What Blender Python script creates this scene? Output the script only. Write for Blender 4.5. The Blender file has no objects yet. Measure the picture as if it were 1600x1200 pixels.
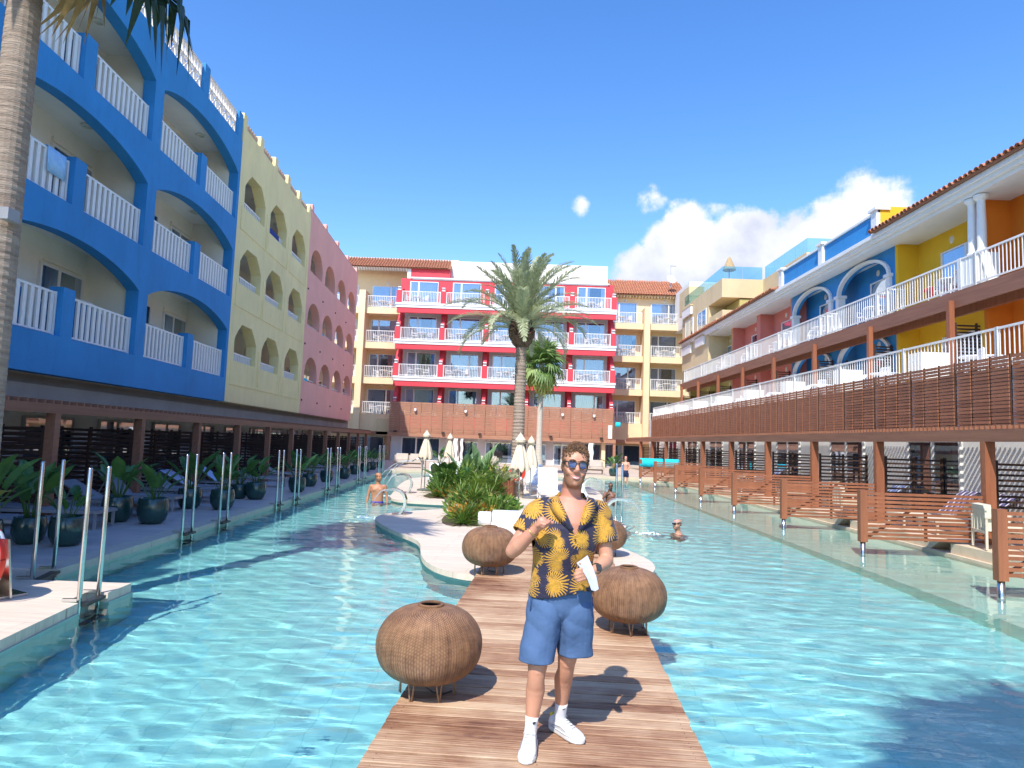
import bpy, math, random
import numpy as np
from mathutils import Vector, Matrix

# ------------------------------------------------------------------ camera
sc = bpy.context.scene
C = sc.collection
rad = math.radians
PITCH, ROLL, CAM_H = rad(4.9), rad(2.0), 1.80
fw = Vector((0, math.cos(PITCH), math.sin(PITCH)))
r0 = Vector((1, 0, 0)); u0 = r0.cross(fw)
rr = math.cos(ROLL) * r0 + math.sin(ROLL) * u0
uu = -math.sin(ROLL) * r0 + math.cos(ROLL) * u0
cd = bpy.data.cameras.new('camera'); cam = bpy.data.objects.new('camera', cd); C.objects.link(cam)
cam.matrix_world = Matrix(((rr.x, uu.x, -fw.x, 0), (rr.y, uu.y, -fw.y, 0), (rr.z, uu.z, -fw.z, CAM_H), (0, 0, 0, 1)))
cd.sensor_width = 36; cd.lens = 36 * 1050 / 1600.0; cd.clip_start = 0.05; cd.clip_end = 6000
sc.camera = cam

# ------------------------------------------------------------------ light
SUN_EL = rad(50.5); SDX, SDY = 0.355, 0.935            # horizontal direction the light travels
sdir = Vector((SDX * math.cos(SUN_EL), SDY * math.cos(SUN_EL), -math.sin(SUN_EL)))
sl = bpy.data.lights.new('sun', 'SUN'); sl.energy = 3.25; sl.angle = rad(0.5); sl.color = (1.0, 0.955, 0.88)
so = bpy.data.objects.new('sun', sl); C.objects.link(so); so.rotation_euler = sdir.to_track_quat('-Z', 'Y').to_euler()
so.location = (-8, -16, 24)
sl.cycles.is_caustics_light = True
sc.view_settings.view_transform = 'Standard'; sc.view_settings.look = 'None'
sc.view_settings.exposure = 0.86; sc.view_settings.gamma = 1.0
sc.cycles.use_denoising = True
sc.cycles.max_bounces = 10; sc.cycles.transparent_max_bounces = 16; sc.cycles.caustics_refractive = True
sc.cycles.caustics_reflective = False
sc.cycles.sample_clamp_indirect = 6.0

W = bpy.data.worlds.new('World'); sc.world = W; W.use_nodes = True
def world():
    nt = W.node_tree; N = nt.nodes; L = nt.links
    bg = N['Background']; bg.inputs[1].default_value = 0.15
    sk = N.new('ShaderNodeTexSky'); sk.sky_type = 'NISHITA'; sk.sun_disc = False
    sk.sun_elevation = SUN_EL; sk.sun_rotation = math.atan2(-SDX, -SDY)
    sk.altitude = 0; sk.air_density = 1.0; sk.dust_density = 0.25; sk.ozone_density = 1.6
    hs = N.new('ShaderNodeHueSaturation'); hs.inputs['Saturation'].default_value = 1.30; hs.inputs['Value'].default_value = 1.12
    hs.inputs['Hue'].default_value = 0.509
    L.new(sk.outputs[0], hs.inputs['Color'])
    # cumulus bank, laid out by direction (azimuth / elevation) with noise-eaten edges
    tc = N.new('ShaderNodeTexCoord'); sp = N.new('ShaderNodeSeparateXYZ'); L.new(tc.outputs['Generated'], sp.inputs[0])
    def m(op, a, b=None, c=None, clamp=False):
        n = N.new('ShaderNodeMath'); n.operation = op; n.use_clamp = clamp
        for i, x in enumerate((a, b, c)):
            if x is None: continue
            if isinstance(x, (int, float)): n.inputs[i].default_value = x
            else: L.new(x, n.inputs[i])
        return n.outputs[0]
    az = m('ARCTAN2', sp.outputs[0], sp.outputs[1]); el = m('ARCSINE', sp.outputs[2])
    cb = N.new('ShaderNodeCombineXYZ'); L.new(az, cb.inputs[0]); L.new(el, cb.inputs[1])
    def noise(scale, detail, rough, off=0):
        mp = N.new('ShaderNodeMapping'); mp.inputs['Location'].default_value = (off, off, 0)
        L.new(cb.outputs[0], mp.inputs[0])
        n = N.new('ShaderNodeTexNoise'); n.inputs['Scale'].default_value = scale
        n.inputs['Detail'].default_value = detail; n.inputs['Roughness'].default_value = rough
        L.new(mp.outputs[0], n.inputs['Vector']); return n.outputs['Fac']
    f = None
    blobs = CLOUDS
    for (a, e, sa, se, wgt) in blobs:
        dx = m('DIVIDE', m('SUBTRACT', az, a), sa); dy = m('DIVIDE', m('SUBTRACT', el, e), se)
        r2 = m('ADD', m('MULTIPLY', dx, dx), m('MULTIPLY', dy, dy))
        g = m('SUBTRACT', wgt, m('MULTIPLY', r2, 1.3))
        f = g if f is None else m('SMOOTH_MAX', f, g, 0.15)
    n1 = noise(16, 8, 0.62); n2 = noise(55, 5, 0.6, 3.3)
    d = m('ADD', f, m('MULTIPLY', m('SUBTRACT', n1, 0.5), 2.6))
    d = m('ADD', d, m('MULTIPLY', m('SUBTRACT', n2, 0.5), 0.55))
    mask = N.new('ShaderNodeMapRange'); mask.interpolation_type = 'SMOOTHSTEP'
    L.new(d, mask.inputs[0]); mask.inputs[1].default_value = 0.05; mask.inputs[2].default_value = 0.75
    shade = noise(9, 6, 0.6, 7.7)
    cr = N.new('ShaderNodeValToRGB'); L.new(m('ADD', m('MULTIPLY', shade, 0.8), m('MULTIPLY', m('SUBTRACT', el, 0.22), 1.6)), cr.inputs[0])
    cr.color_ramp.elements[0].position = 0.33; cr.color_ramp.elements[0].color = (2.45, 2.65, 3.35, 1)
    cr.color_ramp.elements[1].position = 0.58; cr.color_ramp.elements[1].color = (4.0, 4.1, 4.3, 1)
    mx = N.new('ShaderNodeMix'); mx.data_type = 'RGBA'
    L.new(mask.outputs[0], mx.inputs[0]); L.new(hs.outputs[0], mx.inputs[6]); L.new(cr.outputs[0], mx.inputs[7])
    L.new(mx.outputs[2], bg.inputs[0])
CLOUDS = [
    (0.195, 0.24, 0.06, 0.050, 1.5), (0.25, 0.285, 0.060, 0.062, 1.5), (0.32, 0.275, 0.085, 0.060, 1.4), (0.185, 0.185, 0.05, 0.045, 1.3), (0.40, 0.255, 0.12, 0.075, 1.4),
    (0.485, 0.285, 0.075, 0.085, 1.4), (0.33, 0.19, 0.20, 0.07, 1.5), (0.50, 0.22, 0.16, 0.09, 1.4),
    (0.200, 0.350, 0.034, 0.034, 0.72), (0.095, 0.348, 0.022, 0.030, 0.62), (0.29, 0.335, 0.05, 0.018, 0.20),
    (0.62, 0.18, 0.2, 0.09, 1.2), (-0.9, 0.12, 0.3, 0.06, 1.0), (2.2, 0.15, 0.5, 0.08, 1.1)]
world()

# ------------------------------------------------------------------ helpers
RN = random.Random(11)
MATS = {}
def _tree(name):
    m = bpy.data.materials.new(name); m.use_nodes = True
    return m, m.node_tree.nodes, m.node_tree.links, m.node_tree.nodes['Principled BSDF']
def M(name, col, rough=0.6, var=0.10, scale=3.0, bump=0.0, bscale=40.0, metal=0.0, stretch=(1, 1, 1), dirt=0.0, spec=None, col2=None, sheen=0, per=0.0):
    """plain surface: colour + noise variation + optional fine relief; 'per' varies it from object to object"""
    if name in MATS: return MATS[name]
    m, N, L, b = _tree(name)
    tc = N.new('ShaderNodeTexCoord'); mp = N.new('ShaderNodeMapping'); mp.inputs['Scale'].default_value = stretch
    L.new(tc.outputs['Object'], mp.inputs[0])
    n = N.new('ShaderNodeTexNoise'); n.inputs['Scale'].default_value = scale; n.inputs['Detail'].default_value = 7; n.inputs['Roughness'].default_value = 0.6
    L.new(mp.outputs[0], n.inputs['Vector'])
    cr = N.new('ShaderNodeValToRGB'); L.new(n.outputs['Fac'], cr.inputs[0])
    c2 = col2 if col2 else [min(1, c * (1 + var)) for c in col]; c1 = col if col2 else [c * (1 - var) for c in col]
    cr.color_ramp.elements[0].position = 0.3; cr.color_ramp.elements[0].color = (*c1, 1)
    cr.color_ramp.elements[1].position = 0.7; cr.color_ramp.elements[1].color = (*c2, 1)
    out = cr.outputs[0]
    if per:
        oi = N.new('ShaderNodeObjectInfo'); hv = N.new('ShaderNodeHueSaturation')
        mr = N.new('ShaderNodeMapRange'); L.new(oi.outputs['Random'], mr.inputs[0]); mr.inputs[3].default_value = 1 - per; mr.inputs[4].default_value = 1 + per
        L.new(mr.outputs[0], hv.inputs['Value']); L.new(out, hv.inputs['Color']); out = hv.outputs[0]
    if dirt:
        n3 = N.new('ShaderNodeTexNoise'); n3.inputs['Scale'].default_value = 1.1; n3.inputs['Detail'].default_value = 9; n3.inputs['Roughness'].default_value = 0.7
        mp3 = N.new('ShaderNodeMapping'); mp3.inputs['Scale'].default_value = (2.5, 2.5, 0.5); L.new(tc.outputs['Object'], mp3.inputs[0]); L.new(mp3.outputs[0], n3.inputs['Vector'])
        mr = N.new('ShaderNodeMapRange'); L.new(n3.outputs['Fac'], mr.inputs[0]); mr.inputs[1].default_value = 0.5; mr.inputs[2].default_value = 0.8; mr.inputs[3].default_value = 0; mr.inputs[4].default_value = dirt
        mx = N.new('ShaderNodeMix'); mx.data_type = 'RGBA'; L.new(mr.outputs[0], mx.inputs[0]); L.new(out, mx.inputs[6]); mx.inputs[7].default_value = (col[0] * .55, col[1] * .52, col[2] * .48, 1)
        out = mx.outputs[2]
    L.new(out, b.inputs['Base Color'])
    b.inputs['Roughness'].default_value = rough; b.inputs['Metallic'].default_value = metal
    if spec is not None: b.inputs['Specular IOR Level'].default_value = spec
    if bump:
        n2 = N.new('ShaderNodeTexNoise'); n2.inputs['Scale'].default_value = bscale; n2.inputs['Detail'].default_value = 5
        L.new(mp.outputs[0], n2.inputs['Vector'])
        bp = N.new('ShaderNodeBump'); bp.inputs['Strength'].default_value = bump; bp.inputs['Distance'].default_value = 0.02
        L.new(n2.outputs['Fac'], bp.inputs['Height']); L.new(bp.outputs[0], b.inputs['Normal'])
    MATS[name] = m; return m

class MB:
    def __init__(s): s.v = []; s.f = []
    def add(s, vs, fs):
        k = len(s.v); s.v.extend(vs); s.f.extend([tuple(i + k for i in f) for f in fs]); return s
    def box(s, x0, x1, y0, y1, z0, z1):
        return s.add([(x0, y0, z0), (x1, y0, z0), (x1, y1, z0), (x0, y1, z0), (x0, y0, z1), (x1, y0, z1), (x1, y1, z1), (x0, y1, z1)],
                     [(0, 3, 2, 1), (4, 5, 6, 7), (0, 1, 5, 4), (1, 2, 6, 5), (2, 3, 7, 6), (3, 0, 4, 7)])
    def beam(s, p, q, w, h, up=(0, 0, 1)):
        p = Vector(p); q = Vector(q); d = (q - p).normalized(); up = Vector(up)
        if abs(d.dot(up)) > .98: up = Vector((1, 0, 0))
        a = d.cross(up).normalized() * w / 2; b = a.cross(d).normalized() * h / 2
        vs = [tuple(c + i * a + j * b) for c in (p, q) for i, j in ((-1, -1), (1, -1), (1, 1), (-1, 1))]
        return s.add(vs, [(3, 2, 1, 0), (4, 5, 6, 7), (0, 1, 5, 4), (1, 2, 6, 5), (2, 3, 7, 6), (3, 0, 4, 7)])
    def prism(s, poly, z0, z1):
        n = len(poly)
        return s.add([(x, y, z0) for x, y in poly] + [(x, y, z1) for x, y in poly],
                     [tuple(range(n - 1, -1, -1)), tuple(range(n, 2 * n))] + [(i, (i + 1) % n, n + (i + 1) % n, n + i) for i in range(n)])
    def xprism(s, poly, x0, x1):   # polygon in (y,z)
        n = len(poly)
        return s.add([(x0, y, z) for y, z in poly] + [(x1, y, z) for y, z in poly],
                     [tuple(range(n - 1, -1, -1)), tuple(range(n, 2 * n))] + [(i, (i + 1) % n, n + (i + 1) % n, n + i) for i in range(n)])
    def rings(s, rings, cap=True, closed=True):
        n = len(rings[0]); k = len(s.v)
        for r in rings: s.v.extend([tuple(p) for p in r])
        m = n if closed else n - 1
        for j in range(len(rings) - 1):
            for i in range(m):
                a = k + j * n + i; b = k + j * n + (i + 1) % n
                s.f.append((a, b, b + n, a + n))
        if cap:
            s.f.append(tuple(k + i for i in range(n - 1, -1, -1))); s.f.append(tuple(k + (len(rings) - 1) * n + i for i in range(n)))
        return s
    def tube(s, pts, r, n=8, cap=True, flat=1.0):
        P = [Vector(p) for p in pts]; rs = r if isinstance(r, (list, tuple)) else [r] * len(P)
        R_ = []; prev = None
        for i, p in enumerate(P):
            d = (P[min(i + 1, len(P) - 1)] - P[max(i - 1, 0)])
            d = d.normalized() if d.length > 1e-9 else Vector((0, 0, 1))
            if prev is None:
                a = d.cross(Vector((0, 0, 1)))
                if a.length < 1e-3: a = d.cross(Vector((0, 1, 0)))
                a.normalize()
            else:
                a = prev - d * prev.dot(d); a.normalize()
            prev = a; b = d.cross(a)
            R_.append([p + a * rs[i] * math.cos(t * 2 * math.pi / n) + b * rs[i] * flat * math.sin(t * 2 * math.pi / n) for t in range(n)])
        return s.rings(R_, cap)
    def lathe(s, prof, n=24, c=(0, 0, 0), cap=False):
        return s.rings([[(c[0] + r * math.cos(2 * math.pi * i / n), c[1] + r * math.sin(2 * math.pi * i / n), c[2] + z) for i in range(n)] for r, z in prof], cap)
    def mesh(s, name, mat, smooth=False):
        me = bpy.data.meshes.new(name); me.from_pydata([tuple(map(float, p)) for p in s.v], [], s.f)
        if isinstance(mat, (list, tuple)):
            for m in mat: me.materials.append(m)
        elif mat: me.materials.append(mat)
        if smooth: me.polygons.foreach_set('use_smooth', [True] * len(me.polygons))
        me.update(); return me
    def build(s, name, mat, parent=None, smooth=False, **k):
        return inst(name, s.mesh(name, mat, smooth), parent, **k)
def inst(name, mesh, parent=None, loc=None, rz=None, rot=None, scale=None, label=None, cat=None, group=None, kind=None):
    o = bpy.data.objects.new(name, mesh); C.objects.link(o)
    if parent is not None: o.parent = parent
    if loc is not None: o.location = loc
    if rz is not None: o.rotation_euler = (0, 0, rz)
    if rot is not None: o.rotation_euler = rot
    if scale is not None: o.scale = scale if isinstance(scale, (tuple, list)) else (scale,) * 3
    tag(o, label, cat, group, kind); return o
def tag(o, label=None, cat=None, group=None, kind=None):
    if label: o['label'] = label
    if cat: o['category'] = cat
    if group: o['group'] = group
    if kind: o['kind'] = kind
    return o
def thing(name, label, cat, loc=(0, 0, 0), rz=0.0, group=None, scale=None):
    o = bpy.data.objects.new(name, None); C.objects.link(o); o.empty_display_size = 0.2
    o.location = loc; o.rotation_euler = (0, 0, rz)
    if scale is not None: o.scale = scale if isinstance(scale, (tuple, list)) else (scale,) * 3
    return tag(o, label, cat, group)
def copy_tree(o, loc=None, rz=None, label=None, group=None, scale=None, parent=None):
    c = o.copy(); C.objects.link(c); c.parent = parent
    for ch in o.children: copy_tree(ch, parent=c)
    if loc is not None: c.location = loc
    if rz is not None: c.rotation_euler = (0, 0, rz)
    if scale is not None: c.scale = scale if isinstance(scale, (tuple, list)) else (scale,) * 3
    if label: c['label'] = label
    if group: c['group'] = group
    return c
ORD = ['first', 'second', 'third', 'fourth', 'fifth', 'sixth', 'seventh', 'eighth', 'ninth', 'tenth', 'eleventh', 'twelfth', 'thirteenth', 'fourteenth', 'fifteenth', 'sixteenth']

# ------------------------------------------------------------------ materials
white = M('white_paint', (.80, .79, .76), .45, .04, 2, .05, 60)
white_wall = M('white_render', (.82, .80, .75), .8, .05, 1.2, .15, 80, dirt=.12)
cream = M('cream_render', (.86, .81, .68), .85, .05, 1.0, .15, 80, dirt=.1)
blue_r = M('blue_render', (.026, .245, .56), .75, .12, .5, .4, 35, dirt=.42)
yel_r = M('straw_render', (.90, .74, .37), .85, .07, .6, .4, 35, dirt=.30)
olive_r = M('olive_render', (.50, .43, .15), .85, .06, .8, .25, 50, dirt=.1)
pink_r = M('pink_render', (.88, .43, .35), .85, .06, .6, .4, 35, dirt=.22)
coral_r = M('coral_render', (.68, .22, .17), .85, .05, .8, .2, 50, dirt=.1)
yellow_r = M('yellow_render', (.80, .47, .02), .8, .05, .8, .2, 50, dirt=.08)
orange_r = M('orange_render', (.72, .20, .012), .8, .05, .8, .2, 50, dirt=.08)
red_r = M('red_render', (.70, .060, .080), .75, .06, .7, .2, 50, dirt=.08)
beige_r = M('beige_render', (.84, .65, .40), .85, .05, .8, .2, 50, dirt=.15)
sand_r = M('sand_render', (.66, .52, .30), .85, .07, .9, .25, 50, dirt=.2)
grey_r = M('grey_render', (.34, .30, .26), .8, .12, .9, .2, 60, dirt=.3)
room_r = M('ground_floor_render', (.82, .81, .78), .8, .07, .8, .15, 60)
lightgrey_r = M('pale_grey_render', (.60, .58, .58), .8, .05, .8, .15, 60)
steel = M('brushed_steel', (.62, .62, .60), .22, .06, 30, metal=1.0)
dark_metal = M('dark_metal', (.06, .06, .06), .45, .1, 10, metal=.6)
wood_red = M('red_brown_timber', (.30, .105, .048), .55, .22, 2.5, .35, 22, stretch=(3, 3, .25), per=.12)
wood_beam = M('brown_beam_timber', (.26, .115, .068), .6, .22, 2.0, .3, 22, stretch=(6, .3, 6), per=.08)
wood_slat = M('brown_slat_timber', (.30, .125, .066), .6, .25, 3.0, .3, 25, stretch=(3, .4, 8), per=.22)
wood_or = M('orange_slat_timber', (.40, .195, .115), .6, .22, 3.0, .3, 25, stretch=(.4, 3, 8), per=.06)
wood_dark = M('dark_slat_timber', (.045, .022, .014), .6, .25, 3.0, .3, 25, stretch=(.5, .5, 8), per=.15)
terracotta = M('terracotta', (.50, .20, .105), .8, .25, 6, .3, 30, per=.28)
coping_m = M('coping_stone', (.66, .53, .38), .7, .08, 4, .15, 60)
curtain_m = M('curtain_cloth', (.74, .73, .72), .9, .05, 4)
curtain_d = M('brown_curtain', (.30, .25, .21), .9, .08, 4)
room_dark = M('unlit_room_tone', (.035, .045, .055), .9, .3, 2)
plastic = M('white_plastic', (.78, .78, .80), .35, .03, 3)
fabric_white = M('white_fabric', (.76, .77, .80), .85, .04, 5, .1, 120)
lamp_white = M('lamp_glass', (.75, .72, .62), .35, .04, 5)

def glass_mat(name, tint, refl=.28):
    m, N, L, b = _tree(name); N.remove(b)
    tr = N.new('ShaderNodeBsdfTransparent'); tr.inputs[0].default_value = (*tint, 1)
    gl = N.new('ShaderNodeBsdfGlossy'); gl.inputs['Roughness'].default_value = .02; gl.inputs['Color'].default_value = (.85, .93, 1, 1)
    fr = N.new('ShaderNodeLayerWeight'); fr.inputs['Blend'].default_value = .35
    mr = N.new('ShaderNodeMapRange'); L.new(fr.outputs['Facing'], mr.inputs[0]); mr.inputs[3].default_value = refl * .55; mr.inputs[4].default_value = min(1, refl * 2.2)
    mx = N.new('ShaderNodeMixShader'); L.new(mr.outputs[0], mx.inputs[0]); L.new(tr.outputs[0], mx.inputs[1]); L.new(gl.outputs[0], mx.inputs[2])
    L.new(mx.outputs[0], N['Material Output'].inputs[0]); return m
glass = glass_mat('window_glass', (.74, .82, .92), .30)
glass_bal = glass_mat('balustrade_glass', (.62, .86, .92), .16)

def striped(name, c1, c2, scale, axis=0, rough=.85):
    m, N, L, b = _tree(name)
    tc = N.new('ShaderNodeTexCoord'); sp = N.new('ShaderNodeSeparateXYZ'); L.new(tc.outputs['Object'], sp.inputs[0])
    mu = N.new('ShaderNodeMath'); mu.operation = 'MULTIPLY'; L.new(sp.outputs[axis], mu.inputs[0]); mu.inputs[1].default_value = scale
    fr = N.new('ShaderNodeMath'); fr.operation = 'FRACT'; L.new(mu.outputs[0], fr.inputs[0])
    gt = N.new('ShaderNodeMath'); gt.operation = 'GREATER_THAN'; L.new(fr.outputs[0], gt.inputs[0]); gt.inputs[1].default_value = .5
    mx = N.new('ShaderNodeMix'); mx.data_type = 'RGBA'; L.new(gt.outputs[0], mx.inputs[0]); mx.inputs[6].default_value = (*c1, 1); mx.inputs[7].default_value = (*c2, 1)
    L.new(mx.outputs[2], b.inputs['Base Color']); b.inputs['Roughness'].default_value = rough; return m
# ------------------------------------------------------------------ ground, pool, decks
def tile_mat(name, c1, c2, mortar, bw, bh, rough=.6, rotz=0, bump=.2, grain=(1, 14, 1)):
    m, N, L, b = _tree(name)
    tc = N.new('ShaderNodeTexCoord'); mp = N.new('ShaderNodeMapping'); mp.inputs['Rotation'].default_value = (0, 0, rotz); L.new(tc.outputs['Object'], mp.inputs[0])
    br = N.new('ShaderNodeTexBrick'); L.new(mp.outputs[0], br.inputs['Vector']); br.inputs['Scale'].default_value = 1
    br.inputs['Brick Width'].default_value = bw; br.inputs['Row Height'].default_value = bh; br.inputs['Mortar Size'].default_value = .003
    br.inputs['Color1'].default_value = (*c1, 1); br.inputs['Color2'].default_value = (*c2, 1); br.inputs['Mortar'].default_value = (*mortar, 1)
    n = N.new('ShaderNodeTexNoise'); mp2 = N.new('ShaderNodeMapping'); mp2.inputs['Scale'].default_value = grain; L.new(mp.outputs[0], mp2.inputs[0]); L.new(mp2.outputs[0], n.inputs['Vector'])
    n.inputs['Scale'].default_value = 1.6; n.inputs['Detail'].default_value = 8; n.inputs['Roughness'].default_value = .65
    mr = N.new('ShaderNodeMapRange'); L.new(n.outputs['Fac'], mr.inputs[0]); mr.inputs[1].default_value = .3; mr.inputs[2].default_value = .7; mr.inputs[3].default_value = .84; mr.inputs[4].default_value = 1.1
    hv = N.new('ShaderNodeHueSaturation'); L.new(br.outputs['Color'], hv.inputs['Color']); L.new(mr.outputs[0], hv.inputs['Value'])
    L.new(hv.outputs[0], b.inputs['Base Color']); b.inputs['Roughness'].default_value = rough
    bp = N.new('ShaderNodeBump'); bp.inputs['Strength'].default_value = bump; bp.inputs['Distance'].default_value = .01; L.new(br.outputs['Fac'], bp.inputs['Height']); bp.invert = True
    L.new(bp.outputs[0], b.inputs['Normal']); return m
deck_pale = tile_mat('pale_plank_tile', (.70, .57, .45), (.76, .63, .50), (.45, .36, .28), 1.2, .3, .6, .07, grain=(1, 10, 1))
deck_grey = tile_mat('grey_plank_tile', (.50, .46, .44), (.58, .54, .52), (.24, .22, .21), 1.2, .2, .6, 0, grain=(1, 14, 1))
deck_sand = tile_mat('sand_tile', (.66, .52, .39), (.72, .58, .45), (.42, .33, .25), .6, .6, .65, 0)
far_tile = tile_mat('far_terrace_tile', (.55, .45, .36), (.62, .50, .40), (.40, .32, .25), .5, .5, .7, 0)
def mosaic(name, c1, c2, mort):
    m, N, L, b = _tree(name)
    tc = N.new('ShaderNodeTexCoord'); br = N.new('ShaderNodeTexBrick'); L.new(tc.outputs['Object'], br.inputs['Vector']); br.offset = 0
    br.inputs['Scale'].default_value = 1; br.inputs['Brick Width'].default_value = .30; br.inputs['Row Height'].default_value = .30; br.inputs['Mortar Size'].default_value = .006
    br.inputs['Color1'].default_value = (*c1, 1); br.inputs['Color2'].default_value = (*c2, 1); br.inputs['Mortar'].default_value = (*mort, 1)
    n = N.new('ShaderNodeTexNoise'); n.inputs['Scale'].default_value = 1.2; n.inputs['Detail'].default_value = 5; L.new(tc.outputs['Object'], n.inputs['Vector'])
    mr = N.new('ShaderNodeMapRange'); L.new(n.outputs['Fac'], mr.inputs[0]); mr.inputs[3].default_value = .9; mr.inputs[4].default_value = 1.1
    hv = N.new('ShaderNodeHueSaturation'); L.new(br.outputs['Color'], hv.inputs['Color']); L.new(mr.outputs[0], hv.inputs['Value'])
    L.new(hv.outputs[0], b.inputs['Base Color']); b.inputs['Roughness'].default_value = .55; return m
pool_m = mosaic('pool_mosaic', (.35, .82, .79), (.39, .86, .83), (.28, .73, .71))
shelf_m = mosaic('shelf_mosaic', (.54, .80, .62), (.60, .85, .67), (.45, .68, .52))
edge_m = M('pool_edge_mosaic', (.34, .50, .44), .5, .1, 6)
earth = M('dry_earth', (.26, .21, .15), .95, .2, .2, .3, 4)

MB().box(-900, 900, -900, 900, -1.6, -1.45).build('ground', earth, kind='structure')
PX0, PX1, PY0, PY1 = -6.0, 8.75, -4.0, 38.8
pf = MB(); pf.add([(-12, PY0 - 1, -1.12), (10, PY0 - 1, -1.12), (10, PY1 + 1, -1.12), (-12, PY1 + 1, -1.12)], [(0, 1, 2, 3)])
pool_floor = pf.build('pool_floor', pool_m, kind='structure')
sh = MB().box(6.15, 9.0, PY0, PY1, -1.295, -0.42).build('pool_shelf', shelf_m, kind='structure')
for o in (pool_floor, sh): o.cycles.is_caustics_receiver = True
MB().box(-30, 25, PY1, 75, -1.40, -0.004).build('far_terrace', far_tile, kind='structure')
MB().box(-12, 12, -9, PY0, -1.40, 0.0).build('near_terrace', deck_sand, kind='structure')
MB().box(-12.0, 9.2, PY1 - .35, PY1 + .02, -1.2, .012).build('far_coping', coping_m, kind='structure')

# water surface: real waves
def water():
    xs = np.linspace(-7.6, 8.9, 400); ys = 0.5 + (PY1 + .1 - 0.5) * np.linspace(0, 1, 640) ** 1.75
    X, Y = np.meshgrid(xs, ys); Z = np.zeros_like(X); rng = np.random.RandomState(5)
    calm = 1.0 - .55 * np.clip((X - 5.2) / 1.2, 0, 1)
    for i in range(90):
        lam = .10 * 2 ** (rng.rand() * 3.0); k = 2 * math.pi / lam; th = rng.normal(1.47, .42)
        A = .00090 * lam ** .85
        ph = rng.rand() * 7
        warp = .35 * np.sin(.5 * X + .31 * i) + .35 * np.sin(.43 * Y + 1.7 * i)
        Z += A * np.sin(k * (X * math.cos(th) + Y * math.sin(th)) + ph + 2.0 * warp)
    for (sx, sy) in ((-3.05, 15.5), (-3.75, 21.9), (3.35, 14.9), (3.6, 24.4)):
        D = np.hypot(X - sx, Y - sy); Z += .006 * np.sin(D * 26) * np.exp(-D * 1.6)
    Z *= calm
    v = np.stack([X, Y, Z - .12], -1).reshape(-1, 3); idx = np.arange(X.size).reshape(X.shape)
    f = np.stack([idx[:-1, :-1], idx[:-1, 1:], idx[1:, 1:], idx[1:, :-1]], -1).reshape(-1, 4)
    me = bpy.data.meshes.new('pool_water'); me.vertices.add(len(v)); me.vertices.foreach_set('co', v.ravel())
    me.loops.add(f.size); me.loops.foreach_set('vertex_index', f.ravel()); me.polygons.add(len(f))
    me.polygons.foreach_set('loop_start', np.arange(0, f.size, 4)); me.polygons.foreach_set('loop_total', np.full(len(f), 4))
    me.update(); me.polygons.foreach_set('use_smooth', [True] * len(f))
    m, N, L, b = _tree('pool_water'); b.inputs['Base Color'].default_value = (.86, .985, 1.0, 1); b.inputs['Roughness'].default_value = 0.0
    b.inputs['IOR'].default_value = 1.333; b.inputs['Transmission Weight'].default_value = 1
    tc = N.new('ShaderNodeTexCoord'); mp = N.new('ShaderNodeMapping'); mp.inputs['Scale'].default_value = (5, 13, 1); L.new(tc.outputs['Object'], mp.inputs[0])
    n = N.new('ShaderNodeTexNoise'); n.inputs['Scale'].default_value = 1.3; n.inputs['Detail'].default_value = 3; n.inputs['Distortion'].default_value = .6; L.new(mp.outputs[0], n.inputs['Vector'])
    bp = N.new('ShaderNodeBump'); bp.inputs['Strength'].default_value = .10; bp.inputs['Distance'].default_value = .012; L.new(n.outputs['Fac'], bp.inputs['Height']); L.new(bp.outputs[0], b.inputs['Normal'])
    me.materials.append(m); o = inst('pool_water', me, kind='structure'); o.cycles.is_caustics_caster = True
water()

# left deck (grey plank tiles), its boards near the camera are pieces of their own
def LX(y): return -5.36 - .0345 * y           # pool edge
LD = [(LX(8.62), 8.62), (LX(39.2), 39.2), (-24, 39.2), (-24, 8.62)]
MB().prism(LD, -1.40, -.032).build('left_deck', deck_grey, kind='structure')
MB().prism([(-24, -9), (-7.6, -9), (-7.6, 8.62), (-24, 8.62)], -1.40, 0.0).build('left_side_deck', deck_grey, kind='structure')
board_m = M('grey_plank_board', (.48, .44, .43), .6, .14, 3, .25, 30, stretch=(.5, 10, 1), per=.10)
def prism_board(x0, x1, y0, y1, z0, z1):
    return MB().prism([(x0, y0), (x1, y0), (x1, y1), (x0, y1)], z0, z1)
deck_top = thing('plank_paving', 'grey plank paving of the shaded terrace on the left pool side', 'paving')
bm_full = MB().box(-1.19, 0, 0, .294, -.03, 0).mesh('plank', board_m)
ny = 0; y = 8.66; cnt = 0
while y < 39:
    x = LX(y) - .30; off = (ny % 3) * .4
    row = []
    mbr = MB()
    first = x; seg = [(first, first - .8 - off)]
    while seg[-1][1] > -11.5: seg.append((seg[-1][1] - .006, seg[-1][1] - 1.196))
    for a, b_ in seg:
        if y < 18 and a > -10.2 and cnt < 230:
            inst('plank', bm_full, deck_top, loc=(a, y, 0), scale=((a - b_) / 1.19, 1, 1)); cnt += 1
        else: mbr.box(b_, a, y, y + .294, -.03, 0)
    if mbr.v: mbr.build('distant_planks', board_m, deck_top, kind='stuff')
    y += .30; ny += 1
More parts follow.
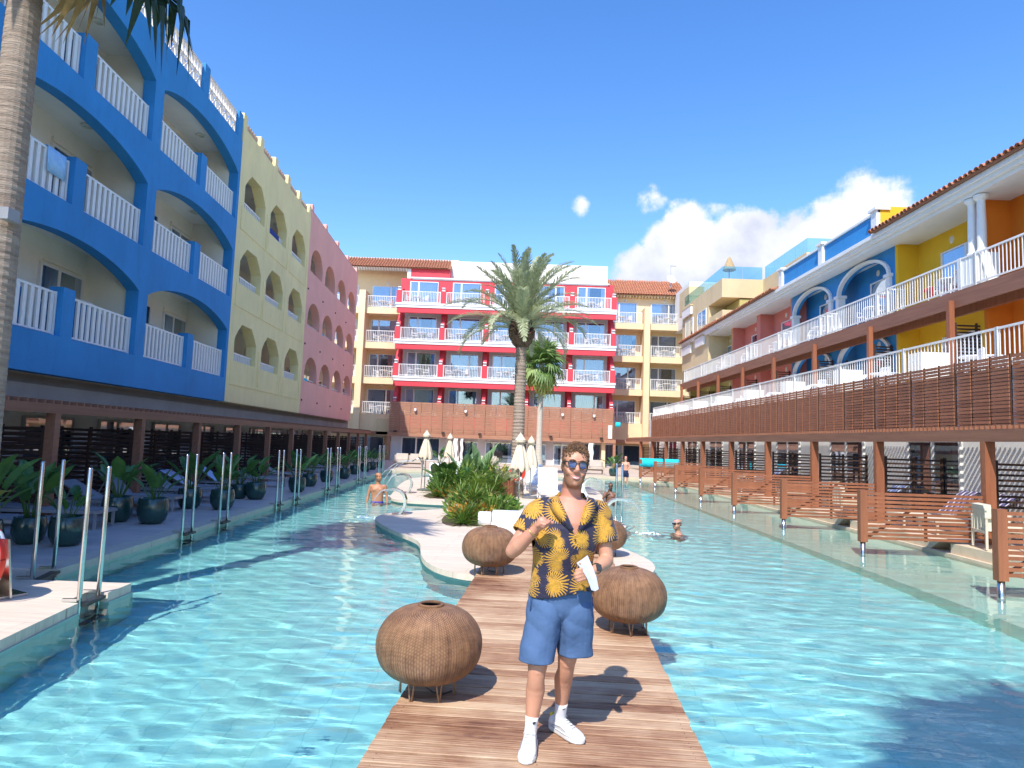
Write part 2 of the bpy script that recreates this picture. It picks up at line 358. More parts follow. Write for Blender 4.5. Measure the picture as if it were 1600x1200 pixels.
# coping strip along the left edge
cop = MB(); yy = 8.62
while yy < 39:
    y2 = min(yy + .6, 39.2)
    cop.prism([(LX(yy + .004) - .295, yy + .004), (LX(yy + .004) + .03, yy + .004), (LX(y2) + .03, y2 - .004), (LX(y2) - .295, y2 - .004)], -.09, .004); yy = y2
cop.build('pool_coping', M('grey_coping', (.50, .47, .40), .6, .08, 5), kind='structure')
MB().prism([(LX(8.7) - .01, 8.62), (LX(8.7) + .015, 8.62), (LX(39) + .015, 39), (LX(39) - .01, 39)], -1.3, -.09).build('pool_side_wall', edge_m, kind='structure')

# near platform with the ladder notch
PLAT = [(-9.0, 2.0), (-4.02, 2.0), (-4.20, 5.79), (-4.36, 7.06), (-4.52, 7.08), (-4.56, 7.52), (-4.34, 7.54), (-4.36, 8.03), (-5.45, 8.03), (-7.7, 8.2)]
MB().prism(PLAT, -1.40, 0.0).build('poolside_platform', deck_pale, kind='structure')
MB().prism([(x + (.02 if x > -5 else 0), y + (.01 if y > 7.9 else 0)) for x, y in PLAT], -1.3, -.10).build('platform_side', edge_m, kind='structure')

# islands
def smooth_poly(P, it=3):
    for _ in range(it):
        Q = []
        for i in range(len(P)):
            a = P[i]; b = P[(i + 1) % len(P)]
            Q.append((a[0] * .75 + b[0] * .25, a[1] * .75 + b[1] * .25)); Q.append((a[0] * .25 + b[0] * .75, a[1] * .25 + b[1] * .75))
        P = Q
    return P
I1 = [(-.40, 9.15), (-.75, 9.38), (-1.02, 9.72), (-1.25, 10.3), (-1.38, 11.0), (-1.47, 11.75), (-1.66, 12.35), (-2.05, 13.0), (-2.5, 13.9), (-2.9, 14.9), (-3.0, 15.6), (-2.85, 16.3), (-2.3, 17.1), (-1.0, 18.3), (.2, 18.7), (2.0, 18.2), (2.6, 17.0), (2.72, 15.9), (2.66, 15.1), (2.3, 14.2), (1.9, 12.6), (2.15, 11.7), (2.32, 10.8), (2.2, 10.0), (1.95, 9.6), (1.3, 9.2)]
I2 = [(-3.0, 19.55), (-3.6, 20.4), (-3.75, 22), (-4.1, 25), (-4.4, 28.5), (-4.3, 31.5), (-3.2, 33.2), (0, 34.0), (2.4, 33.4), (3.4, 30), (3.5, 26), (3.2, 22.4), (2.6, 20.2), (1.0, 19.5), (-1, 19.35)]
for nm, P, lab in (('island_terrace', I1, 0), ('far_island_terrace', I2, 1)):
    S = smooth_poly(P, 2)
    cx = sum(p[0] for p in S) / len(S); cy = sum(p[1] for p in S) / len(S)
    MB().prism(S, -.08, -.004).build(nm, deck_pale, kind='structure')
    S2 = [(cx + (x - cx) * .985, cy + (y - cy) * .99) for x, y in S]
    MB().prism(S2, -1.3, -.08).build(nm + '_side', edge_m, kind='structure')

# boardwalk: every plank a piece
def plank_mat():
    m, N, L, b = _tree('weathered_plank')
    tc = N.new('ShaderNodeTexCoord'); oi = N.new('ShaderNodeObjectInfo')
    mp = N.new('ShaderNodeMapping'); mp.inputs['Scale'].default_value = (1.3, 26, 4); L.new(tc.outputs['Object'], mp.inputs[0])
    ad = N.new('ShaderNodeVectorMath'); ad.operation = 'ADD'; L.new(mp.outputs[0], ad.inputs[0])
    cx = N.new('ShaderNodeCombineXYZ'); mm = N.new('ShaderNodeMath'); mm.operation = 'MULTIPLY'; L.new(oi.outputs['Random'], mm.inputs[0]); mm.inputs[1].default_value = 60
    L.new(mm.outputs[0], cx.inputs[0]); L.new(mm.outputs[0], cx.inputs[1]); L.new(cx.outputs[0], ad.inputs[1])
    n = N.new('ShaderNodeTexNoise'); n.inputs['Scale'].default_value = 2.2; n.inputs['Detail'].default_value = 9; n.inputs['Roughness'].default_value = .7; L.new(ad.outputs[0], n.inputs['Vector'])
    geo = N.new('ShaderNodeNewGeometry')
    n2 = N.new('ShaderNodeTexNoise'); n2.inputs['Scale'].default_value = 1.0; n2.inputs['Detail'].default_value = 6; n2.inputs['Roughness'].default_value = .6; L.new(geo.outputs['Position'], n2.inputs['Vector'])
    s = N.new('ShaderNodeMath'); s.operation = 'ADD'; L.new(n.outputs['Fac'], s.inputs[0])
    m3 = N.new('ShaderNodeMath'); m3.operation = 'MULTIPLY_ADD'; L.new(n2.outputs['Fac'], m3.inputs[0]); m3.inputs[1].default_value = 1.05; m3.inputs[2].default_value = -.52; L.new(m3.outputs[0], s.inputs[1])
    s2 = N.new('ShaderNodeMath'); s2.operation = 'MULTIPLY_ADD'; L.new(oi.outputs['Random'], s2.inputs[0]); s2.inputs[1].default_value = .26; L.new(s.outputs[0], s2.inputs[2])
    cr = N.new('ShaderNodeValToRGB'); L.new(s2.outputs[0], cr.inputs[0]); e = cr.color_ramp.elements
    e[0].position = .33; e[0].color = (.115, .040, .021, 1); e[1].position = .84; e[1].color = (.54, .375, .235, 1)
    k = e.new(.46); k.color = (.25, .115, .056, 1); k = e.new(.62); k.color = (.38, .22, .125, 1)
    L.new(cr.outputs[0], b.inputs['Base Color']); b.inputs['Roughness'].default_value = .62
    bp = N.new('ShaderNodeBump'); bp.inputs['Strength'].default_value = .5; bp.inputs['Distance'].default_value = .006; L.new(n.outputs['Fac'], bp.inputs['Height']); L.new(bp.outputs[0], b.inputs['Normal'])
    return m
BW_A = rad(4.0)
bw = thing('boardwalk', 'weathered red-brown timber boardwalk crossing the pool under the man', 'boardwalk', (-.06, 0, 0), -BW_A)
pm = plank_mat()
def plank_mesh(seed):
    r = random.Random(seed); mb = MB(); h = .0582; c = .005
    prof = [(-h, -.028), (h, -.028), (h, -c), (h - c, 0), (-h + c, 0), (-h, -c)]
    # 3 fine anti-slip grooves
    prof = [(-h, -.028), (h, -.028), (h, -c), (h - c, 0)]
    for g in (.036, .012, -.012, -.036): prof += [(g + .003, 0), (g + .001, -.0015), (g - .001, -.0015), (g - .003, 0)]
    prof += [(-h + c, 0), (-h, -c)]
    mb.xprism(prof, -.965, .965); return mb.mesh('plank', pm)
pms = [plank_mesh(i) for i in range(3)]
y = -1.0; i = 0
while y < 12.75:
    inst('plank', pms[i % 3], bw, loc=(RN.uniform(-.006, .006), y, .034 + RN.uniform(-.0025, .0025)), rot=(RN.uniform(-.006, .006), RN.uniform(-.0012, .0012), RN.uniform(-.0015, .0015)))
    y += .1345; i += 1
for sx in (-.90, -.3, .3, .90):
    MB().box(sx - .04, sx + .04, -1.2, 9.3, -.17, .005).build('joist', wood_beam, bw)
for sx in (-.96, .96):
    MB().box(sx - .012, sx + .012, -1.2, 9.3 if sx < 0 else 9.6, -.16, .004).build('side_board', wood_red, bw)
screws = MB()
y = -1.0
while y < 12.75:
    for sx in (-.90, 0, .90):
        for dy in (-.03, .03): screws.box(sx - .0022, sx + .0022, y + dy - .0022, y + dy + .0022, .034, .0358)
    y += .1345
screws.build('screws', dark_metal, bw, kind='stuff')

# right terrace: low deck with pale coping, chamfered blocks between bays
RD_Z = .15
MB().box(8.95, 25, -9, PY1 + 6, -1.4, RD_Z).build('right_terrace', deck_sand, kind='structure')
MB().box(8.55, 8.95, -9, PY1, -1.4, -.06).build('right_pool_kerb', coping_m, kind='structure')
# ------------------------------------------------------------------ window / door kits (front faces -Y, bottom centre at origin)
WCACHE = {}
def win_kit(w, h, split=.5, curtain=.6, frame=white, ctm=None, fr=.055):
    key = (w, h, split, curtain, frame.name, ctm.name if ctm else '')
    if key in WCACHE: return WCACHE[key]
    f = MB(); hw = w / 2
    f.box(-hw, -hw + fr, -.07, 0, 0, h); f.box(hw - fr, hw, -.07, 0, 0, h); f.box(-hw + fr, hw - fr, -.07, 0, h - fr, h); f.box(-hw + fr, hw - fr, -.07, 0, 0, fr)
    sx = -hw + w * split
    f.box(sx - fr * .8, sx + fr * .8, -.062, 0, fr, h - fr)
    # fixed sash border
    f.box(sx + fr * .8, sx + fr * 1.5, -.055, -.01, fr, h - fr); f.box(-hw + fr, -hw + fr * 1.7, -.055, -.01, fr, h - fr)
    fm = f.mesh('window', frame)
    p = MB().box(-hw + fr, sx - fr * .8, -.048, -.044, fr, h - fr).mesh('pane', glass)
    p2 = MB().box(sx + fr * .8, hw - fr, -.052, -.048, fr, h - fr).mesh('pane', glass)
    c = MB(); x = -hw + fr; x1 = -hw + w * curtain; n = int((x1 - x) / .05)
    pts = [(x + i * .05, -.022 + .012 * math.sin(i * 1.9) + .004 * math.sin(i * .7)) for i in range(n + 1)]
    for a, b_ in zip(pts, pts[1:]): c.add([(a[0], a[1], fr), (b_[0], b_[1], fr), (b_[0], b_[1], h - fr), (a[0], a[1], h - fr)], [(0, 1, 2, 3)])
    if curtain < .9:
        x0 = hw - w * .16; pts = [(x0 + i * .04, -.022 + .012 * math.sin(i * 1.9)) for i in range(int((hw - fr - x0) / .04) + 1)]
        for a, b_ in zip(pts, pts[1:]): c.add([(a[0], a[1], fr), (b_[0], b_[1], fr), (b_[0], b_[1], h - fr), (a[0], a[1], h - fr)], [(0, 1, 2, 3)])
    cm = c.mesh('curtain', ctm or curtain_m, True)
    bk = MB().box(-hw + .01, hw - .01, -.006, -.002, .01, h - .01).mesh('dark_backing', room_dark)  # flat panel; its dark colour stands in for the unlit room behind
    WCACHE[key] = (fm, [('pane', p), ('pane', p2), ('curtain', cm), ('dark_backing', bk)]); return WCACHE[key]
def window(parent, kit, loc, rz=0.0, name='window'):
    o = inst(name, kit[0], parent, loc=loc, rz=rz)
    for n, me in kit[1]: inst(n, me, o)
    return o
RZ_L, RZ_R = math.pi / 2, -math.pi / 2      # facing +X (left wing) / facing -X (right wing)
DISC = {}
def disc_lamp(parent, loc, rot=(0, 0, 0), r=.15):
    if 'd' not in DISC:
        DISC['d'] = MB().lathe([(0, 0), (.13, -.005), (.15, -.03), (.15, -.05)], 18).lathe([(.148, -.02), (.152, -.055), (.12, -.065), (.118, -.03)], 18).mesh('ceiling_lamp', lamp_white, True)
    o = inst('ceiling_lamp', DISC['d'], parent, loc=loc, rot=rot, scale=r / .15); return o
def strip_along_y(mb, ys, zlo, zhi, x0, x1):
    """wall piece above a curve: front/back/top/underside, extruded x0..x1"""
    for i in range(len(ys) - 1):
        a, b_ = ys[i], ys[i + 1]; za, zb = zlo[i], zlo[i + 1]
        mb.add([(x0, a, za), (x0, b_, zb), (x0, b_, zhi), (x0, a, zhi), (x1, a, za), (x1, b_, zb), (x1, b_, zhi), (x1, a, zhi)],
               [(0, 1, 2, 3), (7, 6, 5, 4), (0, 4, 5, 1), (2, 6, 7, 3)])
def railing_mesh(length, h, n, bw_, bd, rail=.05, axis='y', base=.06, mat=white):
    """local: runs along +y from 0; returns (rail mesh, single baluster mesh, positions)"""
    mb = MB(); mb.box(-rail / 2, rail / 2, 0, length, h - rail, h); mb.box(-rail / 2, rail / 2, 0, length, base, base + rail * .8)
    bal = MB().box(-bd / 2, bd / 2, -bw_ / 2, bw_ / 2, base + rail * .8, h - rail)
    pos = [length * (i + .5) / n for i in range(n)]
    return mb, bal, pos
RCACHE = {}
def railing(parent, loc, length, h=.98, n=None, bw_=.03, bd=.025, rz=0.0, single=False, name='railing', endposts=True, base=.06):
    n = n or max(3, int(length / .13)); key = (round(length, 3), h, n, bw_, bd, single, endposts, base)
    if key not in RCACHE:
        mb, bal, pos = railing_mesh(length, h, n, bw_, bd, base=base)
        if endposts:
            for yy in (0, length): mb.box(-.03, .03, yy - .03, yy + .03, 0, h + .012)
        if single: RCACHE[key] = (mb.mesh('railing', white), bal.mesh('baluster', white), pos)
        else:
            for p in pos: mb.box(-bd / 2, bd / 2, p - bw_ / 2, p + bw_ / 2, base + .04, h - .05)
            RCACHE[key] = (mb.mesh('railing', white), None, pos)
    rm, bm, pos = RCACHE[key]
    o = inst(name, rm, parent, loc=loc, rz=rz)
    if bm:
        for p in pos: inst('baluster', bm, o, loc=(0, p, 0))
    return o

# ------------------------------------------------------------------ left wing: three blocks sharing one line (local x = 0 at facade, y along)
LA = math.atan(.05014)
def left_root(name, label):
    return thing(name, label, 'building', (-10.5 + .05014 * 25, 0, 0), LA)
FL = [3.70, 6.68, 9.62]       # balcony floor levels
# blue block -------------------------------------------------
bl = left_root('apartment_building', 'blue building with wide segmental arches over white-railed balconies, nearest on the left')
mb = MB(); T = -.34
Y0, Y1 = -1.45, 24.55
bays = [(18.40 - 6.45 * k, 18.40 - 6.45 * k + 5.95) for k in range(4)]
mb.box(T, 0, Y0, Y1, 2.9, FL[0] + .06)
edges = sorted([Y0] + [e for b_ in bays for e in b_] + [Y1])
for k in range(0, len(edges), 2): mb.box(T, 0, edges[k], edges[k + 1], FL[0] + .06, 12.72)
lev_top = [FL[1] + .06, FL[2] + .06, 12.72]
for li in range(3):
    for (a, b_) in bays:
        sp_, pk = FL[li] + 1.80, FL[li] + 2.36
        n = 20; ys = [a + (b_ - a) * i / n for i in range(n + 1)]
        zl = [sp_ + (pk - sp_) * (1 - (2 * i / n - 1) ** 2) ** .85 for i in range(n + 1)]
        strip_along_y(mb, ys, zl, lev_top[li], T, 0)
mb.build('wall', blue_r, bl)
for li in range(3):
    for (a, b_) in bays:
        m0 = (a + b_) / 2
        MB().box(T + .01, -.012, m0 - .22, m0 + .22, FL[li] + .061, FL[li] + 1.17).build('pier', blue_r, bl)
        for (s, e) in ((a, m0 - .22), (m0 + .22, b_)):
            if e < 7: continue
            railing(bl, (-.16, s + .05, FL[li] + .06), e - s - .1, h=.98, n=12, bw_=.105, bd=.045, single=True, base=.04)
# balcony rooms: slabs, ceilings, back wall, partitions
slab = MB()
for z in FL + [12.4]: slab.box(-1.5, T, Y0, Y1, z - .24, z)
slab.build('floor_slab', white_wall, bl)
bw_l = MB().box(-1.7, -1.5, Y0, Y1, 2.7, 12.7); bw_l.build('back_wall', cream, bl)
for z0, z1 in zip(FL, [FL[1] - .24, FL[2] - .24, 12.16]):
    for k in range(0, len(edges), 2):
        yc = (edges[k] + edges[k + 1]) / 2; MB().box(-1.5, T, yc - .12, yc + .12, z0, z1).build('partition', cream, bl)
kd = win_kit(1.75, 2.05, .42, .45); kw = win_kit(1.15, 1.05, .5, .9)
for li in range(3):
    for (a, b_) in bays:
        if b_ < 7: continue
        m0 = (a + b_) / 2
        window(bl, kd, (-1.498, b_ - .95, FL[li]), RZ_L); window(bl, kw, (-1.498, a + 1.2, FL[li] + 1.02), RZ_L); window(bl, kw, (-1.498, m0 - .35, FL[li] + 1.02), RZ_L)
        for q_ in (b_ - .95, a + 1.2): MB().box(-1.499, -1.44, q_ - .85, q_ + .85, FL[li] + 2.12, FL[li] + 2.22).build('shutter_box', cream, bl)
        for yy in (a + 1.5, m0 + 1.5): disc_lamp(bl, (-.85, yy, FL[li] + 2.94 - .24 + (.0 if li < 2 else -.16)))
# blue arched dividers with white caps on the lowest balconies
dv_b = MB(); n = 12
arc = [(-.75 + 1.5 * i / n, .95 + .28 * math.sin(math.pi * i / n)) for i in range(n + 1)]
poly = [(-.75, 0)] + arc[:1] + arc + [(.75, 0)]
poly = [(-.75, 0), (.75, 0)] + arc[::-1]
dvm = MB(); k_ = len(poly)
dvm.add([(x, -.06, z) for x, z in poly] + [(x, .06, z) for x, z in poly], [tuple(range(k_)), tuple(range(2 * k_ - 1, k_ - 1, -1))] + [(i, k_ + i, k_ + (i + 1) % k_, (i + 1) % k_) for i in range(k_)])
dvmesh = dvm.mesh('divider', blue_r)
cap = MB()
for (x, z), (x2, z2) in zip(arc[3:], arc[4:]): cap.beam((x, 0, z + .03), (x2, 0, z2 + .03), .18, .07)
capmesh = cap.mesh('divider_cap', white)
for (a, b_) in bays[:3]:
    for yy in ((a + b_) / 2 - 1.1, b_ - 1.1):
        d = inst('divider', dvmesh, bl, loc=(-.92, yy, FL[0]), scale=(.8, 1, 1)); inst('divider_cap', capmesh, d)
# parapet with piers and ornamental panels
par = MB(); par.box(T, 0, Y0, Y1, 12.66, 12.70)
orn = MB(); L_ = 2.66
orn.box(-.05, .05, 0, L_, 0, .06); orn.box(-.05, .05, 0, L_, .90, .97); orn.box(-.04, .04, 0, L_, .52, .57)
nb = 12
for i in range(nb + 1):
    yy = L_ * i / nb; orn.box(-.035, .035, yy - .022, yy + .022, .57, .90)
for i in range(6):
    y_a, y_b = L_ * i / 6, L_ * (i + 1) / 6
    orn.beam((0, y_a, .06), (0, y_b, .52), .05, .035); orn.beam((0, y_b, .06), (0, y_a, .52), .05, .035); orn.box(-.03, .03, y_b - .02, y_b + .02, .06, .52)
ornm = orn.mesh('parapet_panel', M('aged_white_panel', (.78, .68, .58), .7, .1, 4, .1, 50))
yy = 24.33
while yy > -1:
    MB().box(-.30, -.03, yy - .2, yy + .2, 12.70, 13.74).build('parapet_pier', blue_r, bl)
    if yy > 3: inst('parapet_panel', ornm, bl, loc=(-.16, yy - 3.15 + .24, 12.70))
    yy -= 3.15
MB().box(-2.2, T - .01, Y0, Y1, 12.40, 12.66).build('roof', white_wall, bl)
MB().box(-14, -1.8, Y0, Y1, 0, 2.7).build('rear_block', cream, bl)
MB().box(-14, -1.7, Y0, Y1, 2.7, 12.6).build('rear_block', cream, bl)
# towels on the third-floor... rail left of the first pier
# grey plinth band under the blocks + ground-floor room wall, shared by the three blocks
MB().box(-.62, -.30, Y0, 50.0, 2.15, 2.90).build('plinth_band', grey_r, bl)
MB().box(-1.5, -.30, Y0, 50.0, 2.68, 2.86).build('overhang_soffit', grey_r, bl)
MB().box(-1.8, -1.5, Y0, 50.0, 0, 2.70).build('ground_floor_wall', room_r, bl)
kg = win_kit(2.0, 2.0, .5, .9, frame=M('grey_frame', (.45, .45, .44), .5, .05), ctm=M('grey_curtain', (.55, .55, .53), .9, .1))
y = 10.6
while y < 46:
    window(bl, kg, (-1.495, y, .02), RZ_L); y += 3.2

# straw-yellow block -----------------------------------------
yb = left_root('apartment_building', 'straw-yellow building with chamfered arch openings, between the blue and the pink building')
def arched_facade(root, y0, y1, ops, levels, base, top, wallm, shape, x0=-.42, x1=0.0):
    mb = MB(); zs = [base]
    mb.box(x0, x1, y0, y1, base, levels[0][0])
    for li, (sill, sprg, peak) in enumerate(levels):
        ztop = levels[li + 1][0] if li + 1 < len(levels) else top
        e = [y0] + [v for o in ops for v in o] + [y1]
        for k in range(0, len(e), 2): mb.box(x0, x1, e[k], e[k + 1], sill, ztop)
        for (a, b_) in ops:
            if shape == 'chamfer':
                w = b_ - a; c_ = w * .27; h = peak - sprg
                ys = [a, a + c_ * .45, a + c_ * .5, a + c_, b_ - c_, b_ - c_ * .5, b_ - c_ * .45, b_]
                zl = [sprg, sprg + h * .52, sprg + h * .56, peak, peak, sprg + h * .56, sprg + h * .52, sprg]
            else:
                n = 18; ys = [(a + b_) / 2 - (b_ - a) / 2 * math.cos(math.pi * i / n) for i in range(n + 1)]
                zl = [sprg + (peak - sprg) * math.sin(math.pi * i / n) for i in range(n + 1)]
            strip_along_y(mb, ys, zl, ztop, x0, x1)
    mb.build('wall', wallm, root)
LV = [(FL[0] + .78, FL[0] + 1.62, FL[0] + 2.25), (FL[1] + .78, FL[1] + 1.62, FL[1] + 2.25), (FL[2] + .78, FL[2] + 1.62, FL[2] + 2.25)]
opsY = [(25.15, 27.65), (28.35, 30.85), (31.80, 34.30)]
arched_facade(yb, 24.56, 35.0, opsY, LV, 2.9, 13.3, yel_r, 'chamfer')
det = MB()
for li in range(3):
    for (a, b_) in opsY:
        railing(yb, (-.20, a + .02, FL[li] + .74), b_ - a - .04, h=.40, n=13, bw_=.07, bd=.04, endposts=False, base=.02)
        for (p, q) in (((a - .25, FL[li] - .12), (b_ + .28, FL[li] - .12)), ((b_ + .28, FL[li] - .12), (b_ + .28, FL[li] + 1.45)), ((a - .25, FL[li] - .12), (a - .25, FL[li] + .75))):
            det.beam((.012, p[0], p[1]), (.012, q[0], q[1]), .03 if p[0] == q[0] else .03, .03)
        disc_lamp(yb, (-1.2, (a + b_) / 2 + .3, FL[li] + 2.68), r=.12)
        window(yb, kd, (-2.095, (a + b_) / 2 + .2, FL[li]), RZ_L)
det.build('panel_moulding', yel_r, yb)
s_ = MB()
for z in FL + [12.6]: s_.box(-2.1, -.42, 24.56, 35.0, z - .24, z)
s_.build('floor_slab', white_wall, yb); MB().box(-2.3, -2.1, 24.56, 35, 0, 12.6).build('back_wall', cream, yb)
MB().box(-14, -2.3, 24.56, 35, 0, 12.6).build('rear_block', cream, yb)
def crenels(root, y0, y1, step, base, hh, mat, tile):
    mb = MB(); y = y0
    while y < y1 - .1: mb.box(-.36, -.02, y, y + .42, base, base + hh); y += step
    mb.build('parapet_pier', mat, root)
    sc_ = MB(); y = y0 + .42
    while y < y1 - .3:
        for i in range(int((step - .42) / .24)):
            for z in (0, .17):
                sc_.tube([(-.26, y + .12 + i * .24, base + z + .1), (-.10, y + .12 + i * .24, base + z + .1)], .115, 8)
        y += step
    sc_.build('scalloped_tiles', tile, root, kind='stuff')
MB().box(-.42, 0, 24.56, 35.0, 13.30, 13.36).build('parapet_base', yel_r, yb)
crenels(yb, 24.6, 35.0, 2.0, 13.36, .52, yel_r, M('pale_terracotta', (.68, .42, .26), .8, .15, 6))
# pink block ---------------------------------------------------
pb = left_root('apartment_building', 'salmon-pink building with rows of small round arches, at the far end of the left row')
LP = [(FL[0] + .95, FL[0] + 1.35, FL[0] + 2.32), (FL[1] + .95, FL[1] + 1.35, FL[1] + 2.32), (FL[2] + .95, FL[2] + 1.35, FL[2] + 2.38)]
opsP = [(35.5, 38.25), (38.95, 41.7), (42.4, 45.15), (45.85, 48.6)]
arched_facade(pb, 35.01, 49.1, opsP, LP, 2.9, 13.75, pink_r, 'round')
s_ = MB()
for z in FL + [12.6]: s_.box(-2.1, -.42, 35.01, 49.1, z - .24, z)
s_.build('floor_slab', white_wall, pb); MB().box(-2.3, -2.1, 35.01, 49.1, 0, 12.6).build('back_wall', cream, pb)
MB().box(-14, -2.3, 35.01, 49.0, 0, 12.6).build('rear_block', cream, pb)
kp = win_kit(1.6, 2.0, .5, .4)
for li in range(3):
    for i, (a, b_) in enumerate(opsP):
        MB().tube([(-.2, a, FL[li] + 1.08), (-.2, b_, FL[li] + 1.08)], .035, 6).build('handrail', white, pb)
        disc_lamp(pb, (-1.2, (a + b_) / 2, FL[li] + 2.68), r=.12)
        window(pb, kp, (-2.095, (a + b_) / 2 + .3, FL[li]), RZ_L)
        MB().lathe([(0, 0), (.05, 0), (.05, .05), (0, .05)], 8).build('wall_spout', dark_metal, pb, loc=(.0, a - .3, FL[li] - .1), rot=(0, math.pi / 2, 0))
mb = MB()
for i in range(5): mb.box(-.34, -.02, 35.2 + i * 3.35, 35.6 + i * 3.35, 13.75, 14.12)
mb.box(-.42, 0, 35.01, 49.1, 13.72, 13.80)
mb.build('parapet', pink_r, pb)

# left pergola: beam, posts, slats, dividers
pg = thing('pergola', 'long brown timber pergola along the shaded left terrace under the blue building', 'pergola', (-8.43 + .62, 0, 0), LA)
PY = [12.45 - 3.22 * 2 + 3.22 * k for k in range(14)]
MB().box(-.09, .09, -1.0, 49.5, 2.02, 2.20).build('beam', wood_beam, pg)
postm = MB().box(-.085, .085, -.085, .085, -.0, 2.02).mesh('post', wood_beam)
for y in PY: inst('post', postm, pg, loc=(0, y, 0), rz=0)
slm = MB(); y = -.9
while y < 49.4: slm.box(-1.35, .06, y, y + .045, 2.2, 2.27); y += .24
slm.build('roof_slats', wood_beam, pg, kind='stuff')
DSL = MB().box(-2.0, 0, -.018, .018, 0, .055).mesh('slat', wood_dark)
for k, y in enumerate(PY[1:]):
    fr_ = MB().box(-2.02, -1.95, -.03, .03, 0, 1.75); fr_.box(-1.02, -.96, -.03, .03, 0, 1.75); fr_.box(-.05, .0, -.03, .03, 0, 1.75)
    scn = fr_.build('privacy_screen', wood_dark, pg, loc=(-.12, y, 0))
    for j in range(16): inst('slat', DSL, scn, loc=(0, 0, .08 + j * .108))
    fr2 = MB()
    for j in range(16): fr2.box(-.018, .018, .25, 2.9, .08 + j * .108, .135 + j * .108)
    for yy in (.25, 1.55, 2.85): fr2.box(-.03, .03, yy - .03, yy + .03, 0, 1.8)
    fr2.build('rear_screen', wood_dark, pg, loc=(-1.95, y, 0))
# ------------------------------------------------------------------ back wing
def uline(mb, *a): mb.box(*a)
rb = thing('hotel_building', 'red five-bay building with white balconies facing the camera at the end of the pool', 'building', (0, 53.5, 0))
PX = [-9.35, -5.78, -2.24, 1.20, 4.64, 8.03]
FB = [3.70, 6.72, 9.70, 12.66]
BD = 1.55     # balcony depth
MB().box(-9.5, 8.2, BD, BD + .3, 0, 15.05).build('wall', red_r, rb)
wb = MB(); 
for z in FB[:3]:
    for a, b_ in zip(PX, PX[1:]): wb.box(a + .27, b_ - .27, BD - .03, BD, z, z + 2.45)
wb.build('bay_render', lightgrey_r, rb)
MB().box(-8.6, 7.7, BD - .05, BD, 14.96, 15.10).box(-8.7, 7.8, BD - .12, BD + .2, 15.05, 15.16).build('cornice', white, rb)
sl_ = MB(); led = MB(); red = MB()
for i, z in enumerate(FB[1:]):
    sl_.box(-9.5, 8.2, .1, BD, z - .45, z)
    led.box(-9.62, 8.28, -.05, .1, z - .14, z + .02); led.box(-9.56, 8.24, .0, .1, z - .30, z - .14); led.box(-9.6, 8.26, -.03, .1, z - .36, z - .30)
    red.box(-9.5, 8.2, .02, .14, z - .78, z - .36)
    red.box(-9.5, 8.2, .14, .30, z - .78, z - .45)
sl_.build('floor_slab', lightgrey_r, rb); led.build('balcony_ledge', white, rb); red.build('balcony_band', red_r, rb)
for z in FB:
    for k, x in enumerate(PX):
        w = .22
        pier = MB(); pier.box(x - w, x + w, .0 if z > FB[0] else .3, .22 if z > FB[0] else .5, z + .02, z + 1.04)
        if z < 12:
            n = 8
            poly = [(.22, z), (BD, z), (BD, z + 2.5 - .3), (1.05, z + 2.2), (.62, z + 1.75), (.4, z + 1.25), (.22, z + 1.0)]
            pier.xprism(poly, x - .14, x + .14)
        else: pier.xprism([(.22, z), (BD, z), (BD, z + 1.5), (.8, z + 1.3), (.22, z + 1.0)], x - .14, x + .14)
        pier.build('pier', red_r, rb)
capm = MB()
capm.box(-.13, .13, -.03, .26, 1.04, 1.12)
n = 10
for i in range(n):
    t0, t1 = math.pi * (.1 + .62 * i / n), math.pi * (.1 + .62 * (i + 1) / n)
    capm.beam((0, .18 - .22 * math.cos(t0) * -1 - .1, 1.02 + .30 * math.sin(t0)), (0, .18 - .22 * math.cos(t1) * -1 - .1, 1.02 + .30 * math.sin(t1)), .26, .07)
capme = capm.mesh('pier_cap', white)
k1 = win_kit(2.35, 2.1, .30, .95); k2 = win_kit(2.35, 2.1, .68, .62); k3 = win_kit(2.35, 2.1, .32, .45)
RR = random.Random(3)
for li, z in enumerate(FB):
    for k, x in enumerate(PX): inst('pier_cap', capme, rb, loc=(x, 0 if li else .3, z), rot=(0, 0, 0))
    for k, (a, b_) in enumerate(zip(PX, PX[1:])):
        window(rb, RR.choice([k1, k2, k3]), ((a + b_) / 2, BD - .03, z + .03))
        if li > 0: railing(rb, (a + .24, .06, z + .02), b_ - a - .48, h=.97, n=24, bw_=.030, bd=.02, rz=RZ_R, endposts=True)
        if li > 0 and li < 3: disc_lamp(rb, ((a + b_) / 2 - .3, .8, z + 2.52), r=.13)
        if li == 3:
            o = inst('wall_lamp', DISC['d'], rb, loc=((a + b_) / 2 + .1, BD - .02, z + 1.95), rot=(math.pi / 2, 0, 0), scale=1.1)
MB().box(-5.45, 7.75, BD + .6, 9, 15.0, 16.80).build('roof_tower', M('warm_white_render', (.80, .76, .68), .85, .04, 1, .1, 60), rb)
MB().box(-14.6, -5.0, 4.0, 9, 14.5, 17.38).build('roof_tower', MATS['warm_white_render'], rb)
MB().box(-5.47, -4.7, BD + .55, BD + .62, 15.1, 16.1).build('roof_door', lightgrey_r, rb)
MB().box(-9.5, 8.0, BD + .3, 9.2, 0, 15.0).build('rear_block', red_r, rb)
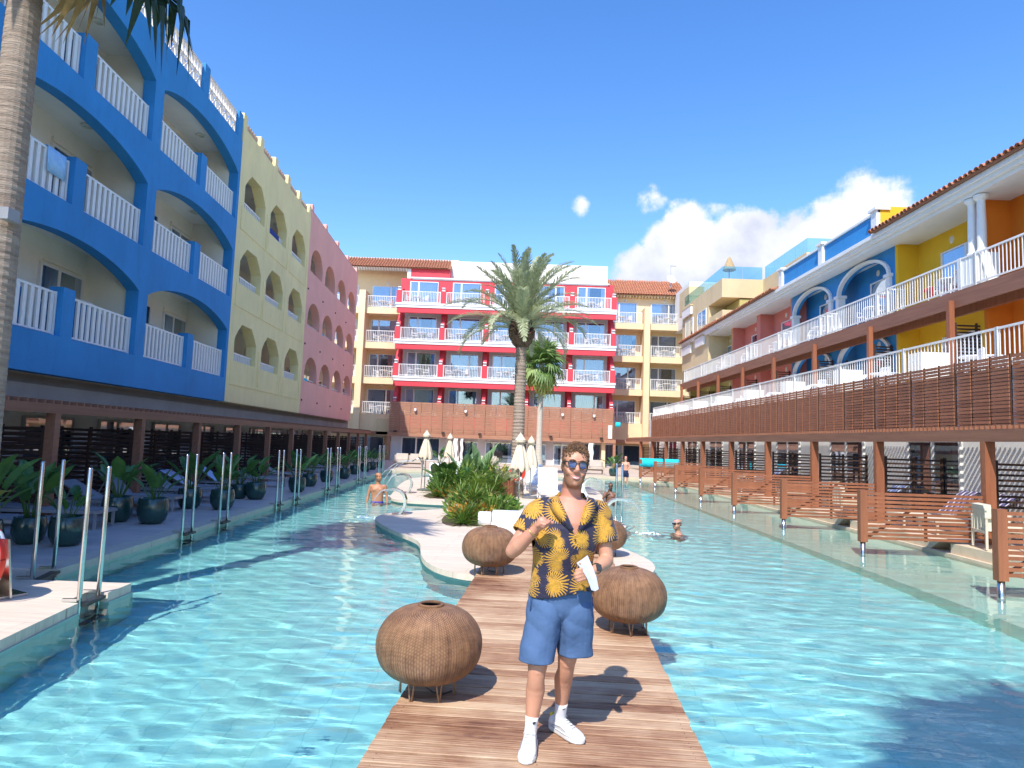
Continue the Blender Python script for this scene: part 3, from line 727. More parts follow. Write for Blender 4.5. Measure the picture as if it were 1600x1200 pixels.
# ground floor front + wooden screen
MB().box(-9.6, 7.95, .9, 1.5, 0, 2.25).build('ground_floor_wall', lightgrey_r, rb)
kgd = win_kit(3.1, 1.85, .38, .85, ctm=M('slate_curtain', (.25, .28, .30), .9, .08)); kgs = win_kit(2.2, 1.7, .3, .2)
for i, x in enumerate((-7.2, -3.7, -.9, 1.8, 4.6, 6.9)): window(rb, kgd if i in (0, 5) else kgs, (x, .9, .02))
MB().box(-9.7, 8.35, -.25, .05, 1.93, 2.24).build('beam', wood_or, rb)
for x in (-9.6, -4.2, 2.4, 8.25): MB().box(x - .1, x + .1, -.2, 0, 0, 1.93).build('post', wood_or, rb)
pan = MB(); pw = 17.85 / 21
for j in range(17):
    z = 2.26 + j * .142; pan.box(.012, pw - .012, -.03, .01, z, z + .126)
for xx in (.1, pw - .1): pan.box(xx, xx + .05, .01, .05, 2.24, 4.66)
panm = pan.mesh('screen_panel', wood_or)
for i in range(21): inst('screen_panel', panm, rb, loc=(-9.68 + i * pw, 0, 0))
spot = MB().box(-.09, .09, -.22, 0, 0, .16).lathe([(.05, .0), (.08, -.05), (.0, -.05)], 8, (0, -.15, 0)).mesh('spotlight', white)
for x in (-7.6, -3.6, .3, 4.1, 6.6): inst('spotlight', spot, rb, loc=(x, -.03, 4.0))
spd = MB().box(-.12, .12, -.2, 0, 0, .13).mesh('floodlight', dark_metal)
for x in (-9.1, -5.3, -2.4, 3.2, 7.2): inst('floodlight', spd, rb, loc=(x, -.25, 2.24))

# clay tile roof helper: rows of barrel tiles down a slope; local x along eave, y up-slope
def tile_mesh(r=.10, L=.5, n=6):
    mb = MB(); v = []; f = []
    for j, (yy, rr_) in enumerate(((0, r), (L, r * .82))):
        for i in range(n + 1):
            t = math.pi * i / n; v.append((rr_ * math.cos(t), yy, rr_ * math.sin(t) + j * .0))
    for i in range(n): f.append((i, i + 1, n + 2 + i, n + 1 + i))
    # front lip
    k = len(v)
    for i in range(n + 1):
        t = math.pi * i / n; v.append(((r - .02) * math.cos(t), 0, (r - .02) * math.sin(t)))
    for i in range(n): f.append((i + 1, i, k + i, k + i + 1))
    mb.add(v, f); return mb
def tiled_roof(parent, origin, rz, length, slope_len, slope, name='tiled_roof', singles=0, mat=terracotta, pitch=.23):
    """roof part with tiles; singles = number of eave courses whose tiles are pieces of their own"""
    m_ = MB().box(0, length, 0, slope_len, -.05, .015); roof = m_.build(name, M('roof_underlay', (.30, .13, .07), .85, .1, 5), parent, loc=origin, rot=(slope, 0, rz))
    nx = int(length / pitch); ny = int(slope_len / .40) + 1
    t1 = tile_mesh(); tm = t1.mesh('tile', mat)
    many = MB()
    for j in range(ny):
        for i in range(nx):
            x = (i + .5) * pitch; y = j * .40 - .06
            if j < singles: inst('tile', tm, roof, loc=(x + RN.uniform(-.008, .008), y + RN.uniform(-.015, .015), .01 + RN.uniform(0, .008)), rot=(rad(-3), 0, RN.uniform(-.03, .03)))
            else:
                dx, dy, dz = RN.uniform(-.008, .008), RN.uniform(-.015, .015), RN.uniform(0, .01)
                many.add([(a + x + dx, b_ + y + dy, c - b_ * .05 + .03 + dz) for a, b_, c in t1.v], t1.f)
    if many.v: many.build('tiles', mat, roof, kind='stuff')
    return roof
MB().box(-8.75, -5.47, BD + .1, 4.0, 15.16, 15.95).build('upper_wall', red_r, rb)
MB().box(-9.05, -8.75, BD + .1, 4.0, 15.0, 15.95).build('upper_wall', white, rb)
tiled_roof(rb, (-14.6, BD - .1, 15.92), 0, 9.2, 2.2, rad(31), mat=terracotta)

# beige left corner block
bg_ = thing('hotel_building', 'beige building with stacked balconies squeezed between the pink and the red building', 'building', (0, 55.6, 0))
def beige_block(root, x0, x1, bays_, colx, ztop, mb_w=beige_r, kits=(k2, k3, k1)):
    MB().box(x0, x1, 1.4, 1.7, 0, ztop).build('wall', mb_w, root)
    fl = [3.72, 6.72, 9.68, 12.62]
    sb = MB(); fr_ = MB()
    for z in fl:
        sb.box(x0, x1, .08, 1.4, z - .5, z)
        for (a, b_) in bays_: fr_.box(a, b_, 0, .14, z - .52, z + .02)
    sb.build('floor_slab', mb_w, root); fr_.build('balcony_front', mb_w, root)
    MB().box(x0, x1, -.02, .4, 2.2, 3.2).build('bottom_band', mb_w, root)
    cm_ = MB()
    for x in colx: cm_.box(x - .26, x + .26, -.35, 1.4, 2.4, 14.0)
    cm_.build('column', mb_w, root)
    for li, z in enumerate(fl):
        for k, (a, b_) in enumerate(bays_):
            railing(root, (a + .08, .06, z + .02), b_ - a - .16, h=.98, n=int((b_ - a) / .15), bw_=.03, bd=.03, rz=RZ_R)
            kk = kits[(li + k) % 3]
            window(root, kk, ((a + b_) / 2, 1.4, z + .02))
            o = inst('ceiling_lamp', DISC['d'], root, loc=((a + b_) / 2 + .1, 1.38 if li == 3 else .7, z + (2.35 if li == 3 else 2.46)), rot=(math.pi / 2 if li == 3 else 0, 0, 0), scale=1.0)
beige_block(bg_, -16.5, -9.4, [(-12.45, -9.75), (-16.3, -13.0)], [-12.72], 16.1)
MB().box(-16.5, -9.4, 1.7, 8, 0, 15.6).build('rear_block', beige_r, bg_)
MB().box(-10.9, -9.8, -.9, .2, 1.95, 3.3).build('corner_box', sand_r, bg_)
MB().box(-16, -9.4, -.9, -.6, 2.0, 2.25).build('beam', wood_beam, bg_)
window(bg_, kgd, (-12.2, 1.38, .0))
# beige right corner block
bgr = thing('hotel_building', 'pale beige two-bay building with four storeys of balconies right of the red building', 'building', (0, 58.9, 0))
beige_block(bgr, 8.3, 17.5, [(8.5, 11.4), (12.1, 15.0)], [11.75], 15.4, kits=(k1, k2, k3))
MB().box(8.3, 17.5, 1.7, 8, 0, 15.4).build('rear_block', beige_r, bgr)
dent = MB()
for i in range(26): dent.box(8.4 + i * .28, 8.52 + i * .28, .9, 1.4, 15.18, 15.34)
dent.box(8.3, 15.6, .95, 1.4, 15.34, 15.42); dent.build('dentil_cornice', beige_r, bgr)
tiled_roof(bgr, (8.0, .75, 15.42), 0, 7.5, 3.4, rad(33))
MB().box(8.2, 17.5, -.9, -.6, 1.98, 2.3).build('beam', wood_or, bgr)
for x in (9.0, 12.6, 14.2): MB().box(x - .08, x + .08, -.85, -.65, 0, 1.98).build('post', wood_or, bgr)
window(bgr, kgd, (10.4, 1.38, 0)); window(bgr, kgs, (13.5, 1.38, 0.05))
MB().box(7.3, 7.6, -5.2, 1.5, 0.0, 3.2).build('side_wall', beige_r, bgr)
MB().box(7.75, 8.05, -5.6, -5.3, 2.3, 3.35).build('white_post', white, bgr)

# ------------------------------------------------------------------ right wing (faces -X)
U = 4.65; B0 = 24.75          # unit length, yellow/blue boundary
cuts = {'orange': (-2, 20.1), 'yellow': (20.1, 24.75), 'blue': (24.75, 34.05), 'pink': (34.05, 43.35), 'olive': (43.35, 53.5)}
XW, XE2, XE1 = 15.0, 13.5, 11.05
F1, F2, CE = 3.86, 6.86, 9.66
mats = dict(orange=orange_r, yellow=yellow_r, blue=blue_r, pink=coral_r, olive=olive_r)
labs = dict(orange='orange terraced house with paired white columns, nearest on the right wing', yellow='bright yellow terraced house between the orange and the blue house, right wing',
            blue='blue terraced house with white arches and a blue roof parapet, right wing', pink='coral-pink terraced house under a tiled eave, right wing',
            olive='olive-yellow terraced house at the far end of the right wing')
kr = win_kit(2.2, 2.05, .58, .75); kr2 = win_kit(2.2, 2.05, .5, .55, ctm=curtain_d)
RW = {}
for nm, (a, b_) in cuts.items():
    t = thing('terraced_house', labs[nm], 'building', (XW, 0, 0)); RW[nm] = t; m_ = mats[nm]
    MB().box(0, .3, a, b_, RD_Z, F1 - .3).build('ground_wall', white_wall, t, loc=(-3.96, 0, 0))
    w = MB(); w.box(0, .3, a, b_, F1, CE + .1)
    n = max(1, round((b_ - a) / U))
    if nm in ('orange',): n = 5
    un = (b_ - a) / n
    for k in range(n + 1):
        yb_ = a + k * un
        if k in (0, n): wd = .18
        else: wd = .28
        if nm in ('pink', 'olive', 'yellow', 'orange'): w.box(-.75, 0, max(a, yb_ - wd), min(b_, yb_ + wd), F1, CE)
    w.build('wall', m_, t)
    for k in range(n):
        y_a = a + k * un; yc = y_a + un * .42
        if yc < 8: continue
        for fi, z in enumerate((F1, F2)):
            window(t, kr if (k + fi) % 2 else kr2, (-.001 if nm != 'blue' else -.002, yc, z + .02), RZ_R)
            inst('wall_lamp', DISC['d'], t, loc=(-.01, y_a + un * .55, z + 2.42), rot=(0, -math.pi / 2, 0), scale=1.0)
        window(t, kr2, (-3.963, yc, RD_Z + .02), RZ_R, name='window')
        if nm == 'blue':
            for z in (F1, F2):
                n_ = 16; y0_, y1_ = y_a + .35, y_a + un - .35; zs, zp = z + 1.75, z + 2.62
                arch = MB(); back = MB()
                ys = [(y0_ + y1_) / 2 - (y1_ - y0_) / 2 * math.cos(math.pi * i / n_) for i in range(n_ + 1)]
                zl = [zs + (zp - zs) * math.sin(math.pi * i / n_) for i in range(n_ + 1)]
                strip_along_y(back, ys, zl, z + 2.8, -.75, -.55)
                back.box(-.75, -.55, y_a, y0_, z, z + 2.8); back.box(-.75, -.55, y1_, y_a + un, z, z + 2.8)
                back.build('arch_wall', blue_r, t)
                for i in range(n_): arch.beam((-.78, ys[i], zl[i] + .06), (-.78, ys[i + 1], zl[i + 1] + .06), .12, .16, up=(1, 0, 0))
                arch.build('arch_trim', white, t)
                for yy in (y0_, y1_):
                    MB().box(-.86, -.56, yy - .13, yy + .13, z, zs - .08).box(-.92, -.52, yy - .2, yy + .2, zs - .08, zs + .04).build('pilaster', white, t)
# paired white columns at the orange house
cl = MB()
for yy in (19.55, 19.95):
    cl.lathe([(.17, 0), (.17, .1), (.13, .14), (.125, .9), (.11, 1.62), (.13, 1.66), (.20, 1.72), (.20, 1.8)], 16, (-1.15, yy, F2 + .98))
cl.box(-1.45, -.85, 19.3, 20.2, F2, F2 + .98); cl.build('column', white, RW['orange'], smooth=False)
# storey slabs, fascia, rails, timber
deckp = thing('terrace_balconies', 'two long stepped timber and white railed balconies running along the right wing', 'balcony', (0, 0, 0))
MB().box(XE1, XW, -2, 53.5, F1 - .28, F1).build('lower_slab', white_wall, deckp)
MB().box(XE2, XW, -2, 53.5, F2 - .2, F2).build('upper_slab', white_wall, deckp)
MB().box(XE2 - .06, XE2, -2, 53.5, F2 - .52, F2 - .02).build('fascia_beam', wood_beam, deckp)
MB().box(XE2 + .5, XE2 + .62, -2, 53.5, F2 - .62, F2 - .22).build('inner_beam', wood_red, deckp)
pst = MB().box(-.08, .08, -.08, .08, F1, F2 - .3).mesh('post', wood_red)
ys_u = [20.3 + 4.62 * k for k in range(-2, 8)]
for y in ys_u: inst('post', pst, deckp, loc=(XE2 - .15, y, 0))
tp = MB(); y = 8
while y < 53:
    tp.box(XE2 - .02, XE2 + .9, y, y + .05, F2 - .21 - .06, F2 - .21); y += .16
tp.build('soffit_slats', wood_beam, deckp, kind='stuff')
u_sl = MB().box(0, 1.35, -.015, .015, 0, .05).mesh('slat', wood_dark)
for y in ys_u[1:]:
    s = MB().box(0, .06, -.03, .03, 0, 2.05).box(.65, .7, -.03, .03, 0, 2.05).box(1.3, 1.36, -.03, .03, 0, 2.05).build('privacy_screen', wood_dark, deckp, loc=(XE2, y + .05, F1))
    for j in range(18): inst('slat', u_sl, s, loc=(0, 0, .12 + j * .107))
# rails per bay
y = 8.0; k = 0
while y < 53:
    L1 = min(1.86 * 2, 53 - y)
    railing(deckp, (XE1 + .18, y, F1), L1 - .02, h=.98, n=int(L1 / .145), bw_=.02, bd=.02, single=(y < 22), name='lower_railing'); y += L1
y = 20.1 - 4.65 * 3
while y < 52:
    railing(deckp, (XE2 + .05, y + .05, F2), U - .75, h=.98, n=27, bw_=.024, bd=.02, name='upper_railing', single=(y > 10 and y < 22))
    railing(deckp, (XE2 + .05, y + U - .66, F2), .62, h=.98, n=4, bw_=.024, bd=.02, name='upper_railing')
    railing(deckp, (XE2 + .05, y + U - .66, F2), .6, h=.98, n=4, bw_=.024, bd=.02, rz=RZ_R, name='upper_railing')
    railing(deckp, (XE2 + .05, y + U, F2), .6, h=.98, n=4, bw_=.024, bd=.02, rz=RZ_R, name='upper_railing')
    y += U
# white low walls on the lower terrace
wl = MB().box(0, .8, -.55, 0, 0, .86).mesh('low_wall', white_wall)
for y in ys_u: inst('low_wall', wl, deckp, loc=(XE1 + .42, y - 1.0, F1))
# hanging timber screen below the lower rail: slats are pieces near the camera
scr = thing('timber_screen', 'long hanging screen of brown horizontal slats on the right wing below the lower railing', 'screen', (XE1 - .06, 0, 0))
NS = 20; z0s, z1s = 2.42, 4.12; dz = (z1s - z0s) / NS
slm_ = MB().box(-.014, .014, 0, .555, 0, dz * .80).mesh('slat', wood_slat)
far = MB(); y = 52.6; panels = []
while y > 9: panels.append(y - .62); y -= .62
panels.sort()
cnt = 0
for i, y in enumerate(panels):
    gap = .05 if i % 3 else .12
    if y < 12.5:
        for j in range(NS): far.box(-.014, .014, y, y + .60 - gap, z0s + j * dz, z0s + j * dz + dz * .80)
    elif cnt + NS <= 300:
        for j in range(NS): inst('slat', slm_, scr, loc=(RN.uniform(-.003, .003), y, z0s + j * dz), scale=(1, (.60 - gap) / .555, 1)); cnt += 1
    else:
        for j in range(NS): far.box(-.014, .014, y, y + .60 - gap, z0s + j * dz, z0s + j * dz + dz * .80)
far.build('far_slats', wood_slat, scr, kind='stuff')
bt = MB()
for y in panels: bt.box(.014, .05, y - .035, y + .01, z0s, z1s + .015)
bt.build('batten', M('dark_batten', (.10, .045, .025), .7, .2, 5), scr, kind='stuff')
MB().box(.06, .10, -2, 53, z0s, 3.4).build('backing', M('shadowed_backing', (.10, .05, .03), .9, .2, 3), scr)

# eaves, parapets, roofs of the right wing
for nm, (a, b_) in cuts.items():
    t = RW[nm]
    c_ = MB(); c_.box(-1.35, .3, a, b_, CE, CE + .14); c_.box(-1.5, .3, a, b_, CE + .14, CE + .26); c_.box(-1.6, .3, a, b_, CE + .26, CE + .40)
    c_.build('cornice', white, t)
    if nm == 'blue':
        MB().box(-1.32, -1.1, a + .05, b_ - .05, CE + .40, CE + 1.28).build('parapet', blue_r, t)
        MB().box(-1.38, -1.04, a, b_, CE + 1.28, CE + 1.36).build('parapet_coping', white, t)
        for k in range(3):
            yy = a + .2 + k * (b_ - a - .4) / 2
            MB().box(-1.44, -1.0, yy - .2, yy + .2, CE + .40, CE + 1.36).box(-1.52, -.95, yy - .28, yy + .28, CE + 1.36, CE + 1.46).build('parapet_pier', white, t)
        MB().box(-1.1, 6, a, b_, CE + .2, CE + .41).build('roof', white_wall, t)
    else:
        near = nm in ('yellow', 'orange')
        rf0 = max(a, 9.0) if near else a
        tiled_roof(t, (-1.72, b_, CE + .44), -math.pi / 2, b_ - rf0, 5.2 if near else 4.0, rad(17 if near else 16), singles=(6 if nm == 'yellow' else 4 if nm == 'orange' else 2 if nm == 'pink' else 0))
        if nm == 'orange': MB().box(-1.0, 6, a, b_, CE + .2, CE + .41).build('ceiling_slab', white_wall, t)
    MB().box(.3, 9, a, b_, 0, CE).build('rear_block', m_ if False else mats[nm], t)
MB().box(-1.3, .2, 24.74, 24.9, CE + .40, CE + 1.5).build('fire_wall', yellow_r, RW['yellow'])

# sand-coloured rooftop block at the far end
tw = thing('rooftop_building', 'sand-yellow upper block with glass balustrades rising above the far end of the right wing', 'building', (0, 0, 0))
MB().box(13.6, 18.5, 43.5, 53.6, 11.75, 13.0).build('wall', sand_r, tw)
MB().box(13.6, 18.5, 46.5, 53.6, F2 + 1.0, 11.75).build('wall', sand_r, tw)
MB().box(16.3, 24, 37.0, 43.5, 11.4, 13.0).build('wall', sand_r, tw)
MB().box(18.0, 24, 37.3, 43.5, 9.9, 11.4).build('wall', olive_r, tw)
MB().box(14.8, 17.5, 43.6, 46.5, 10.05, 11.7).build('wall', olive_r, tw)
MB().box(13.62, 15.4, 43.45, 46.4, 10.1, 10.9).build('balcony_front', sand_r, tw)
kt = win_kit(2.2, 1.7, .5, .5)
window(tw, kt, (13.6, 48.0, 10.0), RZ_R); window(tw, kt, (13.6, 51.4, 10.0), RZ_R)
for (a, b_, z) in ((44.2, 46.8, 9.72), (47.2, 49.3, 9.15), (50.6, 53.2, 9.0), (50.6, 53.2, 12.0)):
    MB().box(13.42, 13.58, a, b_, z, z + .62).build('awning_box', white, tw); MB().box(13.40, 13.6, a - .05, b_ + .05, z + .64, z + .72).build('awning_lip', sand_r, tw)
gb = MB(); 
def gpanel(root, p, q, z0, h, n):
    for i in range(n):
        a = Vector(p).lerp(Vector(q), i / n); b2 = Vector(p).lerp(Vector(q), (i + .985) / n)
        MB().beam((a.x, a.y, z0 + h / 2), (b2.x, b2.y, z0 + h / 2), .02, h).build('glass_panel', glass_bal, root)
gpanel(tw, (13.7, 53.4), (13.7, 43.6), 13.0, .85, 6)
gpanel(tw, (13.7, 43.6), (16.3, 43.6), 13.0, .85, 2)
gpanel(tw, (16.4, 43.4), (16.4, 37.1), 13.0, .85, 4)
gpanel(tw, (16.4, 37.1), (20.5, 37.1), 13.0, .85, 2)
MB().box(14.5, 18, 55, 60, 12, 15.6).build('stair_tower', white_wall, tw)
MB().box(13.8, 15, 52.5, 55.5, 12.6, 14.6).build('stair_tower', sand_r, tw)

# right pergola: beam + columns + roof slats
pr = thing('pergola', 'long brown timber pergola over the sunlit ground-floor terraces of the right wing', 'pergola')
FY = [5.6, 9.48, 13.12, 17.0, 20.6, 24.3, 28.3, 32.5, 36.3]
FY2 = FY + [40.1, 44.0, 47.9]
MB().box(9.2, 9.36, -2, 53.5, 2.12, 2.36).build('beam', wood_beam, pr)
cpm = MB().box(-.10, .10, -.07, .07, RD_Z, 2.12).mesh('post', wood_red)
for y in FY2: inst('post', cpm, pr, loc=(9.30, y, 0))
ps = MB(); y = -1.5
while y < 53: ps.box(9.22, 10.93, y, y + .045, 2.362, 2.43); y += .15
ps.build('roof_slats', wood_slat, pr, kind='stuff')
rsl = MB().box(0, 1.45, -.015, .015, 0, .045).mesh('slat', wood_dark)
for y in FY2[1:]:
    s = MB().box(0, .05, -.03, .03, 0, 1.62).box(.70, .75, -.03, .03, 0, 1.62).box(1.42, 1.47, -.03, .03, 0, 1.62).build('privacy_screen', wood_dark, pr, loc=(9.5, y + .10, RD_Z))
    for j in range(15): inst('slat', rsl, s, loc=(0, 0, .06 + j * .104))

# slatted fences running out over the shallow water
fsl = MB().box(0, 1, -.016, .016, 0, .048).mesh('slat', wood_red)
for i, y in enumerate(FY[1:]):
    fx = [6.86, 6.85, 6.90, 6.86, 6.90, 6.98, 7.02, 7.05][i]
    f = thing('slatted_fence', 'red-brown slatted fence over the water, %s from the camera' % ORD[i], 'fence', (fx, y, 0), 0, 'slatted fences over the shallow water')
    MB().box(-.07, .07, -.06, .06, .12, 1.10).build('post', wood_red, f)
    MB().tube([(0, 0, -.42), (0, 0, .12)], .048, 14).build('steel_foot', steel, f, smooth=True)
    L_ = 9.18 - fx
    for j in range(12): inst('slat', fsl, f, loc=(.07, RN.uniform(-.002, .002), .17 + j * .077), scale=(L_ - .07, 1, 1))
    MB().beam((.1, .035, .2), (L_ * .62, .035, 1.05), .03, .05).build('brace', wood_red, f)
    MB().box(L_ * .52, L_ * .52 + .05, .017, .05, .15, 1.08).build('batten', wood_red, f)
# terrace kerb blocks
for i in range(len(FY2) - 1):
    y_a, y_b = FY2[i], FY2[i + 1]
    if y_a > 38: break
    MB().xprism([(y_a + .75, -.06), (y_b + .12, -.06), (y_b + .12, RD_Z - .02), (y_a + .45, RD_Z - .02)], 8.62, 8.95).build('kerb_block', coping_m, kind='structure')
# ------------------------------------------------------------------ vegetation
def leaf_m(name, c1, c2, rough=.45, trans=.25):
    m, N, L, b = _tree(name)
    tc = N.new('ShaderNodeTexCoord'); n = N.new('ShaderNodeTexNoise'); n.inputs['Scale'].default_value = 7; n.inputs['Detail'].default_value = 4; L.new(tc.outputs['Object'], n.inputs['Vector'])
    oi = N.new('ShaderNodeObjectInfo'); ad = N.new('ShaderNodeMath'); ad.operation = 'MULTIPLY_ADD'; L.new(oi.outputs['Random'], ad.inputs[0]); ad.inputs[1].default_value = .35; L.new(n.outputs['Fac'], ad.inputs[2])
    cr = N.new('ShaderNodeValToRGB'); L.new(ad.outputs[0], cr.inputs[0]); cr.color_ramp.elements[0].position = .4; cr.color_ramp.elements[0].color = (*c1, 1); cr.color_ramp.elements[1].position = .95; cr.color_ramp.elements[1].color = (*c2, 1)
    L.new(cr.outputs[0], b.inputs['Base Color']); b.inputs['Roughness'].default_value = rough
    tr = N.new('ShaderNodeBsdfTranslucent'); L.new(cr.outputs[0], tr.inputs[0]); mx = N.new('ShaderNodeMixShader'); mx.inputs[0].default_value = trans
    L.new(b.outputs[0], mx.inputs[1]); L.new(tr.outputs[0], mx.inputs[2]); L.new(mx.outputs[0], N['Material Output'].inputs[0]); return m
lf_date = leaf_m('date_palm_leaf', (.32, .36, .18), (.62, .65, .42), .5)
lf_fan = leaf_m('fan_palm_leaf', (.12, .22, .05), (.38, .48, .16), .45)
lf_dark = leaf_m('dark_fan_leaf', (.012, .040, .010), (.05, .09, .025), .5, .15)
lf_dry = leaf_m('dry_palm_leaf', (.28, .16, .06), (.55, .38, .16), .8)
lf_yel = leaf_m('yellowing_leaf', (.30, .30, .06), (.50, .46, .12), .6)
lf_ban = leaf_m('banana_leaf', (.035, .11, .025), (.12, .24, .05), .38)
lf_grey = leaf_m('silvery_banana_leaf', (.14, .26, .12), (.30, .44, .22), .4)
lf_yuc = leaf_m('yucca_leaf', (.06, .14, .015), (.26, .38, .06), .42)
lf_ora = leaf_m('orange_leaf', (.45, .16, .02), (.65, .40, .08), .5)
bark = M('palm_bark', (.24, .175, .13), .9, .35, 5, 1.0, 22, stretch=(.35, .35, 4), col2=(.46, .36, .28))
bark_pale = M('pale_palm_bark', (.52, .42, .33), .9, .2, 4, .6, 18, stretch=(.3, .3, 5), col2=(.68, .56, .46))
boot_m = M('leaf_base_husk', (.16, .10, .06), .9, .35, 9, .6, 30)
pot_m = M('green_glazed_pot', (.010, .040, .036), .16, .35, 2.2, col2=(.03, .085, .075), spec=.7)
soil = M('soil', (.07, .045, .03), .95, .3, 12, .4, 40)

def leaflet(mb, p, d, up, L_, w, droop=.3):
    p = Vector(p); d = Vector(d).normalized(); s = d.cross(up).normalized() * w / 2
    q = p + d * L_ * .55 + Vector((0, 0, -droop * L_ * .25)); t = p + d * L_ * .95 + Vector((0, 0, -droop * L_))
    mb.add([tuple(p - s * .5), tuple(p + s * .5), tuple(q + s), tuple(q - s), tuple(t)], [(0, 1, 2, 3), (3, 2, 4)])
def pinnate(L_=2.3, droop=.55, up0=.9, n=44, ll=.42, seed=0, w=.030):
    """date-palm frond, base at origin, leaning out along +x"""
    r = random.Random(seed); mb = MB(); pts = []
    a = up0
    x = z = 0.0; y = 0.0
    for i in range(n + 1):
        pts.append(Vector((x, y, z))); st = L_ / n
        a2 = a - droop * 2.2 * (i / n) ** 1.6
        x += math.cos(a2) * st; z += math.sin(a2) * st; y += r.uniform(-.002, .002)
    mb.tube([tuple(p) for p in pts[::4]], [.022 * (1 - .85 * i / (len(pts[::4]) - 1)) + .003 for i in range(len(pts[::4]))], 4)
    for i in range(5, n):
        t = (pts[i + 1] - pts[i]).normalized(); side = Vector((0, 1, 0)); nrm = t.cross(side).normalized()
        if nrm.z < 0: nrm = -nrm
        prof = math.sin(math.pi * min(1, (i / n) ** .75 * .93 + .07)) ** .6
        for s in (-1, 1):
            for k in range(2):
                d = t * (.75 + r.uniform(-.1, .2)) + side * s * (.75 + r.uniform(-.15, .1)) + nrm * (.35 + r.uniform(-.3, .3))
                leaflet(mb, pts[i] + t * (L_ / n * .5 * k), d, nrm, ll * prof * r.uniform(.8, 1.1), w, r.uniform(.05, .35))
    return mb
def fanleaf(R_=.75, stalk=.7, n=26, seed=0, fold=.25, droop=.35):
    r = random.Random(seed); mb = MB()
    mb.tube([(0, 0, 0), (stalk * .5, 0, .04), (stalk, 0, 0)], [.014, .01, .008], 4)
    c = Vector((stalk, 0, 0))
    for i in range(n):
        a = math.pi * (-.78 + 1.56 * i / (n - 1)); d = Vector((math.cos(a), math.sin(a), fold * abs(math.sin(a)) - .05)); L1 = R_ * (.75 + .25 * math.cos(a)) * r.uniform(.9, 1.08)
        a2 = Vector((-math.sin(a), math.cos(a), 0)) * (L1 * 1.56 * math.pi / n * .42)
        m1 = c + d * L1 * .55; tip = c + d * L1 + Vector((0, 0, -droop * L1 * r.uniform(.5, 1.3)))
        mb.add([tuple(c), tuple(m1 - a2), tuple(m1 + Vector((0, 0, .02))), tuple(m1 + a2), tuple(tip)], [(0, 1, 2), (0, 2, 3), (1, 4, 2), (2, 4, 3)])
    return mb
def banana(L_=.55, w=.22, stalk=.5, bend=.5, n=9, seed=0, tear=.0, up0=1.35):
    r = random.Random(seed); mb = MB(); pts = []; x = z = 0; tot = L_ + stalk
    for i in range(n + 1):
        pts.append(Vector((x, 0, z))); a = up0 - bend * (i / n) ** 1.3; x += math.cos(a) * tot / n; z += math.sin(a) * tot / n
    mb.tube([tuple(p) for p in pts], [.014 - .010 * i / n for i in range(n + 1)], 4)
    m = 10; rows = []
    f0 = stalk / tot
    for i in range(m + 1):
        f = f0 + (1 - f0) * i / m; k = f * n; j = min(n - 1, int(k)); p = pts[j].lerp(pts[j + 1], k - j); t = (pts[j + 1] - pts[j]).normalized()
        ww = w * .5 * math.sin(math.pi * (.06 + .94 * (i / m)) ** .8) ** .7 if i < m else .004
        nrm = Vector((0, 1, 0)).cross(t); nrm = -nrm if nrm.z < 0 else nrm
        ww *= 1 + r.uniform(-tear, tear)
        e = nrm * ww * .35
        rows.append([p + Vector((0, -ww, 0)) + e, p + Vector((0, -ww * .5, 0)) + e * .35, p - nrm * .004, p + Vector((0, ww * .5, 0)) + e * .35, p + Vector((0, ww, 0)) + e])
    mb.rings(rows, cap=False, closed=False)
    return mb
def strap_leaves(n, L_, w, seed, spread=(.1, 1.35), stem=.0):
    r = random.Random(seed); mb = MB()
    for i in range(n):
        az = r.uniform(0, 2 * math.pi); a = math.pi / 2 - r.uniform(*spread) ** 1.0; L1 = L_ * r.uniform(.7, 1.1)
        h = Vector((math.cos(az), math.sin(az), 0)); s = Vector((-h.y, h.x, 0)) * w / 2; p = Vector((0, 0, stem + r.uniform(-.1, .1) * stem)); prev = None; k = 5
        row = []
        for j in range(k + 1):
            t = j / k; ww = (1 - t) ** .6 * (.6 + .8 * t) if j < k else .02
            row.append([p - s * ww, p + Vector((0, 0, -.006)), p + s * ww]); aa = a - .75 * t * r.uniform(.5, 1.2)
            p = p + (h * math.cos(aa) + Vector((0, 0, math.sin(aa)))) * L1 / k
        mb.rings(row, cap=False, closed=False)
    return mb
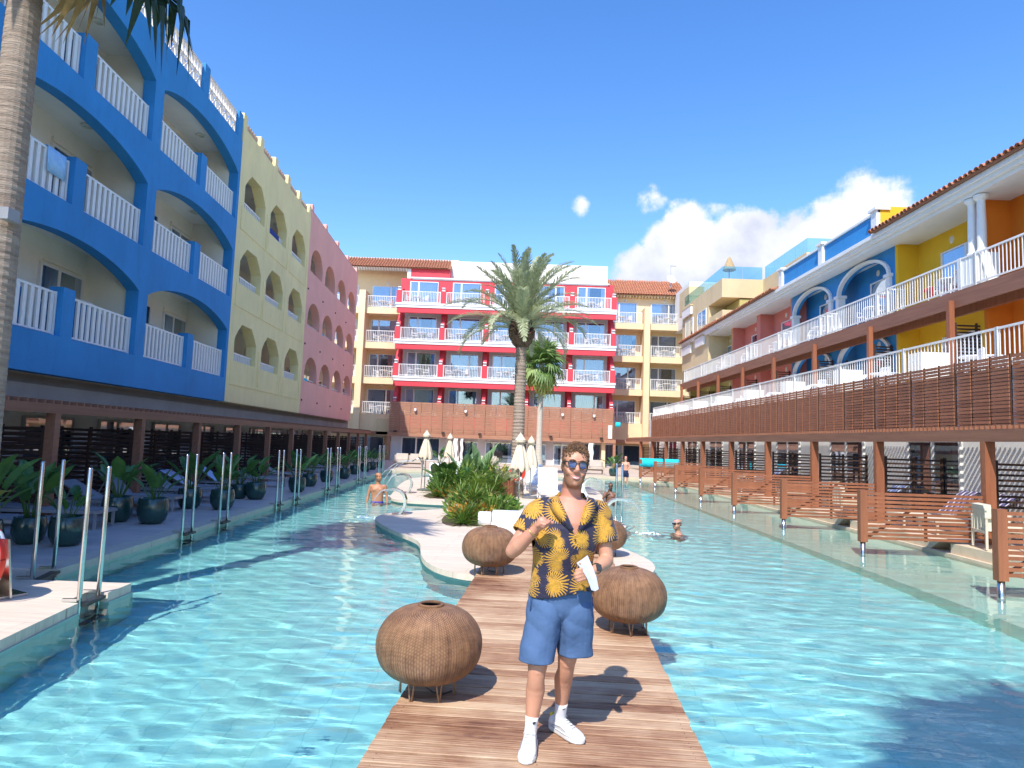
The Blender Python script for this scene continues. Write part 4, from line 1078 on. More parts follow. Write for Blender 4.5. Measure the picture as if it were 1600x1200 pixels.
# --- date palm in the middle
def date_palm(loc, ht, R_, label, nf=54, tr=.21, bk=bark, lf=lf_date, seed=1):
    t = thing('date_palm', label, 'palm tree', loc); r = random.Random(seed)
    n = int(ht / .11); mb = MB(); prof = []
    for i in range(n + 1):
        z = ht * i / n; rr_ = tr * (1.18 - .25 * min(1, z / .8)) if z < .8 else tr * (.93 + .06 * math.sin(z * 1.3))
        if z > ht - .9: rr_ *= .92
        prof += [(rr_ * 1.03, z), (rr_ * .95, z + .07)]
    mb.lathe(prof, 18, cap=True); mb.build('trunk', bk, t, smooth=False)
    bo = MB()
    for i in range(150):
        f = r.random(); z = ht - .35 + f * .8; az = r.uniform(0, 6.28); rr_ = (tr * 1.0) * (1.0 + .55 * math.sin(math.pi * min(1, f * .95)))
        c = Vector((math.cos(az) * rr_, math.sin(az) * rr_, z)); d = Vector((math.cos(az) * .8, math.sin(az) * .8, .9)).normalized()
        bo.beam(c - d * .02, c + d * .17, .13, .05, up=(math.cos(az), math.sin(az), 0))
    bo.lathe([(tr * .9, ht - .4), (tr * 1.3, ht), (tr * 1.1, ht + .5), (.05, ht + .7)], 16)
    bo.build('leaf_bases', boot_m, t)
    kinds = [pinnate(R_ * 1.0, .30, 0, 44, .42, s).mesh('frond', lf, False) for s in (1, 2)] + [pinnate(R_ * 1.05, .55, 0, 46, .42, s).mesh('frond', lf, False) for s in (3, 4)] + [pinnate(R_ * .95, .8, 0, 44, .40, s).mesh('frond', lf, False) for s in (5, 6)]
    for i in range(nf):
        f = i / (nf - 1); el = 1.5 - 1.35 * f ** 1.3 + r.uniform(-.1, .1); az = i * 2.39996 + r.uniform(-.2, .2)
        k = kinds[r.choice([0, 1, 2, 3])] if f < .5 else kinds[r.choice([2, 3, 4, 5])]
        inst('frond', k, t, loc=(.1 * math.cos(az), .1 * math.sin(az), ht + .55 - .35 * f), rot=(r.uniform(-.15, .15), -el, az), scale=r.uniform(.88, 1.08))
    return t
dp = date_palm((.27, 22.4, 0), 5.35, 2.55, 'tall silvery date palm with shaggy trunk in the middle of the island, behind the man')
# --- fan palms
def fan_palm(loc, ht, R_, label, tr, bk, lf, nf, seed, skirt=14, flare=1.5, droop=.5, lfd=lf_dry, stalk=.75, elmin=-.55):
    t = thing('fan_palm', label, 'palm tree', loc); r = random.Random(seed); n = int(ht / .09); prof = []
    for i in range(n + 1):
        z = ht * i / n; rr_ = tr * (1 + (flare - 1) * math.exp(-z / .55)) * (1 - .12 * z / ht); prof += [(rr_ * 1.012, z), (rr_ * .985, z + .06)]
    MB().lathe(prof, 20, cap=True).build('trunk', bk, t)
    ks = [fanleaf(R_, stalk, 26, s, .25, .35 if s % 2 else .6).mesh('frond', lf) for s in range(4)]; kd_ = [fanleaf(R_ * .95, stalk * .8, 22, s + 9, .1, .9).mesh('frond', lfd) for s in range(3)]
    for i in range(nf):
        f = i / (nf - 1); el = 1.35 - (1.35 - elmin) * f + r.uniform(-.12, .12); az = i * 2.39996
        inst('frond', r.choice(ks), t, loc=(0, 0, ht + .1 - .2 * f), rot=(r.uniform(-.3, .3), -el, az), scale=r.uniform(.85, 1.1))
    for i in range(skirt):
        az = i * 2.39996 + 1; inst('frond', r.choice(kd_), t, loc=(0, 0, ht - .15 - .25 * r.random()), rot=(r.uniform(-.3, .3), r.uniform(.45, 1.15), az), scale=r.uniform(.8, 1.0))
    return t
fan_palm((1.66, 38.5, 0), 6.2, 1.08, 'smaller green fan palm with pale smooth trunk flared at the foot, on the far terrace', .17, bark_pale, lf_fan, 26, 4, skirt=8, flare=2.6, lfd=lf_yel)
lp = fan_palm((-5.72, 7.3, 0), 8.1, 1.0, 'tall fan palm with thick brown fibrous trunk cut by the left edge of the photo', .185, bark, lf_dark, 34, 8, skirt=0, flare=1.3, lfd=lf_dry, stalk=1.1, elmin=.32)
kk_ = fanleaf(1.0, 1.45, 26, 31, .2, .5).mesh('frond', lf_dark); kd2 = fanleaf(.85, 1.3, 22, 33, .1, .9).mesh('frond', lf_dry)
for az_, el_, me_, sc_ in ((.05, -.78, kk_, 1.0), (-.35, -.62, kk_, .95), (.5, -.60, kk_, 1.0), (-.15, -1.02, kd2, .85), (.3, -1.15, kd2, .8)): inst('frond', me_, lp, loc=(0, 0, 8.15), rot=(.2, -el_, az_), scale=sc_)
fan_palm((.75, -4.9, 0), 11.2, 1.0, 'tall fan palm behind the camera whose shadow falls on the water at lower right', .2, bark, lf_dark, 34, 12, skirt=18, flare=1.3, stalk=1.0)
cm = MB().box(-.05, .05, -.12, .05, 0, .13); cm.build('security_light', M('grey_housing', (.30, .30, .32), .4, .05), lp, loc=(.19, -.12, 4.0))

# --- potted plants along the left terrace
POT = MB().lathe([(.0, .02), (.15, .0), (.21, .06), (.25, .18), (.255, .30), (.235, .42), (.225, .44), (.20, .44), (.205, .40), (.0, .39)], 28)
pot_me = POT.mesh('pot', pot_m, True); soil_me = MB().lathe([(0, .40), (.2, .40)], 20).mesh('soil', soil)
ban_k = [banana(.50, .24, .45, .55, seed=s, tear=.12).mesh('leaf', lf_ban, True) for s in range(3)] + [banana(.42, .20, .62, .9, seed=s + 5, tear=.15).mesh('leaf', lf_ban, True) for s in range(2)]
def potted(loc, dia, h, label, seed, n=11, extra_yellow=0):
    t = thing('potted_plant', label, 'potted plant', loc, 0, 'glazed pots with broad-leaved plants on the left terrace'); r = random.Random(seed); s = dia / .5
    inst('pot', pot_me, t, scale=(s, s, s)); inst('soil', soil_me, t, scale=(s, s, s))
    sc0 = h / 1.15
    for i in range(n):
        me = ban_k[r.randrange(5)]; az = i * 2.4 + r.uniform(-.4, .4)
        o = inst('leaf', me, t, loc=(.05 * math.cos(az), .05 * math.sin(az), .38 * s), rot=(0, r.uniform(-.12, .42), az), scale=sc0 * r.uniform(.62, 1.08))
    if extra_yellow:
        ym = banana(.42, .2, .55, 1.1, seed=3, tear=.25).mesh('leaf', lf_yel, True)
        for i in range(extra_yellow): inst('leaf', ym, t, loc=(0, 0, .38 * s), rot=(0, .3, r.uniform(0, 6)), scale=sc0 * .8)
    return t
POTS = [(-7.29, 10.43, .46, 1.25), (-6.67, 10.38, .50, .75), (-7.55, 13.19, .55, 1.15), (-6.80, 13.07, .55, .95), (-7.40, 15.83, .53, 1.2), (-6.63, 15.8, .53, 1.1), (-7.33, 18.5, .45, 1.2), (-6.86, 18.47, .53, .95),
        (-6.6, 21.2, .52, 1.15), (-6.95, 23.7, .5, 1.15), (-7.05, 26.25, .5, 1.1), (-6.95, 28.6, .5, 1.15), (-7.3, 32.1, .48, 1.1), (-7.4, 34.8, .5, 1.15), (-7.5, 37.1, .48, 1.0), (-7.6, 39.8, .4, 1.0)]
for i, (x, y, d, h) in enumerate(POTS):
    row = 'back row' if x < -7.2 else 'front row'
    potted((x, y, .0), d, h, 'leafy plant in green glazed pot on the left deck, %s from the camera, %s' % (ORD[i], row), 20 + i, n=12 if i != 1 else 9)
potted((-6.95, 8.95, 0), .6, 1.3, 'large potted plant with browning yellow leaves beside the red lifebuoy', 77, n=12, extra_yellow=6)
potted((-4.0, 39.3, 0), .5, 1.2, 'potted plant with bright strap leaves on the far terrace edge, left of the closed umbrella', 78)
potted((6.1, 39.6, 0), .5, 1.4, 'bright green potted plant between the red building and the slatted fences', 79)

# --- island beds
def rosette(loc, L_, label, n=70, seed=0, w=.035, mat=lf_yuc, stem=0.0, name='yucca'):
    t = thing(name, label, 'plant', loc)
    strap_leaves(n, L_, w, seed, stem=stem).build('leaves', mat, t)
    if stem: MB().tube([(0, 0, -.02), (.01, 0, stem)], [.05, .04], 8).build('stem', boot_m, t)
    strap_leaves(int(n * .25), L_ * .75, w, seed + 9, (1.3, 1.9), stem=stem * .8).build('dry_leaves', lf_dry, t)
    return t
rosette((-.95, 14.55, 0), .62, 'spiky yucca rosette at the front left corner of the nearest flower bed', 110, 1, .028)
rosette((-.35, 15.3, 0), .72, 'bright strap-leaved plant just behind the white daybed', 110, 2, .04)
rosette((-.78, 15.6, 0), .55, 'tall yucca on a short stem, in the middle of the nearest flower bed', 90, 3, .03, stem=.45)
rosette((-1.15, 16.6, 0), .6, 'pale yucca on a leaning stem at the back of the nearest flower bed', 80, 4, .03, stem=.35)
rosette((.02, 16.3, 0), .5, 'small green rosette at the right end of the nearest flower bed', 70, 5, .035)
rosette((-.5, 16.9, 0), .6, 'rounded green strap plant behind the tall yucca', 90, 16, .035, stem=.2)
rosette((-2.1, 21.0, 0), .75, 'dense grassy rosette at the front left corner of the far flower bed', 130, 6, .03)
rosette((-1.5, 21.1, 0), .6, 'yellow-green rosette second from the left in the far flower bed front row', 100, 7, .035)
rosette((-.95, 20.9, 0), .6, 'yucca on a short stem at the front of the far flower bed centre', 100, 8, .03, stem=.4)
rosette((-.45, 21.2, 0), .62, 'strap-leaved plant beside the slatted wooden planter', 100, 9, .035, stem=.25)
rosette((-1.4, 22.6, 0), .8, 'tall fountain-shaped plant in the middle of the far flower bed', 120, 10, .035, stem=.6, mat=lf_yuc)
rosette((-.7, 22.9, 0), .7, 'tall grassy plant left of the date palm', 110, 11, .03, stem=.7)
rosette((-2.0, 22.4, 0), .55, 'low rosette half hidden behind the grassy one, far flower bed', 90, 15, .035, stem=.3)
def shrub(loc, r_, h, label, n=260, seed=0, mats=(lf_yuc, lf_ban)):
    t = thing('shrub', label, 'shrub', loc); r = random.Random(seed)
    for k, m in enumerate(mats):
        mb = MB()
        for i in range(n // len(mats)):
            az = r.uniform(0, 6.28); rr_ = r_ * r.random() ** .5; z = h * r.random() ** .7 * (1 - .45 * (rr_ / r_) ** 2)
            p = Vector((rr_ * math.cos(az), rr_ * math.sin(az), z)); d = Vector((math.cos(az) * r.uniform(.2, 1), math.sin(az) * r.uniform(.2, 1), r.uniform(.1, 1))).normalized()
            L_ = r.uniform(.12, .24); s = d.cross(Vector((r.uniform(-1, 1), r.uniform(-1, 1), .3))).normalized() * L_ * .2; nn = d.cross(s).normalized()
            mb.add([tuple(p), tuple(p + d * L_ * .5 + s), tuple(p + d * L_ - nn * .03), tuple(p + d * L_ * .5 - s)], [(0, 1, 2), (0, 2, 3)])
        mb.build('foliage', m, t)
    MB().tube([(0, 0, 0), (.02, 0, h * .6)], [.03, .015], 6).build('stem', boot_m, t)
shrub((-1.75, 21.9, 0), .75, .85, 'low bright green shrub filling the left of the far flower bed', 620, 1)
shrub((-.95, 21.9, 0), .75, .95, 'leafy green shrub in the middle of the far flower bed', 620, 2)
shrub((-.35, 22.2, 0), .5, 1.0, 'yellow-green shrub beside the wooden planter', 400, 3, (lf_yuc, lf_yel))
shrub((-.75, 15.2, 0), .5, .35, 'low orange and green ground plant under the yucca at the daybed', 320, 4, (lf_ora, lf_yuc))
shrub((-.85, 16.1, 0), .6, .55, 'variegated low shrub in the nearest flower bed', 380, 5, (lf_yuc, lf_yel, lf_ban))
shrub((-.2, 15.8, 0), .45, .5, 'green shrub behind the daybed end', 300, 6)
shrub((-1.6, 21.2, 0), .65, .32, 'reddish brown ground plant along the front of the far flower bed', 340, 7, (lf_ora, lf_ban))
bed = M('bed_soil', (.10, .07, .045), .95, .3, 8, .5, 30)
MB().prism(smooth_poly([(-1.45, 14.2), (-.55, 14.35), (.15, 15.3), (.3, 16.6), (-.2, 17.3), (-1.5, 17.0)], 2), -.003, .012).build('planting_bed', bed, kind='structure')
MB().prism(smooth_poly([(-2.6, 20.55), (-.2, 20.5), (.1, 21.4), (-.2, 23.4), (-2.0, 23.6), (-2.7, 22.3)], 2), -.003, .012).build('planting_bed', bed, kind='structure')
st = thing('bird_of_paradise', 'tall clump of broad grey-green paddle leaves rising behind the far flower bed', 'plant', (-1.35, 23.6, 0))
big = [banana(.85, .42, .8, .35, seed=s, tear=.08, up0=1.45).mesh('leaf', lf_grey, True) for s in range(3)]
for i in range(13): inst('leaf', big[i % 3], st, loc=(RN.uniform(-.35, .45), RN.uniform(-.2, .2), 0), rot=(0, RN.uniform(-.1, .38), RN.uniform(0, 6.28)), scale=RN.uniform(.75, 1.12))
st2 = thing('banana_plant', 'dark green banana clump at the left end of the far flower bed', 'plant', (-2.15, 22.9, 0))
big2 = [banana(.6, .3, .45, .7, seed=s + 20, tear=.1).mesh('leaf', lf_ban, True) for s in range(3)]
for i in range(15): inst('leaf', big2[i % 3], st2, loc=(RN.uniform(-.25, .25), RN.uniform(-.2, .2), 0), rot=(0, RN.uniform(-.1, .5), RN.uniform(0, 6.28)), scale=RN.uniform(.8, 1.25))
# wooden planter with flowers
pl = thing('wooden_planter', 'round planter of upright red-brown slats full of white and yellow foliage beside the date palm', 'planter', (-.12, 22.0, 0))
psl = MB().box(.285, .315, -.032, .032, 0, .56).mesh('slat', wood_red)
for i in range(26): inst('slat', psl, pl, rz=i * 2 * math.pi / 26)
MB().lathe([(0, .5), (.28, .5), (.28, 0)], 20).build('soil', soil, pl)
sh_ = MB(); r = random.Random(4)
for i in range(300):
    az = r.uniform(0, 6.28); rr_ = .34 * r.random() ** .5; p = Vector((rr_ * math.cos(az), rr_ * math.sin(az), .5 + .32 * r.random())); d = Vector((math.cos(az), math.sin(az), r.uniform(0, 1.2))).normalized(); s = d.cross(Vector((r.random(), .3, r.random()))).normalized() * .03
    sh_.add([tuple(p), tuple(p + d * .07 + s), tuple(p + d * .15), tuple(p + d * .07 - s)], [(0, 1, 2, 3)])
sh_.build('foliage', leaf_m('variegated_leaf', (.16, .26, .06), (.72, .72, .50), .5), pl)

# ------------------------------------------------------------------ rattan lamps
def rattan():
    m, N, L, b = _tree('rattan_weave')
    tc = N.new('ShaderNodeTexCoord'); sp = N.new('ShaderNodeSeparateXYZ'); L.new(tc.outputs['Object'], sp.inputs[0])
    def mt(op, a, b_=None, c=None):
        n = N.new('ShaderNodeMath'); n.operation = op
        for i, x in enumerate((a, b_, c)):
            if x is None: continue
            if isinstance(x, (int, float)): n.inputs[i].default_value = x
            else: L.new(x, n.inputs[i])
        return n.outputs[0]
    ang = mt('ARCTAN2', sp.outputs[1], sp.outputs[0]); col = mt('MULTIPLY', ang, 120 / (2 * math.pi))
    odd = mt('MULTIPLY', mt('FLOOR', mt('ADD', col, 0)), math.pi)
    rows = mt('SINE', mt('ADD', mt('MULTIPLY', sp.outputs[2], 2 * math.pi / .0085), odd)); cols = mt('ABSOLUTE', mt('SINE', mt('MULTIPLY', col, math.pi)))
    h = mt('MULTIPLY', mt('ADD', mt('MULTIPLY', rows, .5), .5), mt('POWER', cols, .5))
    n = N.new('ShaderNodeTexNoise'); n.inputs['Scale'].default_value = 9; n.inputs['Detail'].default_value = 8; n.inputs['Roughness'].default_value = .7; L.new(tc.outputs['Object'], n.inputs['Vector'])
    rib = mt('POWER', mt('ABSOLUTE', mt('SINE', mt('MULTIPLY', ang, 20))), .35)
    f = mt('ADD', mt('MULTIPLY', mt('MULTIPLY', h, rib), .40), mt('MULTIPLY', n.outputs['Fac'], .82))
    cr = N.new('ShaderNodeValToRGB'); L.new(f, cr.inputs[0]); e = cr.color_ramp.elements; e[0].position = .22; e[0].color = (.035, .016, .010, 1); e[1].position = .85; e[1].color = (.50, .28, .14, 1); k = e.new(.5); k.color = (.26, .125, .060, 1)
    L.new(cr.outputs[0], b.inputs['Base Color']); b.inputs['Roughness'].default_value = .5
    bp = N.new('ShaderNodeBump'); bp.inputs['Strength'].default_value = .9; bp.inputs['Distance'].default_value = .006; L.new(h, bp.inputs['Height']); L.new(bp.outputs[0], b.inputs['Normal'])
    return m
rat = rattan(); cane = M('cane_leg', (.34, .20, .11), .5, .2, 10)
def rattan_body(R_=.375, H=.55):
    prof = []; n = 26; zc = .55
    for i in range(n + 1):
        t = i / n; a = -math.pi * .5 + math.pi * t * .968 + .02
        c, s = math.cos(a), math.sin(a)
        rr_ = R_ * (abs(c) ** .74); z = H * .5 + H * .5 * (s * (1.0 if s < 0 else .98)) + (.035 * (1 - c) if s < 0 else 0)
        prof.append((max(rr_, .13 if t < .5 else .075), z))
    mb = MB(); NA = 96
    rings = []
    for (r_, z) in prof:
        rings.append([((r_ * (1 + .012 * abs(math.sin(i * math.pi / 4)))) * math.cos(2 * math.pi * i / NA), (r_ * (1 + .012 * abs(math.sin(i * math.pi / 4)))) * math.sin(2 * math.pi * i / NA), z) for i in range(NA)])
    mb.rings(rings, cap=False)
    return mb
RB_ = rattan_body().mesh('shade', rat, True)
rim = MB().tube([(.082 * math.cos(2 * math.pi * i / 28), .082 * math.sin(2 * math.pi * i / 28), .547) for i in range(29)], .012, 8, cap=False).mesh('rim', rat, True)
inner = MB().lathe([(.075, .54), (.33, .36), (.33, .15), (.0, .06)], 24).mesh('liner', M('dark_liner', (.012, .010, .009), .9, .2, 5))
hair = MB()
for i in range(6):
    a = i * math.pi / 3
    if i % 1 == 0:
        p0, p1 = a - .16, a + .16; r1 = .19
        hair.tube([(r1 * math.cos(p0), r1 * math.sin(p0), .06), (r1 * 1.05 * math.cos(a), r1 * 1.05 * math.sin(a), -.12), (r1 * 1.0 * math.cos(a + .05), r1 * math.sin(a + .05), -.12), (r1 * math.cos(p1), r1 * math.sin(p1), .06)], .007, 6)
hair.tube([(.19 * math.cos(2 * math.pi * i / 24), .19 * math.sin(2 * math.pi * i / 24), .03) for i in range(25)], .008, 6, cap=False)
hair_me = hair.mesh('wire_stand', cane, True)
cord_me = MB().tube([(.0, .02, .03), (.03, 0, -.04), (-.03, .02, -.08), (.04, -.02, -.11), (.10, -.03, -.122), (.17, .05, -.122)], .006, 6).mesh('cable', dark_metal, True)
def lamp(loc, s, label, rz=0.0):
    t = thing('rattan_lamp', label, 'lantern', loc, rz, 'round rattan lanterns on the boardwalk', scale=s)
    inst('shade', RB_, t, loc=(0, 0, .068)); inst('rim', rim, t, loc=(0, 0, .068)); inst('liner', inner, t, loc=(0, 0, .068)); inst('wire_stand', hair_me, t, loc=(0, 0, .122)); inst('cable', cord_me, t, loc=(0, 0, .125))
BWZ = .036
lamp((-.515, 4.85, BWZ), .98, 'big round rattan lantern nearest the camera, on the left edge of the boardwalk')
lamp((1.19, 6.62, BWZ), .97, 'round rattan lantern on the right edge of the boardwalk, just behind the man', .5)
lamp((-.22, 9.2, BWZ), 1.0, 'round rattan lantern at the left where the boardwalk meets the pale island', 1.1)
lamp((1.60, 11.2, -.004), .97, 'round rattan lantern half hidden behind the man on the right part of the island', 2.0)

# ------------------------------------------------------------------ pool fittings
def ladder(x, y, label, rz=0.0, z=0.0, gap=.4):
    t = thing('pool_ladder', label, 'ladder', (x, y, z), rz, 'steel pool ladders along the left edge')
    pm_ = MB().tube([(0, 0, -.9), (0, 0, 1.36), (0, 0, 1.375)], [.024, .024, .018], 12).mesh('pole', steel, True)
    for s in (-1, 1): inst('pole', pm_, t, loc=(0, s * gap / 2, 0))
    st_ = MB().box(-.05, .05, -gap / 2, gap / 2, -.02, .012).mesh('step', dark_metal)
    for zz in (-.03, -.30, -.57): inst('step', st_, t, loc=(.03, 0, zz))
    fl_ = MB().lathe([(.05, 0), (.05, .015), (.026, .02)], 14).mesh('flange', steel)
    for s in (-1, 1): MB().beam((0, s * gap / 2, .02), (-.16, s * gap / 2, .02), .035, .03).build('bracket', steel, t)
for i, y in enumerate((12.2, 13.85, 17.5, 19.1, 22.8, 24.3, 28.2, 29.7, 33.6, 34.9)):
    ladder(LX(y) + .07, y, 'tall twin-pole steel ladder, %s from the camera on the long left pool edge' % ORD[i], .035)
ladder(-5.62, 8.36, 'tall twin-pole steel ladder at the near corner of the shaded left deck', .25, gap=.62)
ladder(-4.40, 7.30, 'tall twin-pole steel ladder in the notch of the sunlit platform, lower left', .1, gap=.40)
ladder(2.60, 15.9, 'tall twin-pole steel ladder at the right tip of the island behind the man', 1.2, gap=.14)
wm, N_, L_2, b_2 = _tree('falling_water'); N_.remove(b_2)
tr = N_.new('ShaderNodeBsdfTransparent'); tr.inputs[0].default_value = (.93, .97, 1, 1); df = N_.new('ShaderNodeBsdfDiffuse'); df.inputs[0].default_value = (.86, .93, .97, 1); gl_ = N_.new('ShaderNodeBsdfGlossy'); gl_.inputs['Roughness'].default_value = .12
mx1 = N_.new('ShaderNodeMixShader'); mx1.inputs[0].default_value = .3; L_2.new(df.outputs[0], mx1.inputs[1]); L_2.new(gl_.outputs[0], mx1.inputs[2])
tcw = N_.new('ShaderNodeTexCoord'); nw = N_.new('ShaderNodeTexNoise'); mpw = N_.new('ShaderNodeMapping'); mpw.inputs['Scale'].default_value = (3, 30, 3); L_2.new(tcw.outputs['Object'], mpw.inputs[0]); L_2.new(mpw.outputs[0], nw.inputs['Vector']); nw.inputs['Scale'].default_value = 2
mrw = N_.new('ShaderNodeMapRange'); L_2.new(nw.outputs['Fac'], mrw.inputs[0]); mrw.inputs[1].default_value = .35; mrw.inputs[2].default_value = .75; mrw.inputs[3].default_value = .10; mrw.inputs[4].default_value = .75
mx2 = N_.new('ShaderNodeMixShader'); L_2.new(mrw.outputs[0], mx2.inputs[0]); L_2.new(tr.outputs[0], mx2.inputs[1]); L_2.new(mx1.outputs[0], mx2.inputs[2]); L_2.new(mx2.outputs[0], N_['Material Output'].inputs[0])
foam_m = M('foam', (.80, .90, .93), .5, .05, 20)
def spout(loc, s, mirror, label, fall=True):
    t = thing('water_spout', label, 'water feature', loc, math.pi if mirror else 0, scale=s)
    P = [(0, 0), (.07, .10), (.115, .22), (.12, .34), (.08, .45), (0, .53), (-.11, .575), (-.24, .575), (-.35, .545)]
    mb = MB(); rows = []
    for i, (x, z) in enumerate(P):
        q = P[min(i + 1, len(P) - 1)]; o = P[max(i - 1, 0)]; d = Vector((q[0] - o[0], 0, q[1] - o[1])).normalized(); nn = Vector((-d.z, 0, d.x)) * .028; w = .14 - .03 * i / 8
        c = Vector((x, 0, z)); rows.append([c - nn + Vector((0, -w, 0)), c - nn + Vector((0, w, 0)), c + nn + Vector((0, w, 0)), c + nn + Vector((0, -w, 0))])
    mb.rings(rows); mb.build('steel_band', steel, t, smooth=False)
    MB().lathe([(.2, 0), (.2, .012), (0, .012)], 20).build('foot_plate', steel, t)
    w_ = MB(); rows = []
    for i in range(13):
        f = i / 12; x = -.35 - .42 * f - .04; z = .545 - .66 * f ** 1.9; ww = .10 - .03 * f
        rows.append([Vector((x + .008 * math.sin(j * 2.1), -ww + 2 * ww * j / 6, z + .02 * math.sin(j * 1.3))) for j in range(7)])
    w_.rings(rows, cap=False, closed=False); w_.build('water_sheet', wm, t)
    fo = MB(); r = random.Random(6)
    for i in range(60):
        a = r.uniform(0, 6.28); d = .22 * r.random(); q = r.uniform(.008, .03); fo.lathe([(0, -q * .5), (q, 0), (0, q * .6)], 6, (-.8 + d * math.cos(a) * 1.3, d * math.sin(a), -.115))
    fo.build('splash', foam_m, t, kind='stuff')
spout((-2.55, 16.16, 0), 1.0, False, 'curved steel water spout on the left tip of the near island, pouring into the pool')
spout((-3.32, 22.4, 0), 1.05, False, 'curved steel water spout on the left shore of the far island, behind the standing bather')
spout((2.30, 15.15, 0), 1.05, True, 'curved steel water spout on the right tip of the near island, beside the man')
spout((2.85, 24.6, 0), 1.0, True, 'small curved water spout on the right shore of the far island, behind the man')
wc = thing('water_cannon', 'tall curved steel pipe throwing thin water jets over the pool, left of the flower beds', 'water feature', (-3.09, 24.0, 0))
MB().tube([(0, 0, 0), (.02, 0, .7), (.0, 0, .95), (-.08, 0, 1.08), (-.2, 0, 1.08), (-.34, 0, .98)], .022, 10).build('pipe', steel, wc, smooth=True)
for k, dx in enumerate((-1.0, -.8, -1.25)):
    MB().tube([(-.34 + dx * f, .05 * k * f, .98 + .25 * f - .95 * f * f) for f in [i / 12 for i in range(13)]], .013, 5).build('jet', wm, wc)

# closed parasols
canv = M('parasol_canvas', (.74, .62, .46), .85, .05, 6, .2, 90)
def parasol(loc, h, L_, r_, label):
    t = thing('closed_parasol', label, 'parasol', loc, RN.uniform(0, 1), 'closed cream parasols'); mb = MB(); n = 48; rings = []
    for i, (f, rr_) in enumerate(((0, .03), (.1, .18), (.3, .42), (.55, .68), (.8, .9), (.93, 1.0), (1.0, .96))):
        z = h - .16 - L_ * f; ring = []
        for k in range(n):
            a = 2 * math.pi * k / n; q = r_ * rr_ * (1 - .28 * abs(math.sin(a * 4)) ** .7 - .05 * math.sin(a * 11)); ring.append((q * math.cos(a), q * math.sin(a), z + (.05 * math.sin(a * 8) if f > .9 else 0)))
        rings.append(ring)
    mb.rings(rings, cap=False); mb.build('canopy', canv, t, smooth=True)
    MB().lathe([(0, h), (.012, h - .01), (.02, h - .04), (r_ * .5, h - .2), (r_ * .47, h - .26), (r_ * .4, h - .24)], 16).build('cap', canv, t)
    MB().tube([(0, 0, 0), (0, 0, h - .02)], .019, 10).build('pole', steel, t); MB().lathe([(0, .07), (.05, .07), (.22, .05), (.26, .03), (.26, 0)], 24).build('base', M('grey_base', (.16, .16, .16), .7, .1, 5), t)
parasol((-2.93, 23.7, 0), 2.12, .85, .27, 'closed cream parasol on the left, over the white lounger')
parasol((-2.45, 27.6, 0), 2.08, .85, .24, 'closed cream parasol second from the left, partly behind broad leaves')
parasol((.26, 16.7, 0), 2.05, .78, .27, 'closed cream parasol nearest the camera, in front of the date palm trunk')
parasol((.70, 22.0, 0), 2.03, .85, .25, 'closed cream parasol just right of the date palm trunk')

# ring buoys
red_p = M('orange_red_plastic', (.80, .045, .02), .4, .08, 3); wht_p = M('white_band', (.80, .80, .80), .4, .03)
def buoy(loc, rot, s, label, stand=False):
    t = thing('lifebuoy', label, 'lifebuoy', loc, 0, 'red and white lifebuoys'); t.rotation_euler = rot; t.scale = (s, s, s); R1, r1 = .29, .085
    MB().tube([(R1 * math.cos(2 * math.pi * i / 40), 0, R1 * math.sin(2 * math.pi * i / 40)) for i in range(41)], r1, 14, cap=False, flat=.7).build('ring', red_p, t, smooth=True)
    for k in range(4):
        a0 = math.pi / 4 + k * math.pi / 2
        MB().tube([(R1 * math.cos(a0 + d), 0, R1 * math.sin(a0 + d)) for d in (-.16, -.08, 0, .08, .16)], r1 * 1.03, 14, cap=False, flat=.72).build('band', wht_p, t, smooth=True)
    MB().tube([(.40 * math.cos(2 * math.pi * i / 32) * (1 - .06 * abs(math.sin(i * math.pi / 8 + .78))), -.02, .40 * math.sin(2 * math.pi * i / 32) * (1 - .06 * abs(math.sin(i * math.pi / 8 + .78)))) for i in range(33)], .009, 5, cap=False).build('rope', wht_p, t)
buoy((.27, 22.02, .80), (0, .2, .1), .78, 'red and white lifebuoy hanging on the date palm trunk')
buoy((-5.36, 7.02, .44), (0, 0, -.5), 1.0, 'red lifebuoy with white rope cut by the left edge of the photo')
bs = thing('buoy_stand', 'slanted steel stand holding the red lifebuoy at the left edge', 'stand', (-5.36, 7.12, 0), -.5)
MB().beam((0, .12, 0), (0, .05, .62), .5, .02, up=(0, 1, 0)).build('plate', steel, bs); MB().box(-.2, .2, -.1, .3, 0, .03).build('foot', steel, bs)

